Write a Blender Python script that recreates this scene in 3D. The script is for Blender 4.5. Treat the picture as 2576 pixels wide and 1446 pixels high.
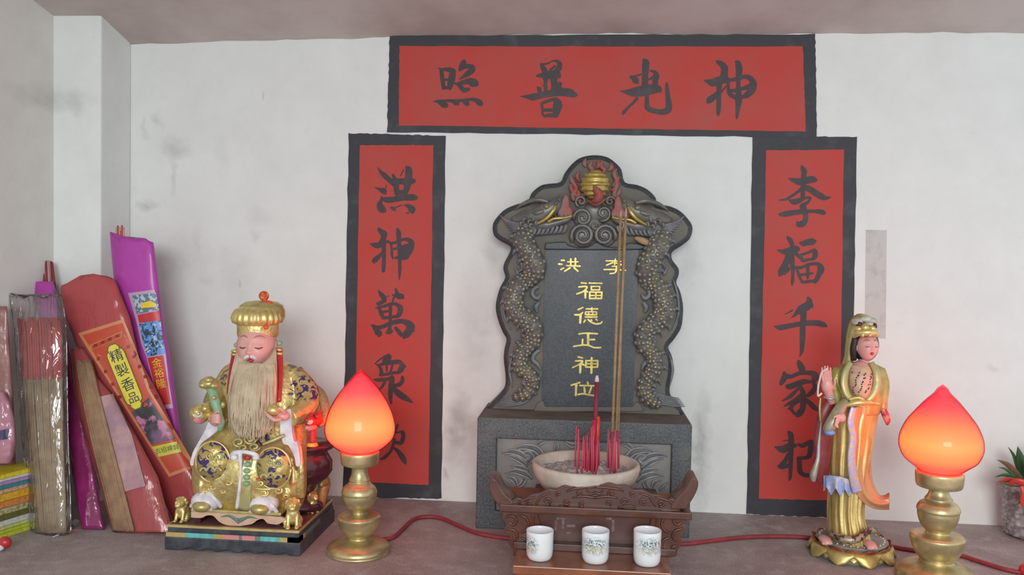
import bpy, bmesh, math, random
from mathutils import Vector, Matrix, noise as mnoise
V3 = Vector
random.seed(7)
PI = math.pi
scene = bpy.context.scene
for o in list(bpy.data.objects):
    bpy.data.objects.remove(o)
COL = scene.collection

# ------------------------------------------------------------------ camera
FPX = 2150.0                       # focal length in pixels of the 2576 x 1446 frame
CAM = V3((0.0, -1.55, 0.45173))
YAW, PITCH, ROLL = 0.0901207, 0.0349066, 0.0184271
fw = V3((-math.sin(YAW) * math.cos(PITCH), math.cos(YAW) * math.cos(PITCH), -math.sin(PITCH)))
r0 = V3((math.cos(YAW), math.sin(YAW), 0.0))
u0 = r0.cross(fw)
RI = r0 * math.cos(ROLL) + u0 * math.sin(ROLL)
UP = u0 * math.cos(ROLL) - r0 * math.sin(ROLL)
cd = bpy.data.cameras.new('camera')
cd.sensor_width = 36.0
cd.lens = 36.0 * FPX / 2576.0
cd.clip_start = 0.02
cam = bpy.data.objects.new('camera', cd)
COL.objects.link(cam)
cam.matrix_world = Matrix(((RI.x, UP.x, -fw.x, CAM.x), (RI.y, UP.y, -fw.y, CAM.y), (RI.z, UP.z, -fw.z, CAM.z), (0, 0, 0, 1)))
scene.camera = cam

# ------------------------------------------------------------------ world, daylight from the open front of the shrine, exposure
world = bpy.data.worlds.new('overcast_sky')
scene.world = world
world.use_nodes = True
bg = world.node_tree.nodes['Background']
bg.inputs[0].default_value = (0.86, 0.93, 1.0, 1)
bg.inputs[1].default_value = 0.98
ld = bpy.data.lights.new('doorway_daylight', 'AREA')
ld.shape = 'RECTANGLE'
ld.size, ld.size_y = 1.6, 1.3
ld.energy = 90.0
ld.color = (0.97, 0.985, 0.965)
lo = bpy.data.objects.new('doorway_daylight', ld)
COL.objects.link(lo)
lo.location = (0.25, -4.2, 1.25)
lo.rotation_euler = (V3((0.0, 0.0, 0.35)) - lo.location).to_track_quat('-Z', 'Y').to_euler()
scene.view_settings.view_transform = 'Standard'
scene.view_settings.look = 'None'
scene.view_settings.exposure = 0.0
scene.view_settings.gamma = 1.0
scene.view_settings.use_curve_mapping = False

# ------------------------------------------------------------------ measuring: a photo pixel to a point on a plane of the room
def ray(px, py):
    return fw * FPX + RI * (px - 1288.0) - UP * (py - 723.0)
def atY(px, py, y=0.0):
    d = ray(px, py)
    return CAM + d * ((y - CAM.y) / d.y)
def atZ(px, py, z=0.0):
    d = ray(px, py)
    return CAM + d * ((z - CAM.z) / d.z)
def atX(px, py, x):
    d = ray(px, py)
    return CAM + d * ((x - CAM.x) / d.x)
def mpp(y):
    return (y - CAM.y) / FPX
def offaxis(p):
    """round things beside the view axis look wider on their own plane: the factor back to true width"""
    return math.cos(math.atan2(abs(p.x - CAM.x), p.y - CAM.y))
class Fr:
    """a thing's own upright plane through its foot"""
    def __init__(s, px, py, z=0.0):
        s.o = atZ(px, py, z)
        s.Y = s.o.y
        s.px, s.py = px, py
    def p(s, px, py, dy=0.0):
        return atY(px, py, s.Y + dy)
    def m(s, n, dy=0.0):
        return n * mpp(s.Y + dy)

# ------------------------------------------------------------------ materials
MATS = {}
def mat(name, color, rough=0.6, metal=0.0, spec=0.5, c2=None, nscale=60.0, lo_=0.4, hi=0.6, detail=4.0, bump=0.0, bscale=200.0, bdist=0.001, coat=0.0, alpha=1.0, extra=None, sheen=0.0):
    if name in MATS:
        return MATS[name]
    m = bpy.data.materials.new(name)
    m.use_nodes = True
    nt = m.node_tree
    b = nt.nodes['Principled BSDF']
    b.inputs['Base Color'].default_value = (*color, 1)
    b.inputs['Roughness'].default_value = rough
    b.inputs['Metallic'].default_value = metal
    b.inputs['Specular IOR Level'].default_value = spec
    b.inputs['Coat Weight'].default_value = coat
    b.inputs['Alpha'].default_value = alpha
    tc = nt.nodes.new('ShaderNodeTexCoord')
    if c2 is not None:
        n = nt.nodes.new('ShaderNodeTexNoise')
        n.inputs['Scale'].default_value = nscale
        n.inputs['Detail'].default_value = detail
        n.inputs['Roughness'].default_value = 0.6
        nt.links.new(tc.outputs['Object'], n.inputs['Vector'])
        r = nt.nodes.new('ShaderNodeMapRange')
        r.inputs[1].default_value = lo_
        r.inputs[2].default_value = hi
        nt.links.new(n.outputs[0], r.inputs[0])
        mx = nt.nodes.new('ShaderNodeMix')
        mx.data_type = 'RGBA'
        mx.inputs[6].default_value = (*color, 1)
        mx.inputs[7].default_value = (*c2, 1)
        nt.links.new(r.outputs[0], mx.inputs[0])
        nt.links.new(mx.outputs[2], b.inputs['Base Color'])
    if bump:
        n = nt.nodes.new('ShaderNodeTexNoise')
        n.inputs['Scale'].default_value = bscale
        n.inputs['Detail'].default_value = 3.0
        nt.links.new(tc.outputs['Object'], n.inputs['Vector'])
        bp = nt.nodes.new('ShaderNodeBump')
        bp.inputs['Strength'].default_value = bump
        bp.inputs['Distance'].default_value = bdist
        nt.links.new(n.outputs[0], bp.inputs['Height'])
        nt.links.new(bp.outputs[0], b.inputs['Normal'])
    if extra:
        extra(m, nt, b, tc)
    MATS[name] = m
    return m

def nodemath(nt, op, a, b=None, clamp=False):
    n = nt.nodes.new('ShaderNodeMath')
    n.operation = op
    n.use_clamp = clamp
    for i, x in enumerate((a, b)):
        if x is None:
            continue
        if isinstance(x, (int, float)):
            n.inputs[i].default_value = x
        else:
            nt.links.new(x, n.inputs[i])
    return n.outputs[0]
def mixcol(nt, fac, a, b):
    mx = nt.nodes.new('ShaderNodeMix')
    mx.data_type = 'RGBA'
    for i, x in ((0, fac), (6, a), (7, b)):
        if isinstance(x, (int, float)):
            mx.inputs[i].default_value = x
        elif isinstance(x, tuple):
            mx.inputs[i].default_value = (*x, 1)
        else:
            nt.links.new(x, mx.inputs[i])
    return mx.outputs[2]
def noise_out(nt, vec, scale, detail=4.0, rough=0.6, dist=0.0):
    n = nt.nodes.new('ShaderNodeTexNoise')
    n.inputs['Scale'].default_value = scale
    n.inputs['Detail'].default_value = detail
    n.inputs['Roughness'].default_value = rough
    n.inputs['Distortion'].default_value = dist
    nt.links.new(vec, n.inputs['Vector'])
    return n.outputs[0]
def maprange(nt, v, a, b, c=0.0, d=1.0):
    r = nt.nodes.new('ShaderNodeMapRange')
    for i, x in enumerate((a, b, c, d)):
        r.inputs[i + 1].default_value = x
    nt.links.new(v, r.inputs[0])
    return r.outputs[0]

def stains(spots, tint):
    """worn and sooty marks of the plaster: (x, z, rx, rz, strength) on the wall"""
    def f(m, nt, b, tc):
        vec = tc.outputs['Object']
        n1 = noise_out(nt, vec, 14.0, 5.0, 0.65)
        n2 = noise_out(nt, vec, 45.0, 4.0, 0.6)
        wob = nt.nodes.new('ShaderNodeTexNoise')
        wob.inputs['Scale'].default_value = 22.0
        wob.inputs['Detail'].default_value = 3.0
        nt.links.new(vec, wob.inputs['Vector'])
        sub = nt.nodes.new('ShaderNodeVectorMath')
        sub.operation = 'SUBTRACT'
        nt.links.new(wob.outputs['Color'], sub.inputs[0])
        sub.inputs[1].default_value = (0.5, 0.5, 0.5)
        sc = nt.nodes.new('ShaderNodeVectorMath')
        sc.operation = 'SCALE'
        sc.inputs['Scale'].default_value = 0.05
        nt.links.new(sub.outputs[0], sc.inputs[0])
        add = nt.nodes.new('ShaderNodeVectorMath')
        add.operation = 'ADD'
        nt.links.new(vec, add.inputs[0])
        nt.links.new(sc.outputs[0], add.inputs[1])
        tot = None
        for (x, y, z, rx, rz, s) in spots:
            d = nt.nodes.new('ShaderNodeVectorMath')
            d.operation = 'SUBTRACT'
            nt.links.new(add.outputs[0], d.inputs[0])
            d.inputs[1].default_value = (x, y, z)
            e = nt.nodes.new('ShaderNodeVectorMath')
            e.operation = 'MULTIPLY'
            nt.links.new(d.outputs[0], e.inputs[0])
            e.inputs[1].default_value = (1 / rx, 1 / max(rx, rz), 1 / rz)
            l = nt.nodes.new('ShaderNodeVectorMath')
            l.operation = 'LENGTH'
            nt.links.new(e.outputs[0], l.inputs[0])
            v = maprange(nt, l.outputs['Value'], 1.25, 0.3, 0.0, s * 0.68)
            tot = v if tot is None else nodemath(nt, 'MAXIMUM', tot, v)
        base = mixcol(nt, maprange(nt, n1, 0.35, 0.7), tint[0], tint[1])
        base = mixcol(nt, nodemath(nt, 'MULTIPLY', maprange(nt, n2, 0.62, 0.8), 0.10), base, tint[2])
        if tot is not None:
            fac = nodemath(nt, 'MULTIPLY', tot, maprange(nt, n2, 0.3, 0.6, 0.55, 1.0))
            base = mixcol(nt, fac, base, tint[2])
        nt.links.new(base, b.inputs['Base Color'])
    return f

# ------------------------------------------------------------------ mesh building
def catmull(pts, n):
    P = [V3(p) if len(p) <= 3 else p for p in pts]
    P = [tuple(p) for p in P]
    if len(P) < 3:
        return [tuple(a + (b - a) * i / n for a, b in zip(P[0], P[1])) for i in range(n + 1)] if len(P) == 2 else P
    out = []
    m = len(P) - 1
    for i in range(m):
        p0, p1, p2, p3 = P[max(i - 1, 0)], P[i], P[i + 1], P[min(i + 2, m)]
        for k in range(n):
            t = k / n
            out.append(tuple(0.5 * (2 * b + (c - a) * t + (2 * a - 5 * b + 4 * c - d) * t * t + (3 * b - a - 3 * c + d) * t ** 3) for a, b, c, d in zip(p0, p1, p2, p3)))
    out.append(P[-1])
    return out

class MB:
    def __init__(s):
        s.v, s.f, s.mi, s.sm = [], [], [], []
    def face(s, idx, m=0, smooth=True):
        s.f.append(tuple(idx)); s.mi.append(m); s.sm.append(smooth)
    def add(s, verts, faces, m=0, smooth=True):
        b = len(s.v)
        s.v += [V3(p) for p in verts]
        for f in faces:
            s.face([b + i for i in f], m, smooth)
        return b
    def box(s, a, b, m=0):
        x0, y0, z0 = a; x1, y1, z1 = b
        s.add([(x0, y0, z0), (x1, y0, z0), (x1, y1, z0), (x0, y1, z0), (x0, y0, z1), (x1, y0, z1), (x1, y1, z1), (x0, y1, z1)],
              [(0, 3, 2, 1), (4, 5, 6, 7), (0, 1, 5, 4), (1, 2, 6, 5), (2, 3, 7, 6), (3, 0, 4, 7)], m, False)
    def hexa(s, p, m=0, smooth=False):
        """eight corners: bottom ring then top ring"""
        s.add(p, [(0, 3, 2, 1), (4, 5, 6, 7), (0, 1, 5, 4), (1, 2, 6, 5), (2, 3, 7, 6), (3, 0, 4, 7)], m, smooth)
    def rings(s, rings, m=0, smooth=True, cap=True, close=True):
        b = len(s.v); n = len(rings[0])
        for r in rings:
            s.v += [V3(p) for p in r]
        for i in range(len(rings) - 1):
            for k in range(n if close else n - 1):
                k2 = (k + 1) % n
                s.face((b + i * n + k, b + i * n + k2, b + (i + 1) * n + k2, b + (i + 1) * n + k), m, smooth)
        if cap:
            s.face([b + k for k in reversed(range(n))], m, smooth)
            s.face([b + (len(rings) - 1) * n + k for k in range(n)], m, smooth)
    def tube(s, path, rad, n=10, m=0, sub=0, flat=1.0, cap=True, up=None):
        """path of points with a radius each; flat squashes the section along the side axis"""
        if not isinstance(rad, (list, tuple)):
            rad = [rad] * len(path)
        P = [tuple(p) + (r,) for p, r in zip(path, rad)]
        if sub:
            P = catmull(P, sub)
        pts = [V3(p[:3]) for p in P]; rr = [max(p[3], 1e-5) for p in P]
        rings = []
        ref = V3(up) if up else None
        prev = None
        for i, p in enumerate(pts):
            t = (pts[min(i + 1, len(pts) - 1)] - pts[max(i - 1, 0)])
            if t.length < 1e-9:
                t = V3((0, 0, 1))
            t.normalize()
            if ref is not None:
                a = ref
            elif prev is None:
                a = V3((0, 1, 0)) if abs(t.y) < 0.9 else V3((1, 0, 0))
            else:
                a = prev
            x = a - t * a.dot(t)
            if x.length < 1e-6:
                x = t.orthogonal()
            x.normalize(); prev = x
            y = t.cross(x)
            rings.append([p + x * (math.cos(2 * PI * k / n) * rr[i] * flat) + y * (math.sin(2 * PI * k / n) * rr[i]) for k in range(n)])
        s.rings(rings, m, True, cap)
    def lathe(s, prof, c, n=48, m=0, wave=None, cap=True):
        """prof: (radius, z) pairs round the upright axis through c"""
        rings = []
        for j, (r, z) in enumerate(prof):
            rg = []
            for k in range(n):
                a = 2 * PI * k / n
                q = r if wave is None else wave(r, z, a, j)
                rg.append((c[0] + q * math.cos(a), c[1] + q * math.sin(a), z))
            rings.append(rg)
        s.rings(rings, m, True, cap)
    def ball(s, c, r, m=0, nu=16, nv=10, fn=None):
        if not isinstance(r, (tuple, list)):
            r = (r, r, r)
        b = len(s.v)
        rings = []
        for j in range(1, nv):
            t = PI * j / nv
            rings.append([(c[0] + r[0] * math.sin(t) * math.cos(2 * PI * k / nu), c[1] + r[1] * math.sin(t) * math.sin(2 * PI * k / nu), c[2] - r[2] * math.cos(t)) for k in range(nu)])
        s.rings(rings, m, True, False)
        top = len(s.v); s.v.append(V3((c[0], c[1], c[2] + r[2]))); bot = len(s.v); s.v.append(V3((c[0], c[1], c[2] - r[2])))
        for k in range(nu):
            s.face((b + (k + 1) % nu, b + k, bot), m)
            l = b + (nv - 2) * nu
            s.face((l + k, l + (k + 1) % nu, top), m)
    def prism(s, outline, d, m=0, ms=None, smooth_side=False):
        """an outline (3-D points) pushed along d, both ends capped"""
        n = len(outline); d = V3(d)
        b = len(s.v)
        s.v += [V3(p) for p in outline] + [V3(p) + d for p in outline]
        s.face(range(n), m, False)
        s.face([b + n + k for k in reversed(range(n))], m, False)
        s.f[-2] = tuple(b + k for k in range(n))
        for k in range(n):
            k2 = (k + 1) % n
            s.face((b + k2, b + k, b + n + k, b + n + k2), m if ms is None else ms, smooth_side)
    def grid(s, fn, nu, nv, m=0, thick=None):
        """fn(u, v) -> point; a sheet, with a back at distance thick if given"""
        P = [[V3(fn(i / nu, j / nv)) for i in range(nu + 1)] for j in range(nv + 1)]
        if thick is None:
            b = s.add([p for r in P for p in r], [(j * (nu + 1) + i, j * (nu + 1) + i + 1, (j + 1) * (nu + 1) + i + 1, (j + 1) * (nu + 1) + i) for j in range(nv) for i in range(nu)], m)
            return
        th = V3(thick)
        w = nu + 1; N = w * (nv + 1)
        verts = [p for r in P for p in r] + [p + th for r in P for p in r]
        F = [(j * w + i, j * w + i + 1, (j + 1) * w + i + 1, (j + 1) * w + i) for j in range(nv) for i in range(nu)]
        F += [tuple(N + q for q in reversed(f)) for f in F]
        for i in range(nu):
            F.append((i + 1, i, N + i, N + i + 1)); t = nv * w
            F.append((t + i, t + i + 1, N + t + i + 1, N + t + i))
        for j in range(nv):
            F.append((j * w, (j + 1) * w, N + (j + 1) * w, N + j * w)); a = j * w + nu
            F.append((a + w, a, N + a, N + a + w))
        s.add(verts, F, m)
    def build(s, name, mats, parent=None, smooth=True, kind=None, flip=True):
        me = bpy.data.meshes.new(name)
        off = V3((0, 0, 0))
        q = parent
        while q is not None:
            off = off + q.location; q = q.parent
        me.from_pydata([tuple(p - off) for p in s.v], [], s.f)
        if not isinstance(mats, (list, tuple)):
            mats = [mats]
        for m in mats:
            me.materials.append(m)
        me.polygons.foreach_set('material_index', s.mi)
        me.polygons.foreach_set('use_smooth', [bool(smooth and x) for x in s.sm])
        if flip:
            bm = bmesh.new(); bm.from_mesh(me)
            bmesh.ops.recalc_face_normals(bm, faces=bm.faces[:])
            bm.to_mesh(me); bm.free()
        me.update()
        o = bpy.data.objects.new(name, me)
        COL.objects.link(o)
        if parent is not None:
            o.parent = parent
        if kind:
            o['kind'] = kind
        return o

def tag(o, label, cat, group=None):
    o['label'] = label; o['category'] = cat
    if group:
        o['group'] = group
    return o
def thing(name, loc, label, cat, group=None):
    o = bpy.data.objects.new(name, None)
    o.empty_display_size = 0.02
    COL.objects.link(o)
    o.location = loc
    return tag(o, label, cat, group)
def structure(o):
    o['kind'] = 'structure'
    return o
def rootmesh(o):
    """a thing of one mesh: its origin goes to its foot"""
    me = o.data
    c = [v.co for v in me.vertices]
    lo_ = V3((sum(p.x for p in c) / len(c), sum(p.y for p in c) / len(c), min(p.z for p in c)))
    me.transform(Matrix.Translation(-lo_)); o.location = lo_
    return o
def bevel(o, w, seg=2, ang=40):
    b = o.modifiers.new('bevel', 'BEVEL'); b.width = w; b.segments = seg; b.limit_method = 'ANGLE'; b.angle_limit = math.radians(ang)
    return o
def subsurf(o, lv=1):
    b = o.modifiers.new('subdivision', 'SUBSURF'); b.levels = lv; b.render_levels = lv
    return o
def fuse(o, size, it=4):
    """melts overlapping lumps into one skin"""
    r = o.modifiers.new('remesh', 'REMESH'); r.mode = 'VOXEL'; r.voxel_size = size; r.use_smooth_shade = True
    if it:
        k = o.modifiers.new('smooth', 'SMOOTH'); k.iterations = it; k.factor = 0.5
    return o

def densify(pts, n):
    out = []
    for i in range(len(pts)):
        a, b = pts[i], pts[(i + 1) % len(pts)]
        for k in range(n):
            out.append((a[0] + (b[0] - a[0]) * k / n, a[1] + (b[1] - a[1]) * k / n))
    return out
def brush(mb, strokes, P, m=0, th=0.0004, step=0.00003, tip=True):
    """brush strokes: lists of (x, y, width) in the sign's own grid; P(x, y, lift) gives the point on its surface"""
    for q, st in enumerate(strokes):
        pts = catmull(st, 6) if len(st) > 2 else catmull(st, 6)
        n = len(pts)
        L, Rr = [], []
        for i, (x, y, w) in enumerate(pts):
            a, b = pts[max(i - 1, 0)], pts[min(i + 1, n - 1)]
            dx, dy = b[0] - a[0], b[1] - a[1]
            l = math.hypot(dx, dy) or 1.0
            h = max(w, 4) / 2
            L.append((x - dy / l * h, y + dx / l * h)); Rr.append((x + dy / l * h, y - dx / l * h))
        def cap(c, prev, h):
            dx, dy = c[0] - prev[0], c[1] - prev[1]
            l = math.hypot(dx, dy) or 1.0
            dx, dy = dx / l, dy / l
            a0 = math.atan2(dy, dx)
            return [(c[0] + h * 0.8 * math.cos(a0 + t), c[1] + h * 0.8 * math.sin(a0 + t)) for t in (PI / 2 - PI / 5, PI / 10, -PI / 10, -PI / 2 + PI / 5)]
        e = cap(pts[-1], pts[-2], max(pts[-1][2], 4) / 2)
        s0 = cap(pts[0], pts[1], max(pts[0][2], 4) / 2)
        lift = th + step * (q + 1)
        # strip of quads with end fans, raised by its own paint thickness
        top = [(P(*l_, lift + i * 4e-6), P(*r_, lift + i * 4e-6)) for i, (l_, r_) in enumerate(zip(L, Rr))]
        b = len(mb.v)
        for l_, r_ in top:
            mb.v += [V3(l_), V3(r_)]
        for i in range(n - 1):
            mb.face((b + 2 * i, b + 2 * i + 1, b + 2 * i + 3, b + 2 * i + 2), m, False)
        for (i0, i1), cp in (((b + 2 * (n - 1), b + 2 * (n - 1) + 1), e), ((b + 1, b), s0)):
            c0 = len(mb.v)
            mb.v += [V3(P(*c, lift)) for c in cp]
            mb.face((i0, i1, *[c0 + k for k in reversed(range(len(cp)))]), m, False)

def text_mesh(mb, body, origin, xd, yd, size, m=0, lift=V3((0, 0, 0)), sx=1.0):
    """letters of the built-in font laid out from origin along xd, upright along yd, each centred on its cell"""
    c = bpy.data.curves.new('lettering', 'FONT')
    c.body = body; c.align_x = 'CENTER'; c.align_y = 'CENTER'; c.resolution_u = 4
    o = bpy.data.objects.new('lettering', c)
    COL.objects.link(o)
    dg = bpy.context.evaluated_depsgraph_get()
    me = bpy.data.meshes.new_from_object(o.evaluated_get(dg))
    xs = [v.co.x for v in me.vertices]; ys = [v.co.y for v in me.vertices]
    if xs:
        cx, cy = (min(xs) + max(xs)) / 2, (min(ys) + max(ys)) / 2
        k = size / max(max(ys) - min(ys), 1e-6)
        mb.add([V3(origin) + V3(xd) * ((v.co.x - cx) * k * sx) + V3(yd) * ((v.co.y - cy) * k) + lift for v in me.vertices], [tuple(p.vertices) for p in me.polygons], m, False)
    bpy.data.objects.remove(o); bpy.data.curves.remove(c); bpy.data.meshes.remove(me)
# ------------------------------------------------------------------ the common materials
def gold_nodes(pat=0.0, pscale=120.0, c_dark=(0.20, 0.13, 0.03)):
    def f(m, nt, b, tc):
        vec = tc.outputs['Object']
        n = noise_out(nt, vec, pscale, 3.0, 0.55)
        n2 = noise_out(nt, vec, pscale * 4.0, 2.0, 0.5)
        if pat:
            v = nt.nodes.new('ShaderNodeTexVoronoi'); v.feature = 'SMOOTH_F1'
            v.inputs['Scale'].default_value = pscale * 1.6
            nt.links.new(vec, v.inputs['Vector'])
            h = nodemath(nt, 'ADD', nodemath(nt, 'MULTIPLY', v.outputs['Distance'], 0.9), nodemath(nt, 'MULTIPLY', n2, 0.35))
        else:
            h = nodemath(nt, 'ADD', n, nodemath(nt, 'MULTIPLY', n2, 0.3))
        bp = nt.nodes.new('ShaderNodeBump')
        bp.inputs['Strength'].default_value = 0.35 if pat else 0.18
        bp.inputs['Distance'].default_value = 0.002
        nt.links.new(h, bp.inputs['Height'])
        nt.links.new(bp.outputs[0], b.inputs['Normal'])
        col = mixcol(nt, maprange(nt, n, 0.35, 0.75), tuple(b.inputs['Base Color'].default_value)[:3], c_dark)
        nt.links.new(col, b.inputs['Base Color'])
    return f
GOLD = mat('gilt', (0.84, 0.69, 0.30), 0.36, 0.66, extra=gold_nodes(0, 60, (0.64, 0.50, 0.18)))
GOLDP = mat('embossed_gilt', (0.82, 0.67, 0.30), 0.36, 0.60, extra=gold_nodes(1, 150, (0.54, 0.41, 0.14)))
GOLDO = mat('olive_gilt', (0.60, 0.51, 0.21), 0.38, 0.55, extra=gold_nodes(0, 70, (0.42, 0.35, 0.13)))
BRASS = mat('aged_brass', (0.66, 0.545, 0.29), 0.36, 0.72, c2=(0.47, 0.385, 0.20), nscale=40, bump=0.06, bscale=90)
NAVY = mat('navy_paint', (0.045, 0.035, 0.10), 0.45)
TEAL = mat('teal_paint', (0.12, 0.42, 0.38), 0.5, c2=(0.08, 0.30, 0.26), nscale=120)
JADE = mat('jade_green', (0.20, 0.38, 0.27), 0.45, c2=(0.30, 0.42, 0.22), nscale=150)
PALEGREEN = mat('pale_green_gilt', (0.42, 0.45, 0.24), 0.4, 0.35, c2=(0.55, 0.44, 0.16), nscale=130, bump=0.3, bscale=180)
SKIN = mat('pink_lacquer', (0.74, 0.36, 0.33), 0.38, c2=(0.70, 0.39, 0.35), nscale=30)
SKIND = mat('pink_lacquer_line', (0.22, 0.07, 0.05), 0.5)
LIPS = mat('lip_red', (0.45, 0.04, 0.05), 0.4)
WHITEP = mat('white_paint', (0.78, 0.76, 0.80), 0.5, c2=(0.62, 0.58, 0.66), nscale=70)
REDP = mat('red_lacquer', (0.50, 0.035, 0.035), 0.35, c2=(0.38, 0.02, 0.03), nscale=60)
ORANGE = mat('vermilion_bead', (0.75, 0.10, 0.03), 0.4)
MAROON = mat('maroon_lacquer', (0.055, 0.012, 0.022), 0.28, coat=0.4)
HAIR = mat('beard_hair', (0.62, 0.50, 0.36), 0.75, c2=(0.52, 0.41, 0.28), nscale=45)
BLACKHAIR = mat('black_hair_paint', (0.025, 0.018, 0.02), 0.45)
BLUEP = mat('sky_blue_paint', (0.30, 0.42, 0.78), 0.45, c2=(0.55, 0.50, 0.45), nscale=160, lo_=0.55, hi=0.65)
LILAC = mat('lilac_gilt_trim', (0.46, 0.40, 0.62), 0.4, 0.2, c2=(0.62, 0.48, 0.26), nscale=170, lo_=0.48, hi=0.58, bump=0.3, bscale=180)
SILVER = mat('silver_paint', (0.62, 0.60, 0.60), 0.3, 0.6)
BLACKP = mat('black_plinth_paint', (0.035, 0.04, 0.055), 0.4, c2=(0.07, 0.075, 0.085), nscale=50, bump=0.1, bscale=120)
PINKP = mat('rose_paint', (0.62, 0.24, 0.24), 0.5)
PEACHP = mat('peach_paint', (0.62, 0.42, 0.28), 0.5, c2=(0.55, 0.36, 0.26), nscale=70)

# ------------------------------------------------------------------ the room
pt = lambda x, y: atY(x, y, 0.0)
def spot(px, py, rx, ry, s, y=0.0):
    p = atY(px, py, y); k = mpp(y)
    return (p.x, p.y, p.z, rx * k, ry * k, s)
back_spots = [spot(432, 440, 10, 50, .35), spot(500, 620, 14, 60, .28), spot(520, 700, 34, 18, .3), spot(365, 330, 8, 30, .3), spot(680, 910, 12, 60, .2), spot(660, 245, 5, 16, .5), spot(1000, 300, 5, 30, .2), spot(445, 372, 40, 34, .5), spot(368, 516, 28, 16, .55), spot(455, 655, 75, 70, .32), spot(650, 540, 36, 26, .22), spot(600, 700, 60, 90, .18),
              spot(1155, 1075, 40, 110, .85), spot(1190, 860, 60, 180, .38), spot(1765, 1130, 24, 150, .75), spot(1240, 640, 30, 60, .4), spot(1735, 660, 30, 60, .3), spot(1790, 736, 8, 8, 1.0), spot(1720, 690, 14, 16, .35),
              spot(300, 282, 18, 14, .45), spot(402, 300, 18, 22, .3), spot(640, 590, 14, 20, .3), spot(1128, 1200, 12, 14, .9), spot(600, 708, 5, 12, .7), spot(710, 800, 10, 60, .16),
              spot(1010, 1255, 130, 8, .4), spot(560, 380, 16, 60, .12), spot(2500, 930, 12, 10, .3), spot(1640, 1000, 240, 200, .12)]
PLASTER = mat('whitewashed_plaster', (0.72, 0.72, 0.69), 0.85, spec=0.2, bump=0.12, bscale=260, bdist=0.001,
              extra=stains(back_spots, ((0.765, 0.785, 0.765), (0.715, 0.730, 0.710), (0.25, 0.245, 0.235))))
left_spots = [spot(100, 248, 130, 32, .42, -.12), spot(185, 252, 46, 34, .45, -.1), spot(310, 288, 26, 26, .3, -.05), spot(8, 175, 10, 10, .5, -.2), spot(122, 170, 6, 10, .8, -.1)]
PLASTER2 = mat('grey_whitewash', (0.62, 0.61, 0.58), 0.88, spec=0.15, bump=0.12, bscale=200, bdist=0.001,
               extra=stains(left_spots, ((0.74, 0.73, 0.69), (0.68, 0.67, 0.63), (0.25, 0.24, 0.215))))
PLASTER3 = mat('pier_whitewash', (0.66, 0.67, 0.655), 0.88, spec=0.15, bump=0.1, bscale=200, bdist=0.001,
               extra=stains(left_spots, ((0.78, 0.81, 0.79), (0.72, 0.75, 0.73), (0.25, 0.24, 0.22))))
CEIL = mat('sooty_ceiling_plaster', (0.62, 0.555, 0.525), 0.9, spec=0.1, c2=(0.47, 0.395, 0.36), nscale=5.0, detail=8, lo_=0.4, hi=0.7, bump=0.2, bscale=60, bdist=0.002)

XR = 1.25
zc = lambda x: 0.853 + (-0.012 if x < -0.75 else -0.012 * max(0.0, min(1.0, (-x - 0.3) / 0.45)))
mb = MB()
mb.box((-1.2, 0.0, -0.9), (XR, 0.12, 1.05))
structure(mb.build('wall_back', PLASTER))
PX0, PX1, PY = -0.9555, -0.8675, -0.10          # the pier in the left corner
mb = MB()
mb.add([(PX0, PY, -0.9), (PX0, PY, 1.0), (-1.06, -1.5, 1.5), (-1.06, -1.5, -0.9), (-1.2, PY + .02, -.9), (-1.2, PY + .02, 1.0), (-1.2, -1.5, 1.5), (-1.2, -1.5, -.9)],
       [(0, 3, 2, 1), (4, 5, 6, 7), (0, 1, 5, 4), (3, 7, 6, 2), (1, 2, 6, 5), (0, 4, 7, 3)], 0, False)
structure(mb.build('wall_left', PLASTER2))
mb = MB()
mb.box((-1.19, PY, -0.9), (PX1, -0.0002, 1.0))
o = mb.build('trim_pier', PLASTER3); structure(o); bevel(o, 0.004, 3)
# ceiling: dips a little towards the left corner and climbs towards the open front; its wavy lower skin is one slab
mb = MB()
def cfn(u, v):
    x = -1.2 + u * (XR + 1.2)
    y = -2.6 * v * v * (1 if v > .02 else 1)
    w = 0.004 * mnoise.noise(V3((x * 7, 1.3, 0))) + 0.0025 * mnoise.noise(V3((x * 31, 4.3, 0)))
    z = zc(x) + w * max(0.0, 1 - v * 4) + 0.24 * min(-y, 0.35) + 0.10 * max(0.0, -y - 0.35)
    return (x, y, z)
mb.grid(cfn, 120, 40, 0, thick=(0, 0, 0.05))
structure(mb.build('ceiling', CEIL))

# the altar: one long masonry bench with a dusty speckled top
def altar_nodes(m, nt, b, tc):
    vec = tc.outputs['Object']
    n = noise_out(nt, vec, 9.0, 6.0, 0.65); n2 = noise_out(nt, vec, 420.0, 2.0, 0.5); n3 = noise_out(nt, vec, 34.0, 5.0, 0.7)
    c = mixcol(nt, maprange(nt, n, 0.35, 0.65), (0.40, 0.352, 0.348), (0.285, 0.232, 0.225))
    c = mixcol(nt, nodemath(nt, 'MULTIPLY', maprange(nt, n3, 0.5, 0.68), 0.6), c, (0.48, 0.445, 0.435))
    c = mixcol(nt, nodemath(nt, 'MULTIPLY', maprange(nt, n2, 0.60, 0.68), 0.55), c, (0.58, 0.54, 0.52))
    c = mixcol(nt, nodemath(nt, 'MULTIPLY', maprange(nt, n2, 0.40, 0.33), 0.45), c, (0.10, 0.07, 0.07))
    nt.links.new(c, b.inputs['Base Color'])
ALTAR = mat('dusty_terrazzo', (0.25, 0.2, 0.2), 0.62, spec=0.35, bump=0.15, bscale=300, bdist=0.0008, extra=altar_nodes)
mb = MB()
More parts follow.
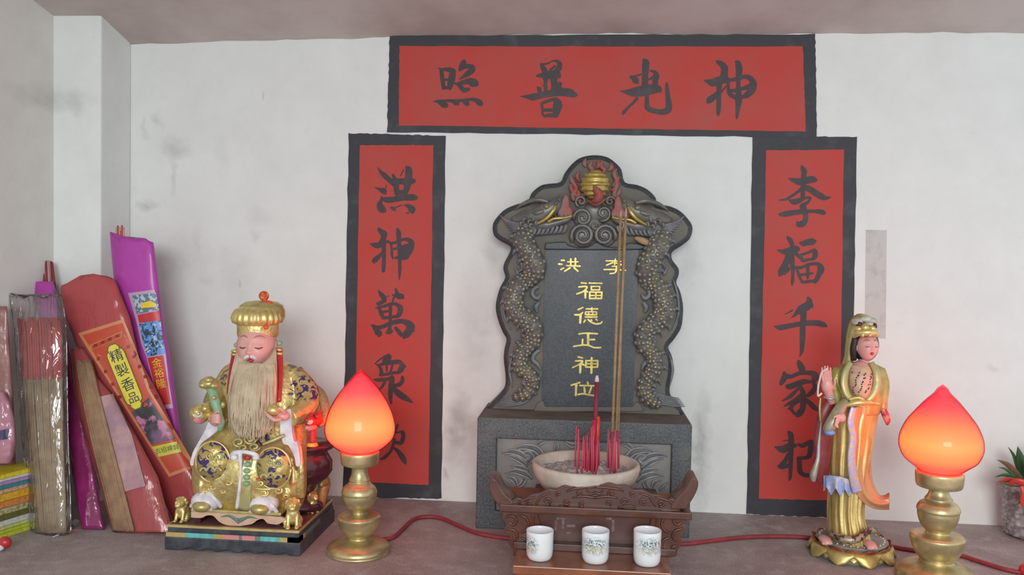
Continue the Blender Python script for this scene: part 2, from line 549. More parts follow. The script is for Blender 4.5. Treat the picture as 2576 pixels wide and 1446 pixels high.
mb.hexa([(-.996, -.62, -.9), (XR, -.62, -.9), (XR, -.0005, -.9), (PX1 + .0005, -.0005, -.9), (-.996, -.62, 0), (XR, -.62, 0), (XR, -.0005, 0), (PX1 + .0005, -.0005, 0)])
o = mb.build('altar_bench', ALTAR)
tag(o, 'long speckled brownish grey masonry altar top running along the white back wall', 'altar')
o.location = (0, 0, 0)
mb = MB(); mb.box((-1.2, -3.2, -1.0), (XR, 0.1, -0.9))
structure(mb.build('floor', mat('cement_floor', (0.3, 0.28, 0.27), 0.8, c2=(0.24, 0.22, 0.21), nscale=8)))

# ------------------------------------------------------------------ painted couplets
INKB = mat('blue_black_border_paint', (0.030, 0.031, 0.040), 0.6, c2=(0.075, 0.075, 0.085), nscale=26, detail=7, lo_=0.52, hi=0.80)
REDF = mat('cinnabar_field_paint', (0.50, 0.050, 0.040), 0.62, spec=0.35, c2=(0.43, 0.075, 0.062), nscale=9, detail=7, lo_=0.4, hi=0.72, bump=0.06, bscale=500)
INK = mat('ink_on_red', (0.040, 0.026, 0.032), 0.55, c2=(0.075, 0.045, 0.05), nscale=34, lo_=0.5, hi=0.75)
def painted(name, outer, field, chars, label, lift0):
    c = atY(sum(p[0] for p in outer) / 4, max(p[1] for p in outer), 0)
    t = thing(name, (c.x, 0, c.z), label, 'sign', 'painted red couplets round the stone tablet')
    rnd = random.Random(hash(name) % 91 if False else len(label))
    def panel(pts, y, nm, m, jit):
        mb = MB()
        d = densify(pts, 26)
        P = [atY(x + rnd.uniform(-jit, jit), yy + rnd.uniform(-jit, jit), y) for x, yy in d]
        mb.prism(P, (0, -y - 0.00005, 0))
        return mb.build(nm, m, t)
    panel(outer, -0.0008 - lift0, 'border', INKB, 1.3)
    panel(field, -0.0014 - lift0, 'red_field', REDF, 0.8)
    for (ox, oy, k, st) in chars:
        mb = MB()
        brush(mb, st, lambda x, yy, l: atY(ox + x * k, oy + yy * k, -0.0014 - lift0 - l), th=0.0002)
        mb.build('character', INK, t)
    return t
k16, k14 = 160 / 1446, 140 / 1446
ZHAO = [[(210,375,30),(300,400,60),(450,410,110),(560,450,120)],[(270,410,80),(295,600,100),(325,840,80)],[(540,440,130),(510,600,160),(480,740,140),(465,850,70)],[(300,640,60),(480,630,60)],[(320,815,80),(490,815,80)],
        [(790,220,110),(750,330,150),(690,420,70)],[(840,310,70),(950,345,120),(985,400,130),(900,480,130),(800,550,90),(680,630,20)],[(740,330,110),(880,340,90)],
        [(580,720,50),(660,750,70),(740,830,110),(800,890,110)],[(650,730,70),(800,690,110),(930,670,150),(1030,710,180),(1080,740,110)],[(780,890,90),(890,850,90)],[(1050,750,100),(930,770,50)],
        [(90,1135,15),(200,1130,80),(320,1190,150),(390,1230,110)],[(400,1110,60),(520,1120,80),(620,1160,130),(650,1190,80)],[(640,1110,40),(760,1120,60),(850,1175,120),(885,1200,80)],[(830,1110,40),(960,1080,70),(1070,1110,100),(1140,1160,140),(1180,1190,110)],[(180,1110,40),(560,1105,40),(900,1090,60)]]
PU = [[(550,190,60),(590,260,110),(640,350,130)],[(600,190,40),(700,180,40),(790,130,30),(900,120,60),(970,180,110),(960,280,130),(900,350,110)],[(870,240,60),(760,320,50)],[(450,460,40),(540,450,100),(700,440,180),(900,420,180),(970,480,90)],
      [(660,500,150),(655,620,80),(660,820,80)],[(840,500,180),(840,700,110),(820,830,110)],[(470,720,50),(510,760,100),(530,830,90)],[(600,680,40),(700,720,20)],[(990,640,100),(930,680,160),(900,790,140),(1000,730,90)],
      [(80,925,15),(220,930,80),(360,940,150),(560,900,140),(760,860,150),(980,830,170),(1180,840,190),(1310,885,130),(1360,895,60)],
      [(570,1080,70),(580,1220,50),(590,1330,50),(640,1390,40)],[(560,1090,60),(680,1040,70),(800,1000,80),(900,1000,110)],[(920,1030,160),(930,1130,210),(900,1270,170),(890,1370,110)],[(590,1235,70),(800,1235,80)],[(630,1370,60),(760,1355,90),(900,1370,70)]]
GUANG = [[(630,100,90),(670,150,160),(670,230,170),(665,350,150),(655,500,140),(655,700,150)],[(310,480,30),(380,510,90),(440,560,150),(480,610,90)],[(320,460,25),(450,460,40),(570,420,40)],[(770,345,40),(870,370,80),(910,450,140),(890,550,130),(890,640,130)],[(830,490,60),(740,550,40)],
         [(90,800,15),(200,820,80),(400,830,200),(600,800,240),(800,760,230),(950,760,180),(1000,800,110)],[(480,970,80),(380,1080,55),(250,1200,60),(180,1280,80),(150,1330,40)],
         [(700,900,90),(700,1060,100),(705,1160,120),(760,1220,120),(900,1260,110),(1060,1280,130),(1180,1230,150),(1200,1120,140),(1180,950,110),(1160,780,90),(1150,650,60),(1145,610,20)]]
SHEN1 = [[(390,130,60),(480,180,130),(560,270,160),(570,370,150)],[(560,350,150),(550,480,180),(480,560,180)],[(100,560,30),(200,590,110),(300,610,180),(430,570,190),(560,540,170),(640,530,110)],[(450,640,130),(440,850,110),(435,1080,110),(430,1250,100),(420,1350,60)],
         [(430,830,90),(330,930,130),(230,1010,150),(195,1060,90)],[(600,690,40),(500,830,30)],[(660,560,100),(650,700,70),(680,850,100),(770,930,100),(860,960,90)],
         [(680,560,80),(800,540,90),(900,520,90),(1000,480,90),(1110,490,110),(1200,570,130),(1230,660,140),(1190,790,150),(1080,890,140),(1000,930,90),(880,940,100)],[(680,790,60),(850,790,90),(1000,740,80),(1180,700,180)],
         [(820,140,60),(870,170,130),(900,300,150),(890,450,130),(880,600,90),(885,800,120),(890,1000,150),(870,1200,100),(850,1380,60),(845,1440,20)]]
HONG = [[(210,110,20),(270,210,70),(380,320,140),(500,430,130),(600,540,100),(640,600,60)],[(600,300,60),(640,380,90)],[(130,630,15),(250,680,80),(360,730,160),(395,780,110)],[(440,570,25),(410,650,30)],[(310,870,40),(300,960,70),(260,1090,160),(310,1190,200),(390,1240,120)],
        [(960,110,100),(1010,180,180),(1010,350,190),(990,520,190),(950,700,150),(900,800,120)],[(880,170,30),(800,330,30)],[(690,430,120),(690,600,140),(700,750,140),(720,820,120)],[(560,440,100),(750,470,140),(950,480,180),(1130,470,140),(1170,480,80)],[(740,770,130),(900,760,130)],
        [(310,920,80),(480,960,150),(700,930,140),(900,900,150),(1100,890,170),(1210,900,120)],[(540,1150,40),(620,1190,110),(660,1230,60)],[(680,1150,30),(850,1090,25)],[(900,1090,30),(1010,1120,110),(1090,1200,190),(1110,1270,120)],[(930,1310,20),(1020,1290,40)]]
SHEN2 = [[(340,110,90),(400,180,140),(480,250,170),(510,300,110)],[(470,300,140),(440,420,150),(360,520,140)],[(120,500,40),(230,530,130),(320,540,150),(430,480,150),(520,460,100)],[(470,480,110),(470,700,110),(475,900,100),(465,1080,105),(460,1210,90)],[(450,700,60),(370,800,100),(280,880,130),(220,950,130),(215,1000,40)],
         [(560,420,60),(650,500,60),(670,620,60),(680,780,70),(710,900,30)],[(650,480,60),(780,460,80),(950,390,70),(1060,380,90),(1170,440,140),(1210,520,110),(1170,640,130),(1100,770,130),(1060,860,100)],[(690,640,60),(850,610,80),(1050,580,150),(1150,570,150)],[(760,860,50),(900,860,120),(1050,850,120)],[(970,700,190),(1060,690,190)],
         [(820,100,50),(850,200,120),(860,350,120),(870,560,100),(900,750,140),(885,950,90),(885,1150,85),(875,1350,50),(870,1435,15)]]
WAN = [[(330,105,30),(390,200,110),(470,300,130),(500,390,90)],[(480,385,90),(340,450,110),(295,440,60)],[(540,270,30),(610,250,20)],[(770,50,40),(800,130,90),(830,240,140),(930,270,160),(960,300,100)],[(700,220,50),(780,260,90)],[(730,290,60),(690,420,35)],
       [(250,550,25),(350,580,80),(400,700,110),(450,820,90)],[(330,540,40),(500,510,80),(650,460,80),(780,460,90),(880,530,120)],[(890,530,140),(900,640,140),(830,770,110),(700,790,60)],[(640,480,90),(640,830,80)],[(420,675,60),(600,640,60),(680,620,50)],[(440,820,90),(600,810,80),(780,780,80)],
       [(640,830,80),(630,1000,80),(620,1100,100),(600,1180,120)],[(140,1010,30),(220,1050,120),(290,1150,150),(340,1240,180),(340,1290,80)],[(220,1060,80),(400,1060,100),(600,980,110),(800,920,120),(960,910,120),(1100,970,180),(1160,1060,230),(1130,1150,200),(1050,1250,190),(990,1330,90)],[(1200,1110,140),(1255,1165,50)],
       [(770,1070,70),(850,1170,110),(930,1270,110)],[(540,1200,70),(620,1190,110),(690,1160,60)]]
ZHONG = [[(475,120,70),(510,190,130),(430,240,150),(350,300,80)],[(430,140,50),(250,260,40),(130,360,20)],[(140,350,25),(230,410,60),(290,500,90),(310,640,100)],[(250,390,60),(450,340,110),(600,320,120),(750,310,120),(830,340,100)],[(800,320,100),(850,420,150),(800,520,150),(740,610,60)],[(940,430,40),(850,440,140)],[(270,650,80),(450,630,80),(650,590,80),(760,590,80)],
         [(440,400,60),(440,500,50),(450,570,30)],[(590,390,60),(565,500,60),(520,590,50)],[(110,770,40),(250,780,100),(450,760,90),(560,730,90)],[(420,780,60),(360,900,70),(310,970,60),(200,1080,40)],[(580,700,120),(570,830,150),(560,1000,150),(540,1100,130),(540,1260,100),(560,1390,50)],[(600,990,110),(750,1130,170),(880,1220,160),(1000,1290,110),(1110,1370,40)],[(850,700,80),(850,800,100),(780,890,110),(650,930,90)]]
QIN = [[(100,250,60),(-20,420,80),(-150,520,30)],[(100,270,60),(200,380,100),(330,470,60)],[(-30,560,70),(220,540,70)],[(-60,700,70),(250,680,70)],[(100,560,90),(110,1000,90)],[(-20,780,80),(20,880,60)],[(220,760,80),(170,870,60)],[(-130,1020,80),(100,1010,90),(240,990,60)],
       [(730,180,60),(680,320,70),(620,450,70),(560,560,40)],[(690,400,40),(800,370,50),(870,370,80)],[(860,390,110),(870,500,110),(840,620,110),(800,690,70)],[(620,640,80),(760,660,100)],[(640,560,80),(610,720,80),(540,880,70),(430,1000,90),(330,1070,70),(260,1080,30)],[(640,800,70),(740,880,110),(830,1000,140),(895,1110,140),(930,1210,40)]]
LI = [[(570,70,60),(600,140,110),(620,180,120),(610,300,110),(600,450,110),(595,600,95),(590,740,90)],[(290,330,30),(400,370,100),(520,400,150),(650,380,150),(780,350,150),(860,360,110)],[(580,540,80),(480,620,60),(350,710,60),(220,780,50),(80,790,20)],[(640,520,110),(740,560,130),(880,650,140),(1000,720,130),(1080,750,90),(1200,730,15)],
      [(310,800,50),(400,830,120),(520,800,110),(640,745,60),(740,735,50)],[(760,750,50),(700,840,60),(620,890,90)],[(590,910,140),(610,1000,130),(650,1100,110),(650,1210,110),(600,1290,130),(520,1320,120),(475,1335,60)],[(470,1260,40),(500,1310,100)],[(95,1100,60),(220,1090,120),(400,1060,110),(600,1040,100),(800,1030,70),(960,1040,100),(1045,1065,100)]]
FU = [[(365,65,60),(430,130,130),(480,220,120),(500,300,110)],[(110,400,30),(250,440,120),(380,440,190),(550,390,210),(640,370,150)],[(470,450,180),(480,650,150),(510,850,110),(510,1050,80),(505,1200,90),(490,1310,40)],[(400,560,170),(330,750,170),(270,880,190),(210,980,180),(165,1070,60)],[(400,880,120),(290,1000,110)],[(600,500,90),(700,600,80)],
      [(690,210,50),(780,230,140),(900,200,160),(1030,180,180),(1090,170,100)],[(680,540,70),(850,490,70),(1000,430,80),(1095,400,90)],[(710,540,80),(770,680,100)],[(1095,410,100),(1095,520,140),(1060,610,110),(980,650,60)],[(770,680,90),(950,640,80)],
      [(610,840,80),(640,960,70),(690,1100,70),(760,1230,60)],[(600,870,90),(750,850,80),(950,770,80),(1150,760,90),(1210,790,100)],[(1210,790,130),(1245,900,180),(1190,1040,130),(1130,1170,120),(1085,1250,60)],[(740,1240,60),(900,1220,80),(1100,1200,80)],[(680,1050,70),(860,1030,70),(1030,1000,50)],[(900,800,90),(905,1000,80),(900,1140,50)]]
QIAN = [[(795,30,60),(820,120,150),(780,220,190),(650,290,190),(560,360,120),(470,450,50),(410,485,20)],[(880,180,70),(890,250,50)],[(440,320,40),(270,410,20)],[(690,300,150),(690,500,140),(675,650,130),(670,900,130),(660,1100,110),(650,1250,80),(600,1380,15)],[(20,680,20),(150,710,120),(300,690,120),(550,640,110),(800,610,120),(1000,610,130),(1130,640,130),(1210,680,60)]]
JIA = [[(575,75,80),(610,150,140),(660,260,150),(680,330,120)],[(250,335,80),(260,430,140),(200,550,110),(165,610,50)],[(300,420,130),(420,420,90),(600,350,90),(800,340,100),(930,370,140),(960,450,170),(920,510,110)],[(320,650,110),(400,650,130),(550,590,130),(700,540,120),(800,540,80),(950,540,60)],
       [(600,640,100),(680,780,110),(690,950,130),(670,1150,130),(600,1260,150),(540,1310,100)],[(460,1250,60),(560,1290,100)],[(580,690,50),(420,850,90),(300,930,60),(200,980,20)],[(650,830,80),(500,960,90),(380,1030,80),(250,1100,25)],[(640,960,70),(480,1040,80),(400,1130,80),(330,1160,20)],[(390,1140,80),(460,1230,70)],[(930,590,80),(950,680,110),(880,790,110),(780,860,80)],[(720,930,80),(850,1040,110),(940,1130,110),(1050,1190,60)]]
QI = [[(425,160,80),(470,220,140),(490,350,140),(470,550,150),(480,750,110),(470,950,110),(470,1150,90),(460,1280,70),(435,1340,20)],[(90,520,30),(200,560,130),(290,580,180),(400,530,180),(550,490,130),(610,500,60)],[(280,380,20),(420,355,30)],[(420,700,90),(330,880,120),(250,980,150),(180,990,80)],[(430,960,100),(260,1030,80)],
      [(640,450,40),(750,490,100),(850,450,110),(960,390,100)],[(970,390,130),(960,550,130),(930,720,120),(860,780,90)],[(650,790,80),(780,790,90),(890,770,90)],[(680,800,120),(690,950,120),(700,1100,120),(780,1190,100),(900,1210,100),(1020,1190,90),(1110,1080,70),(1130,900,60),(1110,810,30)]]
painted('wall_inscription', [(980, 89), (2051, 86), (2055, 346), (974, 332)], [(1005, 116), (2020, 117), (2027, 331), (1003, 315)],
        [(1080, 130, k16, ZHAO), (1300, 140, k16, PU), (1550, 140, k16, GUANG), (1760, 140, k16, SHEN1)],
        'wide horizontal red sign with four ink characters painted under the ceiling', 0.0003)
painted('wall_inscription', [(877, 335), (1121, 341), (1110, 1254), (862, 1250)], [(905, 365), (1090, 365), (1078, 1220), (891, 1211)],
        [(930, 410, k14, HONG), (920, 565, k14, SHEN2), (920, 720, k14, WAN), (930, 880, k14, ZHONG), (930, 1050, k14, QIN)],
        'tall red couplet panel painted on the wall behind the bearded seated statue\'s lamp', 0.0)
painted('wall_inscription', [(1893, 340), (2156, 345), (2140, 1303), (1878, 1293)], [(1927, 378), (2123, 376), (2110, 1259), (1909, 1254)],
        [(1950, 410, 150 / 1276, LI), (1945, 590, k14, FU), (1945, 745, 150 / 1356, QIAN), (1945, 900, 130 / 1175, JIA), (1940, 1070, 130 / 1253, QI)],
        'tall red couplet panel painted on the wall behind the standing robed goddess statue', 0.0)
# strip of old paper stuck on the wall
mb = MB()
q = [(2179, 578), (2231, 579), (2228, 852), (2176, 848)]
mb.prism([atY(x, y, -0.0007) for x, y in densify(q, 8)], (0, 0.0006, 0))
o = rootmesh(mb.build('paper_strip', mat('old_paper', (0.56, 0.54, 0.52), 0.85, c2=(0.40, 0.38, 0.37), nscale=30, detail=6, lo_=0.5, hi=0.72)))
tag(o, 'narrow strip of stained old paper stuck on the white wall beside the red couplet', 'paper')
# ------------------------------------------------------------------ stone tablet
def granite_nodes(c1, c2, c3):
    def f(m, nt, b, tc):
        vec = tc.outputs['Object']
        n = noise_out(nt, vec, 320.0, 3.0, 0.6); n2 = noise_out(nt, vec, 30.0, 5.0, 0.65)
        c = mixcol(nt, maprange(nt, n, 0.42, 0.62), c1, c2)
        c = mixcol(nt, nodemath(nt, 'MULTIPLY', maprange(nt, n2, 0.48, 0.75), 0.6), c, c3)
        nt.links.new(c, b.inputs['Base Color'])
    return f
GRANITED = mat('slab_edge_granite', (0.05, 0.055, 0.06), 0.42, spec=0.4, extra=granite_nodes((0.036, 0.042, 0.048), (0.060, 0.070, 0.076), (0.09, 0.088, 0.08)))
GRANITE = mat('dark_granite', (0.06, 0.07, 0.08), 0.42, spec=0.4, extra=granite_nodes((0.055, 0.063, 0.070), (0.11, 0.125, 0.132), (0.155, 0.15, 0.14)))
PLATE = mat('polished_granite', (0.05, 0.06, 0.07), 0.35, spec=0.4, extra=granite_nodes((0.034, 0.041, 0.050), (0.060, 0.070, 0.082), (0.065, 0.075, 0.085)))
DUSTY = mat('dusty_carved_stone', (0.155, 0.152, 0.138), 0.85, spec=0.2, c2=(0.21, 0.185, 0.125), nscale=16, detail=6, lo_=0.45, hi=0.75, bump=0.2, bscale=240)
RELIEF = mat('carved_dark_stone', (0.105, 0.105, 0.10), 0.36, spec=0.7, c2=(0.19, 0.18, 0.145), nscale=40, detail=5, lo_=0.45, hi=0.75, bump=0.15, bscale=300)
GREYR = mat('carved_grey_stone', (0.19, 0.205, 0.215), 0.5, spec=0.5, c2=(0.13, 0.14, 0.15), nscale=40, bump=0.15, bscale=300)
PANELG = mat('sunk_panel_stone', (0.20, 0.20, 0.19), 0.8, c2=(0.26, 0.25, 0.235), nscale=24, bump=0.2, bscale=260)
LEDGE = mat('brown_ash_dust', (0.17, 0.135, 0.115), 0.9, c2=(0.12, 0.095, 0.085), nscale=30)
FLAME = mat('flame_red_paint', (0.32, 0.05, 0.045), 0.55, c2=(0.22, 0.12, 0.10), nscale=70)
GILTL = mat('letter_gilt', (0.60, 0.47, 0.14), 0.36, 0.6, c2=(0.42, 0.32, 0.09), nscale=90)
YB, YS = -0.15, -0.062
zt = atY(1470, 1059, YB).z
bx0, bx1 = atY(1198.5, 1190, YB).x, atY(1738, 1200, YB).x
stele = thing('stone_tablet', ((bx0 + bx1) / 2, -0.075, 0), 'dark carved stone tablet with two coiled dragons and gold characters on a stone plinth', 'tablet')
# plinth with a sunk panel
pw0, pw1 = atY(1249, 1110, YB).x, atY(1690, 1118, YB).x
pz1, pz0 = atY(1470, 1111, YB).z, 0.03
mb = MB()
b = mb.add([(bx0, YB, 0), (bx1, YB, 0), (bx1, YB, zt), (bx0, YB, zt), (pw0, YB, pz0), (pw1, YB, pz0), (pw1, YB, pz1), (pw0, YB, pz1),
            (bx0, -0.002, 0), (bx1, -0.002, 0), (bx1, -0.002, zt), (bx0, -0.002, zt), (pw0, YB + .008, pz0), (pw1, YB + .008, pz0), (pw1, YB + .008, pz1), (pw0, YB + .008, pz1)],
           [(0, 1, 5, 4), (1, 2, 6, 5), (2, 3, 7, 6), (3, 0, 4, 7), (4, 5, 13, 12), (5, 6, 14, 13), (6, 7, 15, 14), (7, 4, 12, 15), (1, 9, 10, 2), (0, 3, 11, 8), (8, 11, 10, 9), (0, 8, 9, 1)], 0, False)
mb.face((3, 2, 10, 11), 1, False)
mb.face((12, 13, 14, 15), 2, False)
base = mb.build('plinth', [GRANITE, LEDGE, PANELG], stele); bevel(base, 0.002, 2, 60)
# scrolled leaves carved in the sunk panel
B = lambda x, y, h=0.0: atY(x, y, YB + .008 - h)
mb = MB()
def leafset(mx):
    X = (lambda x: x) if not mx else (lambda x: 2940 - x)
    o = 8 if mx else 0
    def T(pts, r, h=0.0015):
        n_ = len(pts)
        for s_, k_ in ((-1, .55), (0, .8), (1, .55)):
            P_ = []
            for i in range(n_):
                a_, b_ = pts[max(i - 1, 0)], pts[min(i + 1, n_ - 1)]
                dx, dy = b_[0] - a_[0], b_[1] - a_[1]; l_ = math.hypot(dx, dy) or 1
                P_.append(B(X(pts[i][0] - dy / l_ * s_ * r[i] * 1.0), pts[i][1] + dx / l_ * s_ * r[i] * 1.0 + o, h + (.0012 if s_ == 0 else .0020)))
            mb.tube(P_, [max(q * k_, .5) * mpp(YB) for q in r], 7, 0 if s_ == 0 else 1, 5)
    T([(1262, 1140), (1285, 1136), (1310, 1142), (1330, 1160)], [1, 5, 6, 3]); T([(1270, 1146), (1290, 1150), (1308, 1158), (1326, 1172)], [1, 4, 5, 3])
    T([(1330, 1160), (1338, 1150), (1330, 1140), (1318, 1142), (1315, 1154), (1324, 1160)], [6, 6, 5, 4, 4, 3]); T([(1290, 1132), (1315, 1124), (1345, 1128), (1362, 1145), (1368, 1165)], [1, 5, 7, 6, 3])
    T([(1345, 1126), (1360, 1112), (1378, 1108)], [2, 5, 1]); T([(1395, 1112), (1400, 1124), (1396, 1136)], [1, 5, 2]); T([(1270, 1190), (1295, 1185), (1320, 1192), (1338, 1205)], [1, 5, 6, 2])
    T([(1275, 1200), (1292, 1206), (1300, 1222)], [1, 5, 2]); T([(1318, 1206), (1312, 1218), (1300, 1224)], [5, 4, 2]); T([(1285, 1172), (1310, 1176), (1330, 1184)], [1, 5, 2]); T([(1258, 1205), (1268, 1218), (1280, 1226)], [1, 5, 2])
    T([(1420, 1110), (1440, 1120), (1460, 1114)], [2, 5, 1])
leafset(False); leafset(True)
mb.build('carved_leaves', [mat('leaf_shade_stone', (0.085, 0.092, 0.10), .55, c2=(.13, .135, .14), nscale=40), mat('leaf_highlight_stone', (0.30, 0.31, 0.315), .5, c2=(.20, .205, .21), nscale=50)], base)  # shadow painted into the leaf cores, highlight into their edges
# the upright slab
OUT = [(1229, 1020), (1259, 989), (1270, 968), (1270, 941), (1266, 903), (1268, 878), (1273, 854), (1264, 837), (1252, 806), (1246, 778), (1248, 754), (1257, 723), (1270, 698), (1265, 678), (1268, 660), (1282, 633), (1281, 619), (1256, 605), (1241, 591), (1238, 570), (1243, 554), (1265, 529), (1293, 515), (1326, 504), (1337, 484), (1359, 466), (1381, 461), (1409, 457), (1420, 435), (1437, 413), (1459, 396), (1492, 389), (1525, 393), (1547, 407), (1564, 426), (1572, 457), (1603, 464), (1630, 476), (1650, 496), (1655, 512), (1686, 518), (1713, 531), (1735, 554), (1743, 570), (1742, 586), (1734, 603), (1714, 619), (1692, 634), (1692, 653), (1708, 675), (1708, 693), (1702, 711), (1712, 733), (1719, 765), (1719, 794), (1714, 826), (1696, 855), (1682, 873), (1689, 891), (1694, 912), (1692, 945), (1687, 966), (1686, 988), (1694, 1006), (1714, 1024)]
OUTS = [(x, y) for x, y, *_ in catmull([(x, y, 0) for x, y in OUT], 3)]
def inset(P, d):
    out = []
    n = len(P)
    for i in range(n):
        a, c = P[max(i - 2, 0)], P[min(i + 2, n - 1)]
        dx, dy = c[0] - a[0], c[1] - a[1]; l = math.hypot(dx, dy) or 1
        out.append((P[i][0] - dy / l * d, P[i][1] + dx / l * d))
    return out
INS = inset(OUTS, 13)
mb = MB()
def ringpts(P, y):
    r = [atY(x, yy, YS) for x, yy in P]
    r = [V3((p.x, y, p.z)) for p in r]
    return [V3((r[0].x - .004, y, zt + .0003))] + r + [V3((r[-1].x + .004, y, zt + .0003))]
def clampz(r):
    return [V3((p.x, p.y, max(p.z, zt + .0003))) for p in r]
R3 = [clampz(q) for q in (ringpts(OUTS, -0.006), ringpts(OUTS, YS + 0.007), ringpts(inset(OUTS, 2), YS + .004), ringpts(INS, YS))]
n = len(R3[0])
for r in R3:
    mb.v += r
for i in range(3):
    for k in range(n):
        mb.face((i * n + k, i * n + (k + 1) % n, (i + 1) * n + (k + 1) % n, (i + 1) * n + k), 0)
mb.face([k for k in range(n)], 0, False)
mb.face([3 * n + k for k in range(n)], 1, False)
mb.build('slab', [GRANITED, DUSTY], stele)
S = lambda x, y, h=0.0: atY(x, y, YS - h)
ms = mpp(YS)
# inscription plate, its sloping sill and the lintel above
mb = MB()
mb.prism([S(x, y, 0.0015) for x, y in [(1372, 622), (1607, 622), (1592, 1029), (1362, 1029)]], (0, 0.0013, 0))
plate = mb.build('inscription_plate', PLATE, stele)
k19, k20 = 190 / 1446, 140 / 1012
GC = [(1395, 635, k19, [[(130,150,45),(190,150,40)],[(80,220,50),(150,225,40)],[(120,325,45),(180,295,35)],[(250,178,35),(450,178,35)],[(310,120,45),(310,250,45)],[(400,110,50),(400,250,45)],[(225,250,35),(490,260,45)],[(300,290,45),(190,360,40)],[(370,285,45),(450,360,45)]]),
      (1395, 635, k19, [[(985,160,40),(1130,160,35),(1270,172,35)],[(1165,120,35),(1150,230,45)],[(1120,190,40),(990,245,35)],[(1180,200,45),(1280,235,50)],[(1100,265,35),(1180,262,40),(1240,262,30)],[(1190,280,60),(1180,340,55),(1150,390,35),(1060,405,35)],[(945,325,40),(1150,325,40),(1360,340,40)]]),
      (1395, 635, k19, [[(510,580,40),(610,590,40)],[(460,660,40),(610,650,45),(600,700,45),(540,750,45),(420,795,40)],[(590,730,55),(590,870,55)],[(600,730,45),(635,755,40)],[(660,585,35),(910,590,35)],[(695,650,30),(870,650,35)],[(865,655,38),(862,715,40)],[(700,715,40),(860,715,40)],[(705,655,40),(705,715,40)],[(670,755,40),(910,760,45)],[(905,765,42),(900,880,45)],[(670,880,45),(895,880,45)],[(675,760,45),(672,880,45)],[(790,760,45),(790,880,45)],[(670,822,35),(900,822,35)]]),
      (1395, 635, k19, [[(545,1050,40),(450,1095,45)],[(540,1145,45),(480,1190,50),(380,1190,40)],[(500,1190,70),(490,1350,60)],[(600,1080,40),(830,1080,40)],[(715,1050,35),(715,1130,35)],[(590,1135,35),(800,1135,35)],[(805,1140,40),(805,1185,40)],[(590,1190,45),(810,1190,45)],[(592,1140,40),(592,1190,40)],[(650,1140,30),(650,1185,30)],[(730,1140,30),(730,1185,30)],[(585,1235,40),(815,1235,45)],[(590,1290,45),(560,1335,45)],[(640,1280,45),(700,1330,45),(790,1365,50),(880,1355,45),(910,1320,35)],[(700,1290,45),(720,1300,40)],[(790,1275,40),(820,1300,35)]]),
      (1420, 820, k20, [[(260,145,40),(380,130,40),(600,140,45)],[(430,140,60),(430,340,60)],[(440,245,45),(550,245,45)],[(330,240,45),(325,340,45)],[(165,370,40),(330,345,40),(450,355,45),(540,390,40),(660,390,45)]]),
      (1420, 820, k20, [[(245,560,45),(330,580,40)],[(195,635,40),(330,635,45),(260,700,40),(145,755,35)],[(290,690,60),(285,850,60)],[(330,690,60),(360,715,40)],[(385,630,40),(610,630,45)],[(605,635,42),(600,745,45)],[(385,745,45),(600,745,45)],[(390,635,45),(387,745,45)],[(385,685,35),(600,685,35)],[(495,575,55),(490,855,60)]]),
      (1420, 820, k20, [[(280,1025,50),(190,1055,45),(120,1075,45)],[(215,1060,60),(205,1265,50)],[(420,1020,50),(430,1060,50)],[(275,1080,40),(550,1085,40)],[(360,1110,50),(370,1210,55)],[(490,1110,45),(450,1215,55)],[(245,1245,40),(340,1230,40),(440,1250,45),(560,1265,45)]])]
for ox, oy, k, st in GC:
    mb = MB()
    brush(mb, [[(a, b_, w * .72) for a, b_, w in s_] for s_ in st], lambda x, y, l: S(ox + x * k, oy + y * k, 0.0018 + l), th=0.0003)
    mb.build('gold_character', GILTL, plate)
mb = MB()
mb.prism([S(x, y, 0.0) for x, y in [(1352, 1012), (1366, 1006), (1372, 1022), (1592, 1022), (1600, 1008), (1612, 1016), (1620, 1034), (1342, 1034)]], (0, -0.006, 0))
o = mb.build('plate_sill', DUSTY, stele); bevel(o, 0.002)
mb = MB()
lint = [(1372, 611), (1420, 608), (1430, 616), (1455, 622), (1480, 620), (1500, 608), (1520, 618), (1548, 622), (1572, 618), (1580, 611), (1612, 614), (1610, 628), (1370, 628)]
mb.prism([S(x, y, 0.0) for x, y, *_ in catmull([(x, y, 0) for x, y in lint], 3)], (0, -0.007, 0))
o = mb.build('cloud_lintel', GRANITED, stele); bevel(o, 0.002)
# curling clouds between the dragon heads
mb = MB()
def spiral(cx, cy, r, turns, w, cw=1, a0=0.0, h=0.008):
    pts, rr = [], []
    N = int(14 * turns)
    for i in range(N + 1):
        t = i / N
        a = a0 + cw * turns * 2 * PI * t
        q = r * (1 - 0.86 * t)
        pts.append(S(cx + q * math.cos(a), cy + q * math.sin(a), h + 0.006 * t)); rr.append((w * (1 - .35 * t)) * ms)
    mb.tube(pts, rr, 8)
spiral(1466, 548, 24, 1.6, 5, 1, 3.0); spiral(1466, 592, 30, 1.9, 6, 1, 2.6); spiral(1521, 592, 29, 1.9, 6, -1, 0.4); spiral(1518, 536, 20, 1.5, 4.5, -1, 2.0); spiral(1462, 506, 15, 1.4, 4, 1, 2.0); spiral(1535, 506, 15, 1.4, 4, -1, 1.0); spiral(1497, 566, 11, 1.2, 4, 1, 0)
for (x, y, r) in [(1466, 592, 30), (1521, 592, 30), (1466, 548, 25), (1518, 538, 22), (1494, 530, 26), (1494, 566, 24)]:
    mb.ball(S(x, y, 0.001), (r * ms, 0.007, r * ms), 0)
mb.build('carved_clouds', RELIEF, stele)
